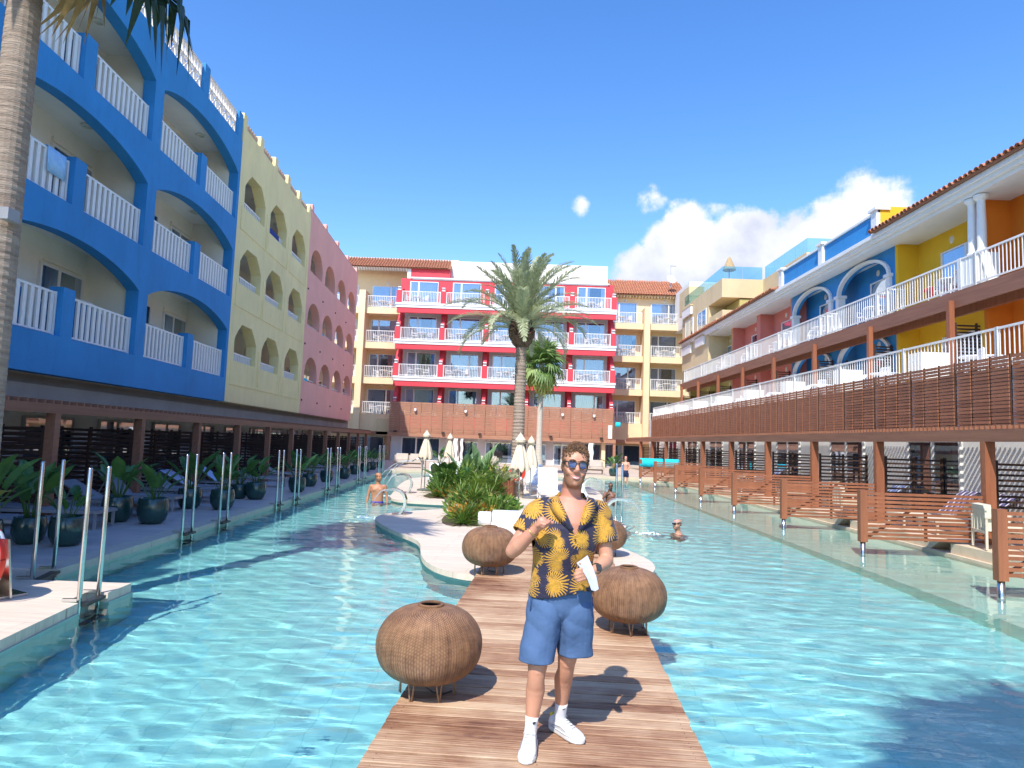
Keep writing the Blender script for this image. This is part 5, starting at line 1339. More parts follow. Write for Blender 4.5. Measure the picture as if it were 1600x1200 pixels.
# ------------------------------------------------------------------ furniture
alu = M('pale_aluminium', (.42, .42, .44), .4, .05, 5, metal=.3)
tow_b = striped('blue_white_stripe', (.70, .74, .82), (.16, .24, .55), 9, 1); tow_p = striped('lilac_white_stripe', (.74, .70, .74), (.28, .20, .36), 11, 1); sling_g = M('grey_sling', (.24, .25, .28), .85, .1, 8)
def lounger(loc, rz, label, back=.6, frame=alu, sling=sling_g, cover=None, group='sun loungers'):
    t = thing('sun_lounger', label, 'sun lounger', loc, rz, group); W_ = .62; H = .32
    f = MB()
    for s in (-1, 1): f.box(0, 1.9, s * W_ / 2 - .02, s * W_ / 2 + .02, H - .05, H)
    f.box(0, .04, -W_ / 2, W_ / 2, H - .05, H); f.box(1.86, 1.9, -W_ / 2, W_ / 2, H - .05, H); f.build('frame', frame, t)
    lg = MB().box(-.02, .02, -.02, .02, 0, H - .05).mesh('leg', frame)
    for x in (.06, 1.7):
        for s in (-1, 1): inst('leg', lg, t, loc=(x, s * (W_ / 2 - .01), 0))
    MB().box(.02, 1.22, -W_ / 2 + .03, W_ / 2 - .03, H - .01, H + .015).build('seat', sling, t)
    c, s_ = math.cos(back), math.sin(back)
    MB().beam((1.22, 0, H), (1.22 + .75 * c, 0, H + .75 * s_), W_ - .05, .03).build('backrest', sling, t)
    MB().beam((1.75, -.2, H - .03), (1.22 + .5 * c, -.2, H + .5 * s_), .02, .02).beam((1.75, .2, H - .03), (1.22 + .5 * c, .2, H + .5 * s_), .02, .02).build('strut', frame, t)
    if cover:
        m = MB(); rows = []
        for j in range(9):
            y = -W_ / 2 + W_ * j / 8
            rows.append([Vector((1.22 + (x_ * c), y, H + .03 + x_ * s_ + .008 * math.sin(j * 1.7 + i))) for i, x_ in enumerate((-.02, .2, .4, .6, .77))] + [Vector((1.22 + .79 * c + .02, y, H + .79 * s_)), Vector((1.22 + .74 * c + .05, y, H + .45 * s_ + .01 * math.sin(j)))])
        m.rings(rows, cap=False, closed=False); m.build('towel_cover', cover, t)
    return t
LL = [(10.9, .85, 'fabric'), (12.35, 0, None), (14.2, .5, None), (15.3, .8, None), (17.4, .6, None), (18.5, .5, 's'), (20.5, .6, 'f'), (23.0, .4, None), (26.0, .5, None), (29.5, .5, None), (32.8, .4, None)]
tow_lb = M('pale_blue_towel', (.42, .55, .80), .9, .08, 8)
for i, (y, bk, cv) in enumerate(LL):
    lounger((-7.15 - .035 * (y - 10), y, 0), math.pi + .05, 'grey sun lounger under the left pergola, %s from camera%s' % (ORD[i], ', pale blue towel' if cv in ('fabric', 'f') else ', striped towel' if cv == 's' else ', flat' if bk == 0 else ''), max(bk, .05),
            cover={'fabric': tow_lb, 'f': tow_lb, 's': tow_b}.get(cv), group='grey sun loungers under the left pergola')
frw = M('white_frame', (.78, .78, .78), .4, .03)
fabw = fabric_white
lounger((-1.75, 24.9, 0), math.pi / 2 + .0, 'white sun lounger under the leftmost closed parasol', .9, frw, fabw, fabw, 'white sun loungers on the islands')
lounger((-2.6, 24.6, 0), math.pi / 2 + .1, 'white sun lounger left of the flower bed, beside the parasol base', .75, frw, fabw, fabw, 'white sun loungers on the islands')
lounger((1.25, 20.3, 0), math.pi / 2, 'white sun lounger with upright back, left of the man head', 1.0, frw, fabw, fabw, 'white sun loungers on the islands')
lounger((2.05, 20.0, 0), math.pi / 2, 'white sun lounger with upright back, hidden behind the man neck', 1.0, frw, fabw, fabw, 'white sun loungers on the islands')
lounger((1.1, 23.8, 0), math.pi / 2 + .1, 'white sun lounger further back, right of the lifebuoy', 1.0, frw, fabw, fabw, 'white sun loungers on the islands')
RLs = [(10.9, .8, tow_b, 'striped blue towel', 11.0), (14.9, .75, tow_p, 'lilac striped towel', 14.6), (16.0, .75, tow_p, 'lilac towel by the fence', 15.8), (18.6, .7, tow_b, 'blue striped towel', 18.6), (22.4, .6, None, 'bare cream sling', 22.4), (26.6, .9, tow_b, 'white and blue towel', 26.6), (30.4, .5, None, 'bare sling, far down the terrace', 30.4)]
cream_s = M('cream_sling', (.70, .63, .48), .85, .06, 8)
for i, (y, bk, cv, lab, yy) in enumerate(RLs):
    lounger((8.98, yy, RD_Z), 0, 'cream sun lounger on right terrace, %s from the camera, %s' % (ORD[i], lab), bk, M('cream_frame', (.62, .56, .44), .45, .05), cream_s, cv, 'cream sun loungers on the right terrace')
def armchair(loc, rz, label):
    fm_ = M('cream_frame', (.62, .56, .44), .45, .05); t = thing('armchair', label, 'armchair', loc, rz, 'cream terrace armchairs')
    lg = MB().box(-.02, .02, -.02, .02, 0, .58).mesh('leg', fm_)
    for x in (-.3, .3):
        for y in (-.3, .3): inst('leg', lg, t, loc=(x, y, 0))
    for x in (-.3, .3): MB().box(x - .03, x + .03, -.33, .33, .56, .60).build('armrest', fm_, t)
    f = MB().box(-.3, .3, -.32, -.28, .28, .33).box(-.3, .3, .28, .32, .28, .33)
    for k in range(4): f.box(-.24 + k * .15, -.21 + k * .15, .28, .31, .3, .72)
    f.box(-.3, .3, .28, .32, .70, .74); f.build('frame', fm_, t)
    MB().box(-.27, .27, -.3, .28, .33, .44).build('seat_cushion', cream_s, t); MB().beam((0, .22, .44), (0, .27, .80), .54, .12, up=(0, 1, 0)).build('back_cushion', cream_s, t)
armchair((9.05, 12.55, RD_Z), math.pi * .42, 'cream framed armchair between the two nearest slatted fences')
armchair((8.95, 17.9, RD_Z), math.pi * .5, 'cream armchair behind the second slatted fence from the camera')
# daybed
db = thing('daybed', 'white cushioned daybed with a round bolster behind the left rattan lantern', 'daybed', (0, 0, 0))
MB().box(-.33, 1.3, 14.15, 14.95, .0, .10).build('plinth', frw, db); cb = MB().box(-.32, 1.28, 14.18, 14.9, .10, .30).build('mattress', fabric_white, db)
bo_ = MB().tube([(-.62, 14.5, .15), (-.60, 14.5, .15), (-.36, 14.5, .15), (-.34, 14.5, .15)], [.13, .15, .15, .13], 24).build('bolster', fabric_white, db, smooth=False)
MB().lathe([(0, 0), (.085, 0)], 20).build('bolster_end', M('grey_mesh', (.35, .36, .38), .8, .1), db, loc=(-.622, 14.44, .15), rot=(0, -math.pi / 2, 0))
# towels on the rails and fences
def cloth(name, label, mat, p, q, drop, back=.15, cat='towel', thick=.012, seed=1):
    r = random.Random(seed); P, Q = Vector(p), Vector(q); n = 12; rows = []
    side = (Q - P).cross(Vector((0, 0, 1))).normalized()
    for i in range(n + 1):
        c = P.lerp(Q, i / n); w = .012 * math.sin(i * 1.5 + seed); sag = .01 * math.sin(i * 2.2)
        rows.append([c + side * (.045 + w) + Vector((0, 0, -drop + sag)), c + side * (.04 + w * .6) + Vector((0, 0, -drop * .5)), c + side * .035, c + Vector((0, 0, .02)), c - side * .035, c - side * (.04 + w) + Vector((0, 0, -back))])
    mb = MB().rings(rows, cap=False, closed=False); o = mb.build(name, mat, smooth=True); m = o.modifiers.new('thickness', 'SOLIDIFY'); m.thickness = thick
    return tag(o, label, cat)
def lw(x, y, z):  # left-wing local -> world
    b0 = Vector((-10.5 + .05014 * 25, 0, 0)); return (b0.x + x * math.cos(LA) - y * math.sin(LA), x * math.sin(LA) + y * math.cos(LA), z)
pb_m = M('light_blue_towel', (.22, .48, .78), .9, .15, 6, col2=(.45, .68, .88)); nv_m = M('navy_towel', (.02, .05, .25), .9, .1, 5)
cloth('towel', 'light blue towel over the white second-floor rail of the blue building', pb_m, lw(-.16, 13.9, 7.75), lw(-.16, 14.55, 7.75), .55, .3)
cloth('towel', 'navy towel beside the palm trunk on a rail of the blue building', nv_m, lw(-.16, 12.85, 7.75), lw(-.16, 13.1, 7.75), .75, .4)
cloth('towel', 'turquoise towel spread over the farthest slatted fence, left part', M('turquoise_cloth', (.01, .55, .66), .8, .08, 6), (7.0, 36.3, 1.13), (8.25, 36.3, 1.13), .42, .3)
cloth('towel', 'turquoise towel spread over the farthest slatted fence, right part', MATS['turquoise_cloth'], (8.35, 36.3, 1.13), (9.1, 36.3, 1.13), .42, .3, seed=5)
cloth('towel', 'dark blue beach towels over the top rail of the yellow building, middle arch', nv_m, lw(-.2, 28.6, 10.78), lw(-.2, 30.2, 10.78), .35, .2)
for k, (li, i, c_) in enumerate(((2, 3, 'turquoise_cloth'), (1, 1, 'turquoise_cloth'), (0, 0, 'turquoise_cloth'), (1, 3, 'navy_towel'))):
    a, b_ = opsP[i]; cloth('towel', '%s towel on the pink building, %s arch from the left, %s row' % ('turquoise' if c_[0] == 't' else 'navy', ORD[i], ['lowest', 'middle', 'top'][li]), MATS[c_], lw(-.2, a + .3, FL[li] + 1.12), lw(-.2, a + 1.3, FL[li] + 1.12), .3, .2, seed=k)
cloth('towel', 'red towel on the upper rail in front of the yellow house, right wing', M('red_towel', (.7, .03, .03), .9, .1), (13.5 + .12, 21.6, F2 + .45), (13.5 + .12, 21.95, F2 + .45), .3, .1)
cloth('towel', 'small turquoise cloth hanging at the lowest beige balcony beside the red building', MATS['turquoise_cloth'], (8.35, 53.6, 3.6), (8.75, 53.6, 3.6), .35, .1)

# balcony chairs and tables
def pchair():
    m = MB(); m.box(-.22, .22, -.22, .22, .40, .43)
    for x in (-.2, .2):
        for y in (-.2, .2): m.tube([(x * 1.1, y * 1.1, 0), (x, y, .42)], .02, 5)
        m.tube([(x * 1.1, -.22, .42), (x * 1.15, -.2, .62), (x * 1.15, .2, .63)], .018, 5)
    m.box(-.2, .2, .2, .23, .78, .84)
    for k in range(5): m.box(-.18 + k * .08, -.14 + k * .08, .205, .225, .43, .80)
    for x in (-.21, .21): m.box(x - .015, x + .015, .2, .23, .42, .82)
    return m.mesh('plastic_chair', plastic)
def ptable():
    m = MB().lathe([(0, .70), (.36, .70), (.37, .68), (.36, .66), (0, .66)], 18)
    for k in range(4): a = k * math.pi / 2 + .78; m.tube([(.3 * math.cos(a), .3 * math.sin(a), 0), (.2 * math.cos(a), .2 * math.sin(a), .67)], .02, 5)
    return m.mesh('plastic_table', plastic)
ch_me, tb_me = pchair(), ptable(); FN = ['first', 'second', 'third', 'top']
r = random.Random(9)
def set_(x, y, z, where, side=0.0, n=2, ax=0):
    for k, (dx, w_, rz) in enumerate(((-.62, 'left', 1.4), (.62, 'right', -1.4))[:n]):
        px, py = (x + dx, y) if ax == 0 else (x, y + dx)
        inst('plastic_chair', ch_me, loc=(px, py, z), rz=rz + r.uniform(-.5, .5) + side, label='white chair %s of the table, %s' % ('left' if k == 0 else 'right', where), cat='chair', group='white plastic balcony chairs')
    inst('plastic_table', tb_me, loc=(x, y, z), rz=r.uniform(0, 1), label='round white table, %s' % where, cat='table', group='white plastic balcony tables')
for li in (1, 2, 3):
    for k, (a, b_) in enumerate(zip(PX, PX[1:])): set_((a + b_) / 2 + r.uniform(-.5, .5), 53.5 + .8, FB[li], '%s-floor balcony of the red building, %s bay from left' % (FN[li], ORD[k]))
for li, z in enumerate((3.72, 6.72, 9.68, 12.62)):
    set_(-11.0 + r.uniform(-.3, .3), 56.3, z, '%s-floor balcony of the left beige building' % FN[li])
    set_(9.9 + r.uniform(-.3, .3), 59.6, z, '%s-floor left balcony of the right beige building' % FN[li]); set_(13.6 + r.uniform(-.3, .3), 59.6, z, '%s-floor right balcony of the right beige building' % FN[li])
for k in range(7):
    set_(14.15, 16.8 + k * 4.65, F2, 'upper terrace, right wing, %s unit from camera' % ORD[k], ax=1); 
    set_(12.6, 18.2 + k * 4.62, F1, 'lower terrace, right wing, %s unit from camera' % ORD[k], ax=1, n=1)
for k in range(7):
    o = lounger((11.6, 16.0 + k * 4.62, F1), 0, 'white sun lounger on lower right terrace, %s unit from camera' % ORD[k], .9, frw, fabw, None, 'white loungers on the lower terrace of the right wing')
# satellite dish and aerial
dsh = thing('satellite_dish', 'white satellite dish on the tiled roof of the right beige building', 'satellite dish', (14.1, 59.9, 16.5))
MB().lathe([(0, -.06), (.3, -.03), (.45, .06), (.43, .07), (.0, -.02)], 20).build('dish', white, dsh, loc=(0, 0, .45), rot=(rad(65), 0, .3)); MB().tube([(0, 0, -.3), (0, .05, .45)], .03, 6).build('mast', alu, dsh)
an = thing('aerial', 'thin television aerial beside the satellite dish', 'aerial', (14.15, 60.3, 16.3)); MB().tube([(0, 0, 0), (0, 0, 2.1)], .02, 5).build('mast', alu, an)
e_ = MB(); [e_.beam((.1 + k * .12, -.2, 2.0), (.1 + k * .12, .2, 2.0), .02, .02) for k in range(4)]; e_.beam((-.1, 0, 2.0), (.5, 0, 2.0), .02, .02); e_.build('antenna', alu, an)
th = thing('straw_parasol', 'folded straw parasol peeping over the glass balustrade of the sand-yellow rooftop block', 'parasol', (16.0, 49.5, 13.0))
MB().lathe([(.05, 3.2), (.12, 3.1), (.5, 2.2), (.45, 2.15), (.0, 2.4)], 14).build('canopy', M('straw', (.42, .30, .16), .9, .3, 20, .6, 40), th); MB().tube([(0, 0, 0), (0, 0, 2.4)], .03, 6).build('pole', wood_red, th)
# far terrace furniture and curtains
def bench(loc, label, rz=0.0):
    t = thing('outdoor_sofa', label, 'sofa', loc, rz, 'outdoor sofas on the far terrace'); w_ = M('sofa_frame', (.50, .42, .34), .7, .1, 6)
    for k in range(4): MB().box(-.9, .9, -.3 + .15 * k, -.19 + .15 * k, .30, .34).build('slat', w_, t)
    MB().box(-.92, .92, .28, .34, .2, .75).build('backrest', w_, t)
    for x in (-.88, .82): MB().box(x, x + .06, -.32, .3, 0, .5).build('armrest', w_, t)
    for x in (-.43, .43): MB().box(x - .38, x + .38, -.28, .26, .34, .46).build('seat_cushion', M('stone_cushion', (.55, .47, .40), .9, .08, 8), t); MB().beam((x, .2, .46), (x, .27, .84), .72, .12, up=(0, 1, 0)).build('back_cushion', MATS['stone_cushion'], t)
bench((-6.2, 41.6, 0), 'slatted sofa with stone cushions on the far terrace, left of the first parasol'); bench((4.9, 41.5, 0), 'two-seat sofa with stone cushions on the far terrace, right of the man head'); bench((-1.6, 42.5, 0), 'sofa with stone cushions on the far terrace behind the broad leaves')
lc = M('white_lace', (.78, .76, .74), .9, .06, 20)
for k, (x, w_) in enumerate(((-4.45, .35), (-3.9, .22), (2.2, .3), (6.2, .4))):
    mb = MB(); n = 10; rows = [[Vector((x + w_ * i / n + .03 * math.sin(z * 7), 53.2 + .05 * math.sin(i * 2), z)) for i in range(n + 1)] for z in [.1 + 1.8 * j / 12 for j in range(13)]]
    mb.rings(rows, cap=False, closed=False); tag(mb.build('hanging_curtain', lc, smooth=True), 'white outdoor curtain at the foot of the red building, %s from left' % ORD[k], 'curtain', 'white outdoor curtains')
# ------------------------------------------------------------------ people
def limb(mb, pts, rads, n=14, flat=1.0):
    P = [Vector(p) for p in pts]; d0 = (P[0] - P[1]).normalized(); d1 = (P[-1] - P[-2]).normalized(); r0_, r1_ = rads[0], rads[-1]
    # Catmull-Rom resample for smooth limbs
    Q = []; RR_ = []
    for i in range(len(P) - 1):
        a, b_, c, d = P[max(i - 1, 0)], P[i], P[i + 1], P[min(i + 2, len(P) - 1)]
        for k in range(4):
            t = k / 4; Q.append(.5 * ((2 * b_) + (c - a) * t + (2 * a - 5 * b_ + 4 * c - d) * t * t + (3 * b_ - a - 3 * c + d) * t ** 3)); RR_.append(rads[i] * (1 - t) + rads[i + 1] * t)
    Q.append(P[-1]); RR_.append(rads[-1])
    Q = [Q[0] + d0 * r0_ * .8, Q[0] + d0 * r0_ * .5] + Q + [Q[-1] + d1 * r1_ * .5, Q[-1] + d1 * r1_ * .8]
    RR_ = [r0_ * .3, r0_ * .8] + RR_ + [r1_ * .8, r1_ * .3]
    mb.tube([tuple(q) for q in Q], RR_, n, True, flat)
def blob(mb, c, r, n=12, M_=None):
    rx, ry, rz_ = r if isinstance(r, (tuple, list)) else (r, r, r)
    rings = []
    for j in range(1, 9):
        a = -math.pi / 2 + math.pi * j / 9; ring = []
        for i in range(n):
            p = Vector((rx * math.cos(a) * math.cos(2 * math.pi * i / n), ry * math.cos(a) * math.sin(2 * math.pi * i / n), rz_ * math.sin(a)))
            if M_ is not None: p = M_ @ p
            ring.append(Vector(c) + p)
        rings.append(ring)
    mb.rings(rings)
def slices(mb, S, n=28, pw=1.0, M_=None):
    """S: (cx, y_front, y_back, z, half_width)"""
    rings = []
    for (cx, yf, yb_, z, w) in S:
        ring = []
        for i in range(n):
            a = 2 * math.pi * i / n; c, s = math.cos(a), math.sin(a); c = math.copysign(abs(c) ** pw, c); s = math.copysign(abs(s) ** pw, s)
            p = Vector((cx + w * c, (yf + yb_) / 2 + (yb_ - yf) / 2 * s, z)); ring.append(M_ @ p if M_ is not None else p)
        rings.append(ring)
    mb.rings(rings)
def remeshed(mb, voxel, smooth=4, fac=.5):
    me = bpy.data.meshes.new('tmp'); me.from_pydata([tuple(p) for p in mb.v], [], mb.f); o = bpy.data.objects.new('tmp', me); C.objects.link(o)
    m = o.modifiers.new('r', 'REMESH'); m.mode = 'VOXEL'; m.voxel_size = voxel; m.use_smooth_shade = True
    s = o.modifiers.new('s', 'SMOOTH'); s.factor = fac; s.iterations = smooth
    dg = bpy.context.evaluated_depsgraph_get(); dg.update(); new = bpy.data.meshes.new_from_object(o.evaluated_get(dg))
    bpy.data.objects.remove(o); bpy.data.meshes.remove(me); new.polygons.foreach_set('use_smooth', [True] * len(new.polygons)); return new
def co_of(me):
    a = np.empty(len(me.vertices) * 3, np.float32); me.vertices.foreach_get('co', a); return a.reshape(-1, 3)
def keep_faces(me, fn):
    """new mesh with only the faces whose centre passes fn"""
    co = co_of(me); polys = [tuple(p.vertices) for p in me.polygons]; cen = np.array([co[list(p)].mean(0) for p in polys]); ok = fn(cen)
    ps = [p for p, k in zip(polys, ok) if k]; used = sorted({i for p in ps for i in p}); mp = {o: n for n, o in enumerate(used)}
    new = bpy.data.meshes.new(me.name); new.from_pydata([tuple(map(float, co[i])) for i in used], [], [tuple(mp[i] for i in p) for p in ps])
    new.polygons.foreach_set('use_smooth', [True] * len(new.polygons)); new.update(); return new
def skin_mat(name, base, red=(.62, .22, .15), beard=(.16, .075, .035), rough=.5):
    m, N, L, b = _tree(name); at = N.new('ShaderNodeAttribute'); at.attribute_name = 'tone'; sp = N.new('ShaderNodeSeparateColor'); L.new(at.outputs['Color'], sp.inputs[0])
    tc = N.new('ShaderNodeTexCoord'); n = N.new('ShaderNodeTexNoise'); n.inputs['Scale'].default_value = 14; n.inputs['Detail'].default_value = 6; L.new(tc.outputs['Object'], n.inputs['Vector'])
    mx0 = N.new('ShaderNodeMix'); mx0.data_type = 'RGBA'; mr0 = N.new('ShaderNodeMapRange'); L.new(n.outputs['Fac'], mr0.inputs[0]); mr0.inputs[1].default_value = .35; mr0.inputs[2].default_value = .8; mr0.inputs[4].default_value = .45
    L.new(mr0.outputs[0], mx0.inputs[0]); mx0.inputs[6].default_value = (*base, 1); mx0.inputs[7].default_value = (*[c * f for c, f in zip(base, (.9, .72, .66))], 1)
    mx = N.new('ShaderNodeMix'); mx.data_type = 'RGBA'; L.new(sp.outputs[1], mx.inputs[0]); L.new(mx0.outputs[2], mx.inputs[6]); mx.inputs[7].default_value = (*red, 1)
    n2 = N.new('ShaderNodeTexNoise'); n2.inputs['Scale'].default_value = 420; n2.inputs['Detail'].default_value = 2; L.new(tc.outputs['Object'], n2.inputs['Vector'])
    mr = N.new('ShaderNodeMapRange'); L.new(n2.outputs['Fac'], mr.inputs[0]); mr.inputs[1].default_value = .3; mr.inputs[2].default_value = .65; mr.inputs[3].default_value = .45; mr.inputs[4].default_value = 1
    mu = N.new('ShaderNodeMath'); mu.operation = 'MULTIPLY'; L.new(sp.outputs[0], mu.inputs[0]); L.new(mr.outputs[0], mu.inputs[1])
    mx2 = N.new('ShaderNodeMix'); mx2.data_type = 'RGBA'; L.new(mu.outputs[0], mx2.inputs[0]); L.new(mx.outputs[2], mx2.inputs[6]); mx2.inputs[7].default_value = (*beard, 1)
    L.new(mx2.outputs[2], b.inputs['Base Color']); b.inputs['Roughness'].default_value = rough; b.inputs['Subsurface Weight'].default_value = .12; b.inputs['Subsurface Radius'].default_value = (.02, .008, .004); b.inputs['Subsurface Scale'].default_value = .3
    bp = N.new('ShaderNodeBump'); bp.inputs['Strength'].default_value = .25; bp.inputs['Distance'].default_value = .002; n3 = N.new('ShaderNodeTexNoise'); n3.inputs['Scale'].default_value = 160; L.new(tc.outputs['Object'], n3.inputs['Vector']); L.new(n3.outputs['Fac'], bp.inputs['Height']); L.new(bp.outputs[0], b.inputs['Normal'])
    return m
def set_tone(me, fn):
    co = co_of(me); t = fn(co); a = me.color_attributes.new('tone', 'FLOAT_COLOR', 'POINT'); a.data.foreach_set('color', t.astype(np.float32).ravel())
def head_shape(mb, Mh, s=1.0):
    S = [(.026, -.080, -.025, .000), (.045, -.090, .005, .014), (.057, -.093, .03, .036), (.064, -.0925, .05, .062), (.069, -.090, .072, .09), (.0725, -.087, .085, .12), (.074, -.089, .093, .15), (.0755, -.091, .097, .178), (.072, -.083, .094, .202), (.061, -.066, .080, .224), (.042, -.040, .055, .239), (.018, -.012, .025, .246)]
    slices(mb, [(0, f * s, b_ * s, z * s, w * s) for w, f, b_, z in S], 26, .9, Mh)
    def P(x, y, z): return Mh @ Vector((x * s, y * s, z * s))
    mb.tube([P(0, -.086, .152), P(0, -.100, .128), P(0, -.114, .106), P(0, -.108, .094)], [.009 * s, .012 * s, .0145 * s, .011 * s], 10)
    for q in (-1, 1):
        blob(mb, P(q * .0125, -.100, .098), .0105 * s); blob(mb, P(q * .037, -.066, .088), (.027 * s, .024 * s, .026 * s)); blob(mb, P(q * .077, .012, .128), (.008 * s, .016 * s, .031 * s), M_=Mh.to_3x3()); blob(mb, P(q * .03, -.080, .160), (.024 * s, .014 * s, .011 * s))
    blob(mb, P(0, -.084, .020), (.021 * s, .016 * s, .016 * s))
def hair_shell(Mh, s, mat, parent, curls=650, L_=.03, seed=1, lo=.135, col=None, up=.012):
    r = random.Random(seed); mb = MB()
    def surf(a, e):
        x = .0765 * math.cos(e) * math.cos(a); y = .004 + .094 * math.cos(e) * math.sin(a); z = .135 + .112 * math.sin(e); return Vector((x, y, z)), Vector((math.cos(e) * math.cos(a), math.cos(e) * math.sin(a), math.sin(e)))
    rings = []
    for j in range(8):
        ring = []
        for i in range(24):
            a = 2 * math.pi * i / 24; fr_ = max(0, -math.sin(a)); e0 = -.15 + .80 * fr_ ** 2.0 + (-.25 if math.sin(a) > .2 else 0)
            e = e0 + (1.5 - e0) * j / 7; p, nn = surf(a, e); ring.append(Mh @ ((p + nn * .004) * s))
        rings.append(ring)
    mb.rings(rings, cap=False)
    for k in range(curls):
        a = r.uniform(0, 2 * math.pi); fr_ = max(0, -math.sin(a)); e0 = -.12 + .78 * fr_ ** 2.0 + (-.3 if math.sin(a) > .2 else 0); e = e0 + (1.55 - e0) * r.random() ** .8
        p, nn = surf(a, e); t = nn.cross(Vector((r.uniform(-1, 1), r.uniform(-1, 1), r.uniform(-1, 1)))).normalized(); b_ = nn.cross(t); ph = r.uniform(0, 6); top = .12 + 1.25 * max(0, math.sin(e) - .1); q = r.uniform(.004, .009) * (.5 + .5 * min(1, top))
        pts = [Mh @ ((p + nn * (.002 + (up * top + L_ * .5 * top) * f) + t * (q * math.cos(ph + f * 5.5) + L_ * .35 * f) + b_ * q * math.sin(ph + f * 5.5)) * s) for f in (0, .25, .5, .75, 1)]
        mb.tube(pts, [.0035 * s, .0035 * s, .003 * s, .0025 * s, .001 * s], 4)
    return mb.build('hair', mat, parent, smooth=True)

# ---- main man -------------------------------------------------
man = thing('person', 'smiling man in navy and gold palm-leaf shirt and blue shorts on the boardwalk', 'person', (.30, 4.12, BWZ))
OM = Vector((.30, 4.12, BWZ))
def V(x, y, z): return Vector((x, y, z)) - OM
Mh = Matrix.Translation(V(.392, 4.145, 1.535)) @ Matrix.Rotation(.06, 4, 'Z') @ Matrix.Rotation(.085, 4, 'Y') @ Matrix.Rotation(-.03, 4, 'X')
b = MB(); HS = 1.0
head_shape(b, Mh, HS)
limb(b, [V(.385, 4.19, 1.40), V(.388, 4.175, 1.50), V(.395, 4.165, 1.58)], [.072, .060, .062], 18)
# torso
slices(b, [(x_, y_ - h_, y_ + h2, z_, w_) for x_, y_, h_, h2, z_, w_ in [tuple((a_[0] - OM.x, a_[1] - OM.y, a_[2], a_[3], a_[4] - OM.z, a_[5])) for a_ in
    [(.34, 4.17, .10, .11, .80, .135), (.345, 4.165, .115, .125, .90, .165), (.35, 4.16, .11, .11, 1.00, .155), (.355, 4.155, .115, .11, 1.12, .160), (.365, 4.15, .125, .12, 1.24, .178), (.372, 4.155, .12, .12, 1.33, .182), (.378, 4.165, .10, .11, 1.40, .165), (.382, 4.175, .08, .08, 1.445, .11), (.385, 4.18, .06, .06, 1.475, .07)]]], 30, .92)
for q in (-1, 1): blob(b, V(.372 + q * .070, 4.078, 1.30), (.070, .032, .055))
SR, ER, WR = V(.205, 4.16, 1.395), V(.035, 4.06, 1.150), V(.166, 3.945, 1.300)
SL, EL, WL = V(.555, 4.175, 1.395), V(.612, 4.145, 1.105), V(.520, 3.985, 1.075)
limb(b, [V(.26, 4.16, 1.39), SR, SR.lerp(ER, .35), SR.lerp(ER, .7), ER], [.06, .062, .056, .049, .042], 16)
limb(b, [ER, ER.lerp(WR, .3), ER.lerp(WR, .65), WR], [.043, .047, .037, .027], 16)
limb(b, [V(.50, 4.17, 1.39), SL, SL.lerp(EL, .35), SL.lerp(EL, .7), EL], [.06, .062, .056, .048, .041], 16)
limb(b, [EL, EL.lerp(WL, .3), EL.lerp(WL, .65), WL], [.042, .045, .035, .026], 16)
# legs
HR, KR, AR = V(.245, 4.16, .86), V(.205, 4.06, .475), V(.175, 4.06, .10)
HL, KL, AL = V(.435, 4.17, .86), V(.388, 4.18, .49), V(.365, 4.30, .11)
for H_, K_, A_, s_ in ((HR, KR, AR, -1), (HL, KL, AL, 1)):
    limb(b, [H_, H_.lerp(K_, .4), H_.lerp(K_, .8), K_], [.088, .080, .062, .055], 18)
    cf = Vector((s_ * -.004, .022, 0))
    limb(b, [K_ + Vector((0, 0, .01)), K_.lerp(A_, .15), K_.lerp(A_, .33) + cf, K_.lerp(A_, .6) + cf * .5, K_.lerp(A_, .85), A_], [.054, .050, .057, .044, .033, .034], 18)
    blob(b, K_ + Vector((0, -.03, .0)), (.036, .026, .038))
# fist at the chest (his right hand)
fd = (WR - ER).normalized(); F0 = WR + fd * .045
blob(b, F0 + Vector((.010, -.005, .012)), (.034, .026, .038)); limb(b, [WR, WR.lerp(F0, .6), F0], [.026, .028, .030], 12)
d1 = Vector((.86, -.42, -.12)).normalized(); across = fd.cross(d1).normalized(); d2 = (Vector((-.15, .35, -.90)) - across * 0).normalized(); d3 = Vector((-.80, .35, -.25)).normalized()
if across.z < 0: across = -across
fd2 = fd
for k in range(4):
    kn = F0 + fd * .030 + across * (.027 - .0185 * k) - d1 * .004; L1 = (.9, 1.0, .97, .85)[k]
    p1_ = kn + d1 * .036 * L1; p2_ = p1_ + (d2 * .6 - fd * .8).normalized() * .026 * L1; p3_ = p2_ - d1 * .020 * L1
    b.tube([kn - fd * .03 - d1 * .004, kn, p1_, p2_, p3_], [.0115, .0115, .0108, .0100, .0080], 10)
b.tube([F0 - fd * .025 + across * .015, F0 + across * .034 + d1 * .012, F0 + fd * .012 + across * .040 + d1 * .034, F0 + fd * .018 + across * .036 + d1 * .056], [.0145, .0130, .0115, .0085], 10)
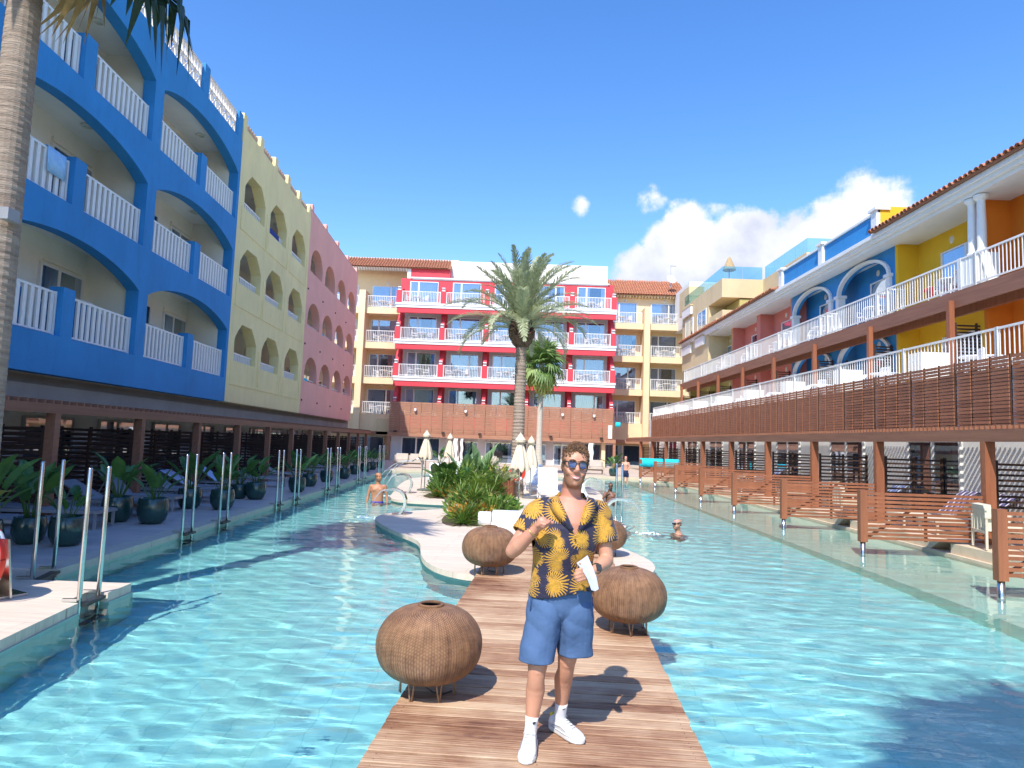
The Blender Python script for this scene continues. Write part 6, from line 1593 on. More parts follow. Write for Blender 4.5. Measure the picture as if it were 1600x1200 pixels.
# hand holding the paper (his left hand)
H0 = WL + Vector((-.045, -.030, -.012)); limb(b, [WL, WL.lerp(H0, .5), H0], [.026, .027, .029], 12); blob(b, H0 + Vector((-.012, -.006, -.002)), (.040, .024, .040))
for k in range(4):
    st_k = H0 + Vector((-.020, -.018, .030 - .0205 * k)); L1 = [.9, 1.0, .96, .78][k]
    b.tube([H0 + Vector((.01, -.008, .022 - .016 * k)), st_k, st_k + Vector((-.030, -.020, -.006)) * L1, st_k + Vector((-.052, -.014, -.016)) * L1, st_k + Vector((-.062, .004, -.022)) * L1], [.0115, .0108, .0100, .0092, .0070], 10)
b.tube([H0 + Vector((.0, -.01, .03)), H0 + Vector((-.022, -.026, .048)), H0 + Vector((-.044, -.030, .056)), H0 + Vector((-.058, -.028, .058))], [.014, .012, .0105, .007], 10)
bm_ = remeshed(b, .0050, 5, .5)
Mi = Mh.inverted(); Mi_n = np.array(Mi)
def tone(co):
    h = np.c_[co, np.ones(len(co))] @ Mi_n.T; x, y, z = h[:, 0], h[:, 1], h[:, 2]; ss = lambda a, b_, v: np.clip((v - a) / (b_ - a), 0, 1) ** 2 * (3 - 2 * np.clip((v - a) / (b_ - a), 0, 1))
    face = (z > -.02) * (z < .26) * (y < .05)
    jaw = ss(.072, .050, z - 1.3 * np.maximum(0, np.abs(x) - .026)) ; side = ss(.056, .064, np.abs(x)) * ss(.12, .085, z) * (y < .03) * .8
    must = .8 * np.exp(-((z - .0795) / .007) ** 2) * (np.abs(x) < .030) * (y < -.07)
    beard = np.clip(np.maximum(np.maximum(jaw, side), must * .9), 0, 1) * face * ss(-.02, .0, z + .6 * np.minimum(0, .03 - y * 0)) 
    lipz = .060 + 6.5 * x ** 2; lip = np.exp(-((z - lipz) / .0062) ** 2) * (np.abs(x) < .030) * (y < -.07)
    beard = beard * (1 - np.clip(lip * 1.6, 0, 1)) * .92
    zz = co[:, 2] + OM.z
    chest = .35 * ss(1.15, 1.35, zz) * (zz < 1.56); nose = .5 * np.exp(-(((x) / .018) ** 2 + ((z - .105) / .02) ** 2)) * (y < -.09) + .3 * np.exp(-(((np.abs(x) - .04) / .018) ** 2 + ((z - .09) / .018) ** 2)) * (y < -.06)
    red = np.clip(lip * .95 + chest + nose + .15, 0, 1)
    leg = .22 * (zz < .5) * (zz > .18)
    return np.stack([np.clip(beard + leg * .5, 0, 1), red, np.zeros_like(red), np.ones_like(red)], 1)
set_tone(bm_, tone); bm_.materials.append(skin_mat('fair_skin', (.60, .32, .20), red=(.60, .22, .155), beard=(.16, .068, .028)))
inst('body', bm_, man)
def HP(x, y, z): return Mh @ Vector((x, y, z))
hair_shell(Mh, 1.0, M('curly_brown_hair', (.060, .026, .012), .55, .5, 40, col2=(.26, .135, .06)), man, 1100, .030, 3)
# teeth, brows, ears done in the body; eyes under the glasses
MB().tube([HP(-.024, -.0915, .0650), HP(-.012, -.0975, .0608), HP(.0, -.0992, .0592), HP(.012, -.0975, .0608), HP(.024, -.0915, .0650)], [.0010, .0030, .0034, .0030, .0010], 8).build('teeth', M('teeth', (.80, .76, .70), .3, .02), man, smooth=True)
lipm = M('lips', (.60, .22, .18), .4, .1, 30)
MB().tube([HP(-.030, -.087, .0695), HP(-.014, -.0975, .0660), HP(0, -.1002, .0642), HP(.014, -.0975, .0660), HP(.030, -.087, .0695)], [.001, .0032, .0034, .0032, .001], 8).tube([HP(-.029, -.087, .0680), HP(-.014, -.096, .0565), HP(0, -.0985, .0535), HP(.014, -.096, .0565), HP(.029, -.087, .0680)], [.001, .0036, .0042, .0036, .001], 8).build('lips', lipm, man, smooth=True)
ey = MB(); [ey.lathe([(0, -.011), (.008, -.008), (.011, 0), (.008, .008), (0, .011)], 12, tuple(HP(q * .031, -.078, .136))) for q in (-1, 1)]
for q in (-1, 1): MB().lathe([(0, -.011), (.008, -.008), (.011, 0), (.008, .008), (0, .011)], 12, tuple(HP(q * .031, -.079, .136))).build('eye', M('eye_white', (.75, .72, .70), .2, .02), man, smooth=True)
for q in (-1, 1): MB().tube([HP(q * .012, -.0965, .160), HP(q * .03, -.098, .166), HP(q * .050, -.086, .161)], [.003, .0045, .002], 6).build('eyebrow', M('brow_hair', (.12, .06, .03), .8, .2, 40), man, smooth=True)
# sunglasses
sg = thing('sunglasses', 'dark sunglasses with blue gradient lenses worn by the smiling man', 'sunglasses', man.location)
lens_m, N1, L1_, b1 = _tree('blue_lens'); b1.inputs['Base Color'].default_value = (.035, .05, .14, 1); b1.inputs['Roughness'].default_value = .05; b1.inputs['Specular IOR Level'].default_value = .9
tort = M('dark_frame', (.035, .020, .018), .25, .4, 30)
lens = MB(); frm = MB()
shape = [(-.024, .014), (-.010, .019), (.012, .019), (.024, .014), (.0245, .0), (.019, -.014), (.006, -.022), (-.008, -.021), (-.019, -.013), (-.024, .0)]
for q in (-1, 1):
    pts = []
    for (x, z) in smooth_poly(shape, 2):
        xx = q * (.0315) + q * x; yy = -.108 + .9 * max(0, abs(xx) - .03) ** 1.3 * 1.6; pts.append(HP(xx, yy, .137 + z))
    k = len(lens.v); lens.v += [tuple(p) for p in pts]; lens.f.append(tuple(range(k, k + len(pts))))
    frm.tube([tuple(p) for p in pts + pts[:2]], .0024, 6, cap=False)
    frm.tube([HP(q * .055, -.101, .150), HP(q * .067, -.090, .150), HP(q * .078, -.04, .147), HP(q * .081, .01, .143), HP(q * .080, .03, .130)], [.0035, .0045, .0035, .003, .0025], 6)
frm.tube([HP(-.009, -.110, .147), HP(0, -.114, .150), HP(.009, -.110, .147)], .0028, 6).tube([HP(-.012, -.108, .156), HP(0, -.112, .157), HP(.012, -.108, .156)], .002, 6)
lens.build('lens', lens_m, sg); frm.build('frame', tort, sg, smooth=True)

# shirt ----------------------------------------------------------
def shirt_mat():
    m, N, L, b = _tree('palm_print_shirt'); tc = N.new('ShaderNodeTexCoord'); sp = N.new('ShaderNodeSeparateXYZ'); L.new(tc.outputs['Object'], sp.inputs[0])
    cb = N.new('ShaderNodeCombineXYZ'); L.new(sp.outputs[0], cb.inputs[0]); L.new(sp.outputs[2], cb.inputs[1])
    def mt(op, a, b_=None, c=None):
        n = N.new('ShaderNodeMath'); n.operation = op
        for i, x in enumerate((a, b_, c)):
            if x is None: continue
            if isinstance(x, (int, float)): n.inputs[i].default_value = x
            else: L.new(x, n.inputs[i])
        return n.outputs[0]
    masks = []
    for (sc_, off, R_, fing) in ((6.6, (0.03, .02), .100, 15), (7.4, (.43, .17), .078, 12)):
        mp = N.new('ShaderNodeMapping'); mp.inputs['Location'].default_value = (*off, 0); L.new(cb.outputs[0], mp.inputs[0])
        nz = N.new('ShaderNodeTexNoise'); nz.inputs['Scale'].default_value = 6; L.new(mp.outputs[0], nz.inputs['Vector'])
        vo = N.new('ShaderNodeTexVoronoi'); vo.voronoi_dimensions = '2D'; vo.inputs['Scale'].default_value = sc_; vo.inputs['Randomness'].default_value = .55; L.new(mp.outputs[0], vo.inputs['Vector'])
        sub = N.new('ShaderNodeVectorMath'); sub.operation = 'SUBTRACT'; L.new(mp.outputs[0], sub.inputs[0]); L.new(vo.outputs['Position'], sub.inputs[1])
        s2 = N.new('ShaderNodeSeparateXYZ'); L.new(sub.outputs[0], s2.inputs[0]); sc2 = N.new('ShaderNodeSeparateColor'); L.new(vo.outputs['Color'], sc2.inputs[0])
        rot = mt('MULTIPLY', sc2.outputs[0], 6.28); a = mt('ADD', mt('ARCTAN2', s2.outputs[1], s2.outputs[0]), rot); r_ = mt('POWER', mt('ADD', mt('MULTIPLY', s2.outputs[0], s2.outputs[0]), mt('MULTIPLY', s2.outputs[1], s2.outputs[1])), .5)
        r_ = mt('DIVIDE', r_, mt('ADD', .75, mt('MULTIPLY', sc2.outputs[1], .5)))
        aw = mt('WRAP', a, math.pi, -math.pi); bend = mt('ADD', a, mt('MULTIPLY', mt('SUBTRACT', nz.outputs['Fac'], .5), .5))
        f = mt('ABSOLUTE', mt('SINE', mt('MULTIPLY', bend, fing)))
        edge = mt('MULTIPLY', R_, mt('ADD', .30, mt('MULTIPLY', mt('POWER', f, 1.6), .72)))
        edge = mt('MULTIPLY', edge, mt('ADD', .30, mt('MULTIPLY', mt('COSINE', mt('MULTIPLY', aw, .60)), .72)))
        inside = mt('LESS_THAN', r_, edge); gap = mt('GREATER_THAN', f, mt('MULTIPLY', .66, mt('POWER', mt('DIVIDE', r_, R_), .55)))
        k = mt('MULTIPLY', inside, mt('MAXIMUM', gap, mt('LESS_THAN', r_, R_ * .14))); masks.append(k)
    k = mt('MAXIMUM', masks[0], masks[1])
    n = N.new('ShaderNodeTexNoise'); n.inputs['Scale'].default_value = 60; L.new(tc.outputs['Object'], n.inputs['Vector'])
    gr = N.new('ShaderNodeMix'); gr.data_type = 'RGBA'; L.new(n.outputs['Fac'], gr.inputs[0]); gr.inputs[6].default_value = (.42, .20, .010, 1); gr.inputs[7].default_value = (.68, .37, .04, 1)
    mx = N.new('ShaderNodeMix'); mx.data_type = 'RGBA'; L.new(k, mx.inputs[0]); mx.inputs[6].default_value = (.018, .016, .045, 1); L.new(gr.outputs[2], mx.inputs[7])
    L.new(mx.outputs[2], b.inputs['Base Color']); b.inputs['Roughness'].default_value = .75; b.inputs['Sheen Weight'].default_value = .15
    n2 = N.new('ShaderNodeTexNoise'); n2.inputs['Scale'].default_value = 15; n2.inputs['Detail'].default_value = 3; n2.inputs['Distortion'].default_value = .8; L.new(tc.outputs['Object'], n2.inputs['Vector']); bp = N.new('ShaderNodeBump'); bp.inputs['Strength'].default_value = .55; bp.inputs['Distance'].default_value = .02; L.new(n2.outputs['Fac'], bp.inputs['Height']); L.new(bp.outputs[0], b.inputs['Normal'])
    return m
shm = shirt_mat(); s = MB()
slices(s, [(a_[0] - OM.x, a_[1] - a_[2] - OM.y, a_[1] + a_[3] - OM.y, a_[4] - OM.z, a_[5]) for a_ in
    [(.338, 4.165, .148, .148, .84, .192), (.338, 4.165, .146, .146, .90, .190), (.341, 4.16, .140, .136, .98, .182), (.348, 4.155, .136, .130, 1.08, .178), (.358, 4.15, .148, .135, 1.20, .194), (.368, 4.15, .150, .138, 1.30, .203), (.376, 4.16, .128, .125, 1.385, .195), (.382, 4.17, .098, .10, 1.435, .150), (.385, 4.178, .080, .082, 1.465, .095), (.387, 4.18, .07, .075, 1.50, .082)]], 36, .9)
for S_, E_, ext in ((SR, ER, .56), (SL, EL, .60)):
    base_ = V(.27, 4.16, 1.385) if S_ is SR else V(.49, 4.17, 1.385)
    limb(s, [base_, S_ + Vector((0, 0, -.004)), S_.lerp(E_, .3), S_.lerp(E_, ext)], [.078, .077, .073, .075], 20)
sm_ = remeshed(s, .0065, 6, .5)
co = co_of(sm_)
def folds(co, amp, seed, sx=1.0):
    r = np.random.RandomState(seed); d = np.zeros(len(co))
    for i in range(9):
        k = r.normal(size=3) * np.array([16, 10, 11]) * sx; d += np.sin(co @ k + r.rand() * 7 + 1.2 * np.sin(co @ (k[::-1] * .4))) * amp / 3
    return d
nr = np.empty(len(sm_.vertices) * 3, np.float32); sm_.vertices.foreach_get('normal', nr); nr = nr.reshape(-1, 3)
co2 = co + nr * (folds(co, .012, 4)[:, None]); sm_.vertices.foreach_set('co', co2.astype(np.float32).ravel()); sm_.update()
eR, eL = SR.lerp(ER, .60), SL.lerp(EL, .64); dR, dL_ = (ER - SR).normalized(), (EL - SL).normalized()
Xc = .402 - OM.x
def keep(c):
    z = c[:, 2] + OM.z; x = c[:, 0] - Xc; k = z > .905 + .02 * np.sin(c[:, 0] * 14) + np.where((c[:, 0] > .12) & (c[:, 1] < 0), .02, 0)
    for S_, e_, d_ in ((SR, eR, dR), (SL, eL, dL_)):
        rel = c - np.array(e_); al = rel @ np.array(d_); rad_ = np.linalg.norm(rel - al[:, None] * np.array(d_), axis=1); k &= ~((al > 0) & (al < .14) & (rad_ < .092) & ((c[:, 0] < -.115) | (c[:, 0] > .225)))
    k &= ~((z > 1.265) & (c[:, 1] < .03) & (np.abs(x + .012 * (z - 1.265) / .2) < (z - 1.262) * .40 + .002))
    k &= z < 1.478
    return k
sm2 = keep_faces(sm_, keep); sm2.name = 'shirt'; sm2.materials.append(shm)
so_ = inst('shirt', sm2, man); md = so_.modifiers.new('thickness', 'SOLIDIFY'); md.thickness = .003; md.offset = 0
# collar flaps and placket
for q in (-1, 1):
    mb = MB(); rows = []
    for i in range(12):
        t = i / 11; z = 1.30 + .185 * t; xx = .402 + q * (z - 1.262) * .42 - .012 * t; yb_ = 4.150 - .150 + .02 * t ** 1.2 + .055 * t ** 3
        w = .010 + .050 * math.sin(min(1, t * 1.15) * math.pi * .62); lift = .010 + .008 * math.sin(t * 3)
        rows.append([V(xx - q * .004, yb_ - .004, z), V(xx + q * w * .5, yb_ - lift - .003 + .01 * t, z - .006), V(xx + q * w, yb_ - .004 + .018 * t + .10 * w, z - .018 * t - .01)])
    mb.rings(rows, cap=False, closed=False); o = mb.build('collar', shm, man, smooth=True); md = o.modifiers.new('thickness', 'SOLIDIFY'); md.thickness = .004
mb = MB(); rows = []
for i in range(9):
    a = math.pi * (.06 + .88 * i / 8); rows.append([V(.388 + .088 * math.cos(a), 4.172 + .085 * math.sin(a), 1.455), V(.388 + .080 * math.cos(a), 4.168 + .078 * math.sin(a), 1.500), V(.388 + .104 * math.cos(a), 4.168 + .102 * math.sin(a), 1.462)])
mb.rings(rows, cap=False, closed=False); o = mb.build('collar', shm, man, smooth=True); md = o.modifiers.new('thickness', 'SOLIDIFY'); md.thickness = .004
mb = MB()
for z in (1.19, 1.10, 1.01): mb.lathe([(0, .0), (.006, 0), (.006, .003), (0, .003)], 10)
bt_ = MB().lathe([(0, .0), (.0055, 0), (.0055, .003), (0, .003)], 10).mesh('button', M('dark_button', (.03, .02, .02), .3, .1))
for z in (1.24, 1.16, 1.08): inst('button', bt_, man, loc=V(.402, 4.150 - .158 + (1.24 - z) * .05, z), rot=(math.pi / 2, 0, 0))

# shorts ----------------------------------------------------------
shorts_m = M('blue_cotton_shorts', (.066, .128, .255), .85, .08, 6, .75, 9)
s = MB()
slices(s, [(a_[0] - OM.x, a_[1] - a_[2] - OM.y, a_[1] + a_[3] - OM.y, a_[4] - OM.z, a_[5]) for a_ in [(.335, 4.15, .060, .07, .745, .120), (.337, 4.16, .100, .12, .80, .178), (.339, 4.16, .112, .135, .86, .187), (.34, 4.155, .118, .14, .90, .187), (.345, 4.16, .125, .125, .99, .172)]], 30, .9)
limb(s, [V(.245, 4.145, .83), V(.230, 4.115, .70), V(.216, 4.09, .58), V(.212, 4.075, .47)], [.104, .103, .101, .104], 22)
limb(s, [V(.430, 4.155, .83), V(.432, 4.155, .70), V(.434, 4.16, .58), V(.434, 4.165, .47)], [.104, .106, .103, .106], 22)
sm_ = remeshed(s, .0065, 6, .5); co = co_of(sm_); nr = np.empty(len(sm_.vertices) * 3, np.float32); sm_.vertices.foreach_get('normal', nr); nr = nr.reshape(-1, 3)
zz_ = co[:, 2] + OM.z
ang_ = np.arctan2(co[:, 1] - .03, co[:, 0] - .03)
crease = .0060 * np.sin(38 * co[:, 0] + 26 * (zz_ - .7) + 3 * np.sin(14 * zz_)) * np.clip((.80 - zz_) / .2, 0, 1) + .0055 * np.abs(np.sin(30 * zz_ + 9 * co[:, 0] + 2.0 * np.sin(8 * co[:, 0]))) * np.exp(-((zz_ - .74) / .10) ** 2) - .007 * np.exp(-((np.abs(co[:, 0] - .035) - .02) / .02) ** 2) * np.clip((.86 - zz_) / .1, 0, 1)
co2 = co + nr * ((folds(co, .011, 8, .8) + crease)[:, None]); sm_.vertices.foreach_set('co', co2.astype(np.float32).ravel()); sm_.update()
sm2 = keep_faces(sm_, lambda c: (c[:, 2] + OM.z > .528 + np.where(c[:, 0] > .03, .018, 0) ) & (c[:, 2] + OM.z < .975)); sm2.name = 'shorts'; sm2.materials.append(shorts_m)
so_ = inst('shorts', sm2, man); md = so_.modifiers.new('thickness', 'SOLIDIFY'); md.thickness = .004
pk = MB()
for q, x0_ in ((-1, .158), (1, .520)): pk.tube([V(x0_ + q * -.0, 4.075, .90), V(x0_ - q * -.004, 4.060, .84), V(x0_ + q * .004, 4.10, .77)], .0028, 5)
pk.build('pocket_seam', M('dark_seam', (.025, .06, .17), .9, .1), man)

# socks, shoes ----------------------------------------------------
sock_m = M('white_sock', (.78, .78, .78), .9, .04, 30, .3, 200); shoe_m = M('white_leather', (.76, .76, .75), .45, .04, 12, .1, 80); sole_m = M('white_rubber', (.72, .71, .68), .6, .05, 10); line_m = M('grey_stitch', (.25, .27, .32), .7, .05); yel_m = M('yellow_tab', (.80, .60, .02), .6, .05); blk = M('black_print', (.02, .02, .02), .7, .05)
def shoe(A_, heading, label, tab):
    """A_: ankle (man-local); heading: direction of the toe in the ground plane (radians from -Y toward +X)"""
    f = Vector((math.sin(heading), -math.cos(heading), 0)); rgt = Vector((math.cos(heading), math.sin(heading), 0)); g = Vector((A_.x, A_.y, 0))
    def P(u, v, w): return g + f * u + rgt * v + Vector((0, 0, w))
    t = inst('shoe', None, man); 
    mb = MB(); rings = []
    for (u, w, h, sh_) in ((-.078, .018, .055, 0), (-.070, .030, .078, 0), (-.045, .036, .090, 0), (-.01, .038, .092, 0), (.03, .040, .090, .002), (.07, .043, .078, .004), (.11, .047, .062, .006), (.15, .047, .052, .006), (.18, .040, .045, .005), (.198, .026, .036, .003), (.206, .010, .026, .0)):
        ring = []
        for i in range(16):
            a = 2 * math.pi * i / 16; c, s_ = math.cos(a), math.sin(a); ww = w * math.copysign(abs(c) ** .8, c) * (1 - .22 * max(0, s_)); hh = .012 + (h - .012) * (.5 + .5 * math.copysign(abs(s_) ** .8, s_)); ring.append(P(u, ww + sh_, hh))
        rings.append(ring)
    mb.rings(rings); mb.build('upper', shoe_m, t, smooth=True)
    so2 = MB(); out = []
    for (u, w) in ((-.088, 0), (-.084, .022), (-.060, .038), (-.01, .042), (.05, .045), (.11, .052), (.16, .051), (.195, .038), (.213, .014), (.215, 0)): out.append((u, w))
    poly = [(u, w + .003) for u, w in out] + [(u, -w + .003) for u, w in out[::-1][1:-1]]
    so2.rings([[P(u * .98, v * .95, 0) for u, v in poly], [P(u, v, .006) for u, v in poly], [P(u, v, .022) for u, v in poly], [P(u * .985, v * .95, .027) for u, v in poly]]); so2.build('sole', sole_m, t)
    la = MB()
    for k in range(5):
        u = .035 + .021 * k; h = .096 - .0075 * k
        la.tube([P(u, -.022, h - .008), P(u + .006, 0, h + .003), P(u, .022, h - .008)], .0034, 6)
    la.tube([P(.03, .0, .100), P(.015, .025, .108), P(.03, .035, .09)], .0025, 5).tube([P(.03, .0, .100), P(.012, -.022, .108), P(.028, -.034, .09)], .0025, 5); la.build('laces', sole_m, t, smooth=True)
    ln = MB()
    for q in (-1, 1):
        ln.tube([P(.11, q * .045, .045), P(.06, q * .0425, .055), P(.02, q * .040, .050), P(-.03, q * .038, .040)], .0013, 4).tube([P(-.078, q * .020, .030), P(-.03, q * .040, .0285), (P(.05, q * .045, .0285)), P(.11, q * .051, .0285), P(.17, q * .047, .0285)], .0012, 4)
    ln.build('stitching', line_m, t)
    MB().beam(P(-.072, 0, .055), P(-.064, 0, .092), .034, .010, up=tuple(f)).build('heel_tab', yel_m if tab else shoe_m, t)
    tongue = MB().beam(P(.018, 0, .085), P(.0, 0, .118), .044, .010, up=tuple(f)); tongue.build('tongue', shoe_m, t)
    return f, rgt
shoe(AR, -.16, '', False); shoe(AL, .62, '', True)
for A_, K_, hd in ((AR, KR, -.16), (AL, KL, .62)):
    u_ = (K_ - A_).normalized(); mb = MB(); mb.tube([A_ - u_ * .05, A_, A_ + u_ * .05, A_ + u_ * .085, A_ + u_ * .115, A_ + u_ * .118], [.038, .037, .036, .037, .039, .033], 18); so3 = mb.build('sock', sock_m, man, smooth=True)
    cpt = A_ + u_ * .088; fr_ = Vector((math.sin(.35), -math.cos(.35), 0)); rg = Vector((math.cos(.35), math.sin(.35), 0)); c0 = cpt + fr_ * .0395; tf = MB()
    for ang in (-.75, 0, .75):
        pts = []
        for k in range(9):
            a = math.pi * 2 * k / 9; lx = .0035 * math.cos(a); lz = .006 + .0065 * math.sin(a); xx = lx * math.cos(ang) + lz * math.sin(ang); zz = -lx * math.sin(ang) + lz * math.cos(ang); pts.append(tuple(c0 + rg * xx * 1.25 + Vector((0, 0, zz - .002))))
        k0 = len(tf.v); tf.v += pts; tf.f.append(tuple(range(k0, k0 + 9)))
    tf.add([tuple(c0 + rg * x_ + Vector((0, 0, z_))) for x_, z_ in ((-.009, -.006), (.009, -.006), (.007, -.0035), (-.007, -.0035))], [(0, 1, 2, 3)]); tf.build('three_leaf_emblem', blk, so3)
# bracelet, watch, paper
bw_d = (WR - ER).normalized(); c0 = WR - bw_d * .018; a1 = bw_d.cross(Vector((0, 1, 0))).normalized(); a2 = bw_d.cross(a1)
MB().tube([c0 + (a1 * math.cos(t) + a2 * math.sin(t)) * .033 for t in [2 * math.pi * i / 20 for i in range(21)]], .0028, 6, cap=False).build('bracelet', M('gold', (.80, .55, .18), .3, .05, metal=1), man, smooth=True)
bw_d = (WL - EL).normalized(); c0 = WL - bw_d * .022; a1 = bw_d.cross(Vector((0, 0, 1))).normalized(); a2 = bw_d.cross(a1)
wt = inst('wristwatch', None, man); mb = MB(); rows = []
for dlt, rr_ in ((-.011, .0295), (-.010, .0315), (.010, .0315), (.011, .0295)): rows.append([c0 + bw_d * dlt + (a1 * math.cos(2 * math.pi * i / 20) + a2 * math.sin(2 * math.pi * i / 20)) * rr_ for i in range(20)])
mb.rings(rows, cap=False); mb.build('strap', dark_metal, wt, smooth=True)
wf = c0 + Vector((.008, -.030, .010)); MB().beam(wf, wf + Vector((.002, -.010, .004)), .030, .034).build('case', dark_metal, wt)
pp = MB(); 
pv = [V(.415, 3.925, 1.115), V(.470, 3.905, 1.165), V(.500, 3.900, 1.08), V(.548, 3.895, .985), V(.520, 3.895, .965), V(.480, 3.905, .985)]
pp.rings([[V(.408, 3.935, 1.120), V(.438, 3.915, 1.145), V(.466, 3.925, 1.165)], [V(.440, 3.925, 1.085), V(.466, 3.905, 1.102), V(.490, 3.920, 1.112)], [V(.474, 3.918, 1.03), V(.496, 3.900, 1.036), V(.518, 3.912, 1.046)], [V(.495, 3.915, .975), V(.513, 3.902, .972), V(.532, 3.910, .982)]], cap=False, closed=False)
o = pp.build('folded_paper', M('pale_blue_paper', (.62, .68, .85), .7, .04, 8)); o.location = man.location; tag(o, 'folded pale blue-white paper held in the hand of the smiling man', 'paper'); md = o.modifiers.new('thickness', 'SOLIDIFY'); md.thickness = .004

# ---- bathers ----------------------------------------------------
def bather(loc, label, rz=0.0, skin=(.42, .22, .13), hairc=(.02, .015, .012), pose='down', H=1.75, trunks=(.02, .05, .45), head_yaw=0.0, cap=None, glasses=False, curls=120, slim=1.0, beardy=.7):
    t = thing('person', label, 'person', loc, rz); b = MB(); k = H / 1.78
    def W_(x, y, z): return Vector((x * k * slim, y * k, z * k))
    Mh_ = Matrix.Translation(W_(0, -.005, 1.535)) @ Matrix.Rotation(head_yaw, 4, 'Z'); head_shape(b, Mh_, k)
    limb(b, [W_(0, .03, 1.40), W_(0, .015, 1.5), W_(0, .01, 1.58)], [.07 * k, .060 * k, .06 * k], 14)
    slices(b, [(0, (y_ - f_) * k, (y_ + f2) * k, z_ * k, w_ * k * slim) for y_, f_, f2, z_, w_ in [(0, .10, .11, .80, .14), (0, .125, .12, .92, .165), (0, .125, .10, 1.02, .160), (0, .12, .10, 1.14, .165), (0, .13, .115, 1.26, .185), (0, .12, .11, 1.35, .190), (.01, .09, .10, 1.41, .165), (.015, .07, .075, 1.45, .10)]], 24, .92)
    for q in (-1, 1): blob(b, W_(q * .08, -.105, 1.30), (.075 * k, .032 * k, .05 * k))
    for q in (-1, 1):
        limb(b, [W_(q * .10, 0, .86), W_(q * .11, 0, .66), W_(q * .11, -.01, .48)], [.088 * k, .072 * k, .053 * k], 12); limb(b, [W_(q * .11, -.01, .48), W_(q * .112, .02, .36), W_(q * .11, .01, .10)], [.052 * k, .054 * k, .036 * k], 12); limb(b, [W_(q * .11, .03, .045), W_(q * .12, -.15, .03)], [.036 * k, .028 * k], 10)
        S_ = W_(q * .19, .01, 1.39)
        if pose == 'down': E_, H_ = W_(q * .265, .02, 1.12), W_(q * .29, -.05, .88)
        elif pose == 'mouth' and q < 0: E_, H_ = W_(q * .25, -.14, 1.20), W_(q * .06, -.20, 1.48)
        elif pose == 'mouth': E_, H_ = W_(q * .27, -.02, 1.15), W_(q * .25, -.22, 1.10)
        elif pose == 'swim': E_, H_ = W_(q * .30, -.20, 1.33), W_(q * .22 - .0, -.46, 1.36)
        else: E_, H_ = W_(q * .26, -.03, 1.14), W_(q * .20, -.20, 1.05)
        limb(b, [W_(q * .12, .0, 1.38), S_, S_.lerp(E_, .5), E_], [.055 * k, .057 * k, .048 * k, .038 * k], 12); limb(b, [E_, E_.lerp(H_, .35), H_], [.039 * k, .040 * k, .025 * k], 12)
        d = (H_ - E_).normalized(); sd = d.cross(Vector((0, 1, .2))).normalized(); blob(b, H_ + d * .04 * k, .032 * k)
        for j in range(4): b.tube([H_ + d * .05 * k + sd * (.026 - .017 * j) * k, H_ + d * .085 * k + sd * (.028 - .018 * j) * k, H_ + d * (.115 - .006 * abs(j - 1)) * k + sd * (.026 - .017 * j) * k + Vector((0, -.01, 0))], [.010 * k, .009 * k, .006 * k], 8)
        b.tube([H_ + d * .02 * k + sd * .028 * k, H_ + d * .05 * k + sd * .045 * k, H_ + d * .075 * k + sd * .048 * k], [.012 * k, .010 * k, .007 * k], 8)
    me = remeshed(b, .0085 * k, 3, .5); Mn = np.array(Mh_.inverted())
    def tn(co):
        h = np.c_[co, np.ones(len(co))] @ Mn.T / k; z, y, x = h[:, 2], h[:, 1], h[:, 0]; be = np.clip((.075 - z + .5 * np.maximum(0, np.abs(x) - .03)) / .03, 0, 1) * (z > -.012) * (y < .03) * beardy; lip = np.exp(-((z - .06) / .007) ** 2) * (np.abs(x) < .024) * (y < -.075)
        return np.stack([be * (1 - np.clip(lip, 0, 1)), .25 + lip * .6, be * 0, be * 0 + 1], 1)
    set_tone(me, tn); me.materials.append(skin_mat('skin_%d' % int(loc[0] * 100), skin, red=tuple(c * f for c, f in zip(skin, (1.02, .78, .72))), beard=hairc)); inst('body', me, t)
    hair_shell(Mh_, k, M('hair_%d' % int(loc[0] * 100), hairc, .6, .3, 40), t, curls, .014, 5, up=.002)
    tr_ = MB(); slices(tr_, [(0, (y_ - f_) * k, (y_ + f2) * k, z_ * k, w_ * k * slim) for y_, f_, f2, z_, w_ in [(0, .12, .12, .72, .175), (0, .14, .135, .82, .185), (0, .135, .13, .93, .175), (0, .132, .12, .985, .170)]], 24, .92)
    for q in (-1, 1): limb(tr_, [W_(q * .10, 0, .80), W_(q * .11, 0, .62)], [.100 * k, .098 * k], 14)
    tm = remeshed(tr_, .012 * k, 3); tm = keep_faces(tm, lambda c: (c[:, 2] > .60 * k) & (c[:, 2] < .975 * k)); tm.name = 'swim_shorts'; tm.materials.append(M('trunks_%d' % int(loc[0] * 100), trunks, .7, .1, 8)); o = inst('swim_shorts', tm, t); md = o.modifiers.new('thickness', 'SOLIDIFY'); md.thickness = .004
    for q in (-1, 1): MB().lathe([(0, -.009 * k), (.009 * k, 0), (0, .009 * k)], 8, tuple(Mh_ @ Vector((q * .031 * k, -.088 * k, .136 * k)))).build('eye', blk, t)
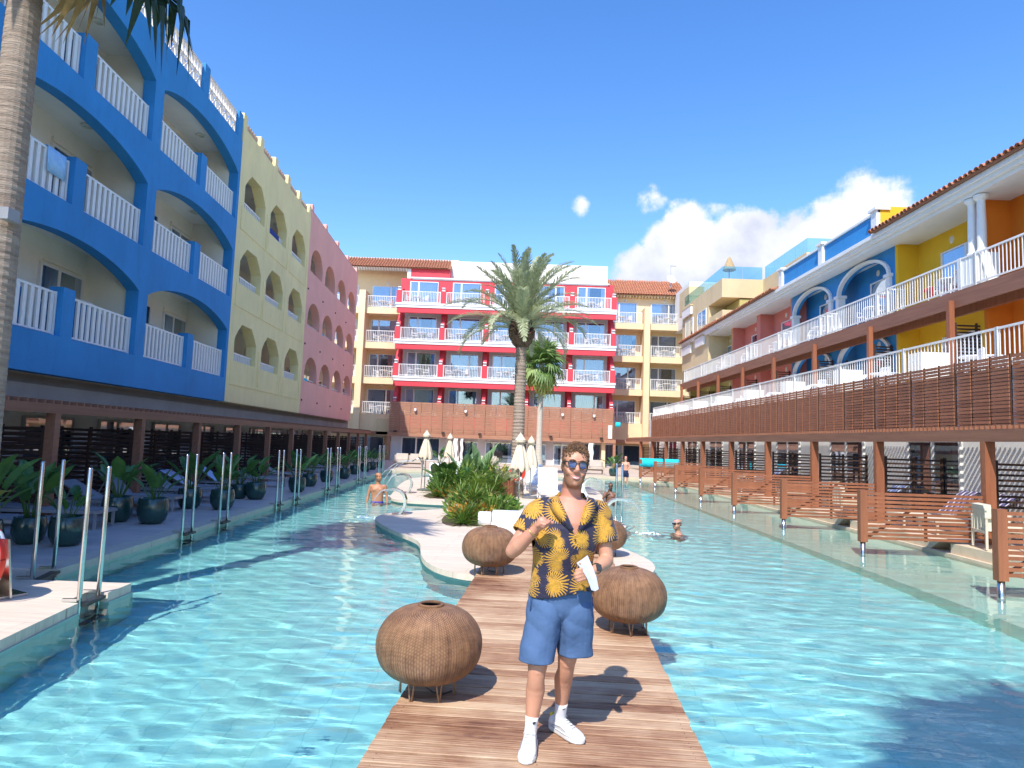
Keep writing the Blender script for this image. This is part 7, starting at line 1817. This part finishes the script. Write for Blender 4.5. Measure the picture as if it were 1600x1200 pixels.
    if glasses:
        g = MB()
        for q in (-1, 1):
            g.beam(Mh_ @ Vector((q * .010 * k, -.104 * k, .138 * k)), Mh_ @ Vector((q * .056 * k, -.096 * k, .138 * k)), .006 * k, .036 * k); g.beam(Mh_ @ Vector((q * .056 * k, -.096 * k, .145 * k)), Mh_ @ Vector((q * .079 * k, .01 * k, .14 * k)), .004 * k, .006 * k)
        go = g.build('sunglasses', blk); go.location = t.location; go.rotation_euler = t.rotation_euler; tag(go, 'black sunglasses worn by the %s' % ('bearded bather raising a hand to his mouth' if pose == 'mouth' else 'swimmer in the grey cap'), 'sunglasses')
    if cap:
        c_ = MB(); rows = []
        for j in range(7):
            e = .35 + 1.2 * j / 6; rows.append([Mh_ @ (Vector((.083 * math.cos(e) * math.cos(a), .004 + .101 * math.cos(e) * math.sin(a), .138 + .118 * math.sin(e))) * k) for a in [2 * math.pi * i / 20 for i in range(20)]])
        c_.rings(rows, cap=False); c_.beam(Mh_ @ (Vector((0, -.085, .178)) * k), Mh_ @ (Vector((0, -.155, .168)) * k), .12 * k, .006); co_ = c_.build('cap', M('grey_cap', cap, .85, .1, 10)); co_.location = t.location; co_.rotation_euler = t.rotation_euler; tag(co_, 'grey peaked cap worn by the swimmer on the right', 'cap')
    return t
PF = -1.12
bather((-3.88, 20.2, PF), 'bare-chested man with shaved head standing waist-deep in blue trunks, left side of the pool', .15, (.50, .24, .13), (.05, .03, .02), 'down', 1.86, (.01, .04, .42), .75, curls=0)
bather((3.42, 22.7, PF), 'dark-haired bearded bather raising a hand to his mouth in the pool behind the man', -.25, (.20, .095, .055), (.012, .010, .010), 'mouth', 1.66, (.02, .02, .03), 0, glasses=True, curls=260, beardy=1.0)
sw = bather((3.80, 15.2, -1.53), 'swimmer in a grey cap and sunglasses, shoulders just above the water, right of the man', -1.2, (.62, .33, .22), (.05, .03, .02), 'swim', 1.74, (.05, .05, .06), .1, cap=(.30, .30, .34), glasses=True, curls=60)
bather((6.20, 36.0, -.42), 'bather in navy shorts standing in the shallow far corner of the pool', -.3, (.66, .36, .25), (.30, .10, .06), 'front', 1.66, (.01, .02, .07), .3, curls=120, slim=.88, beardy=0)
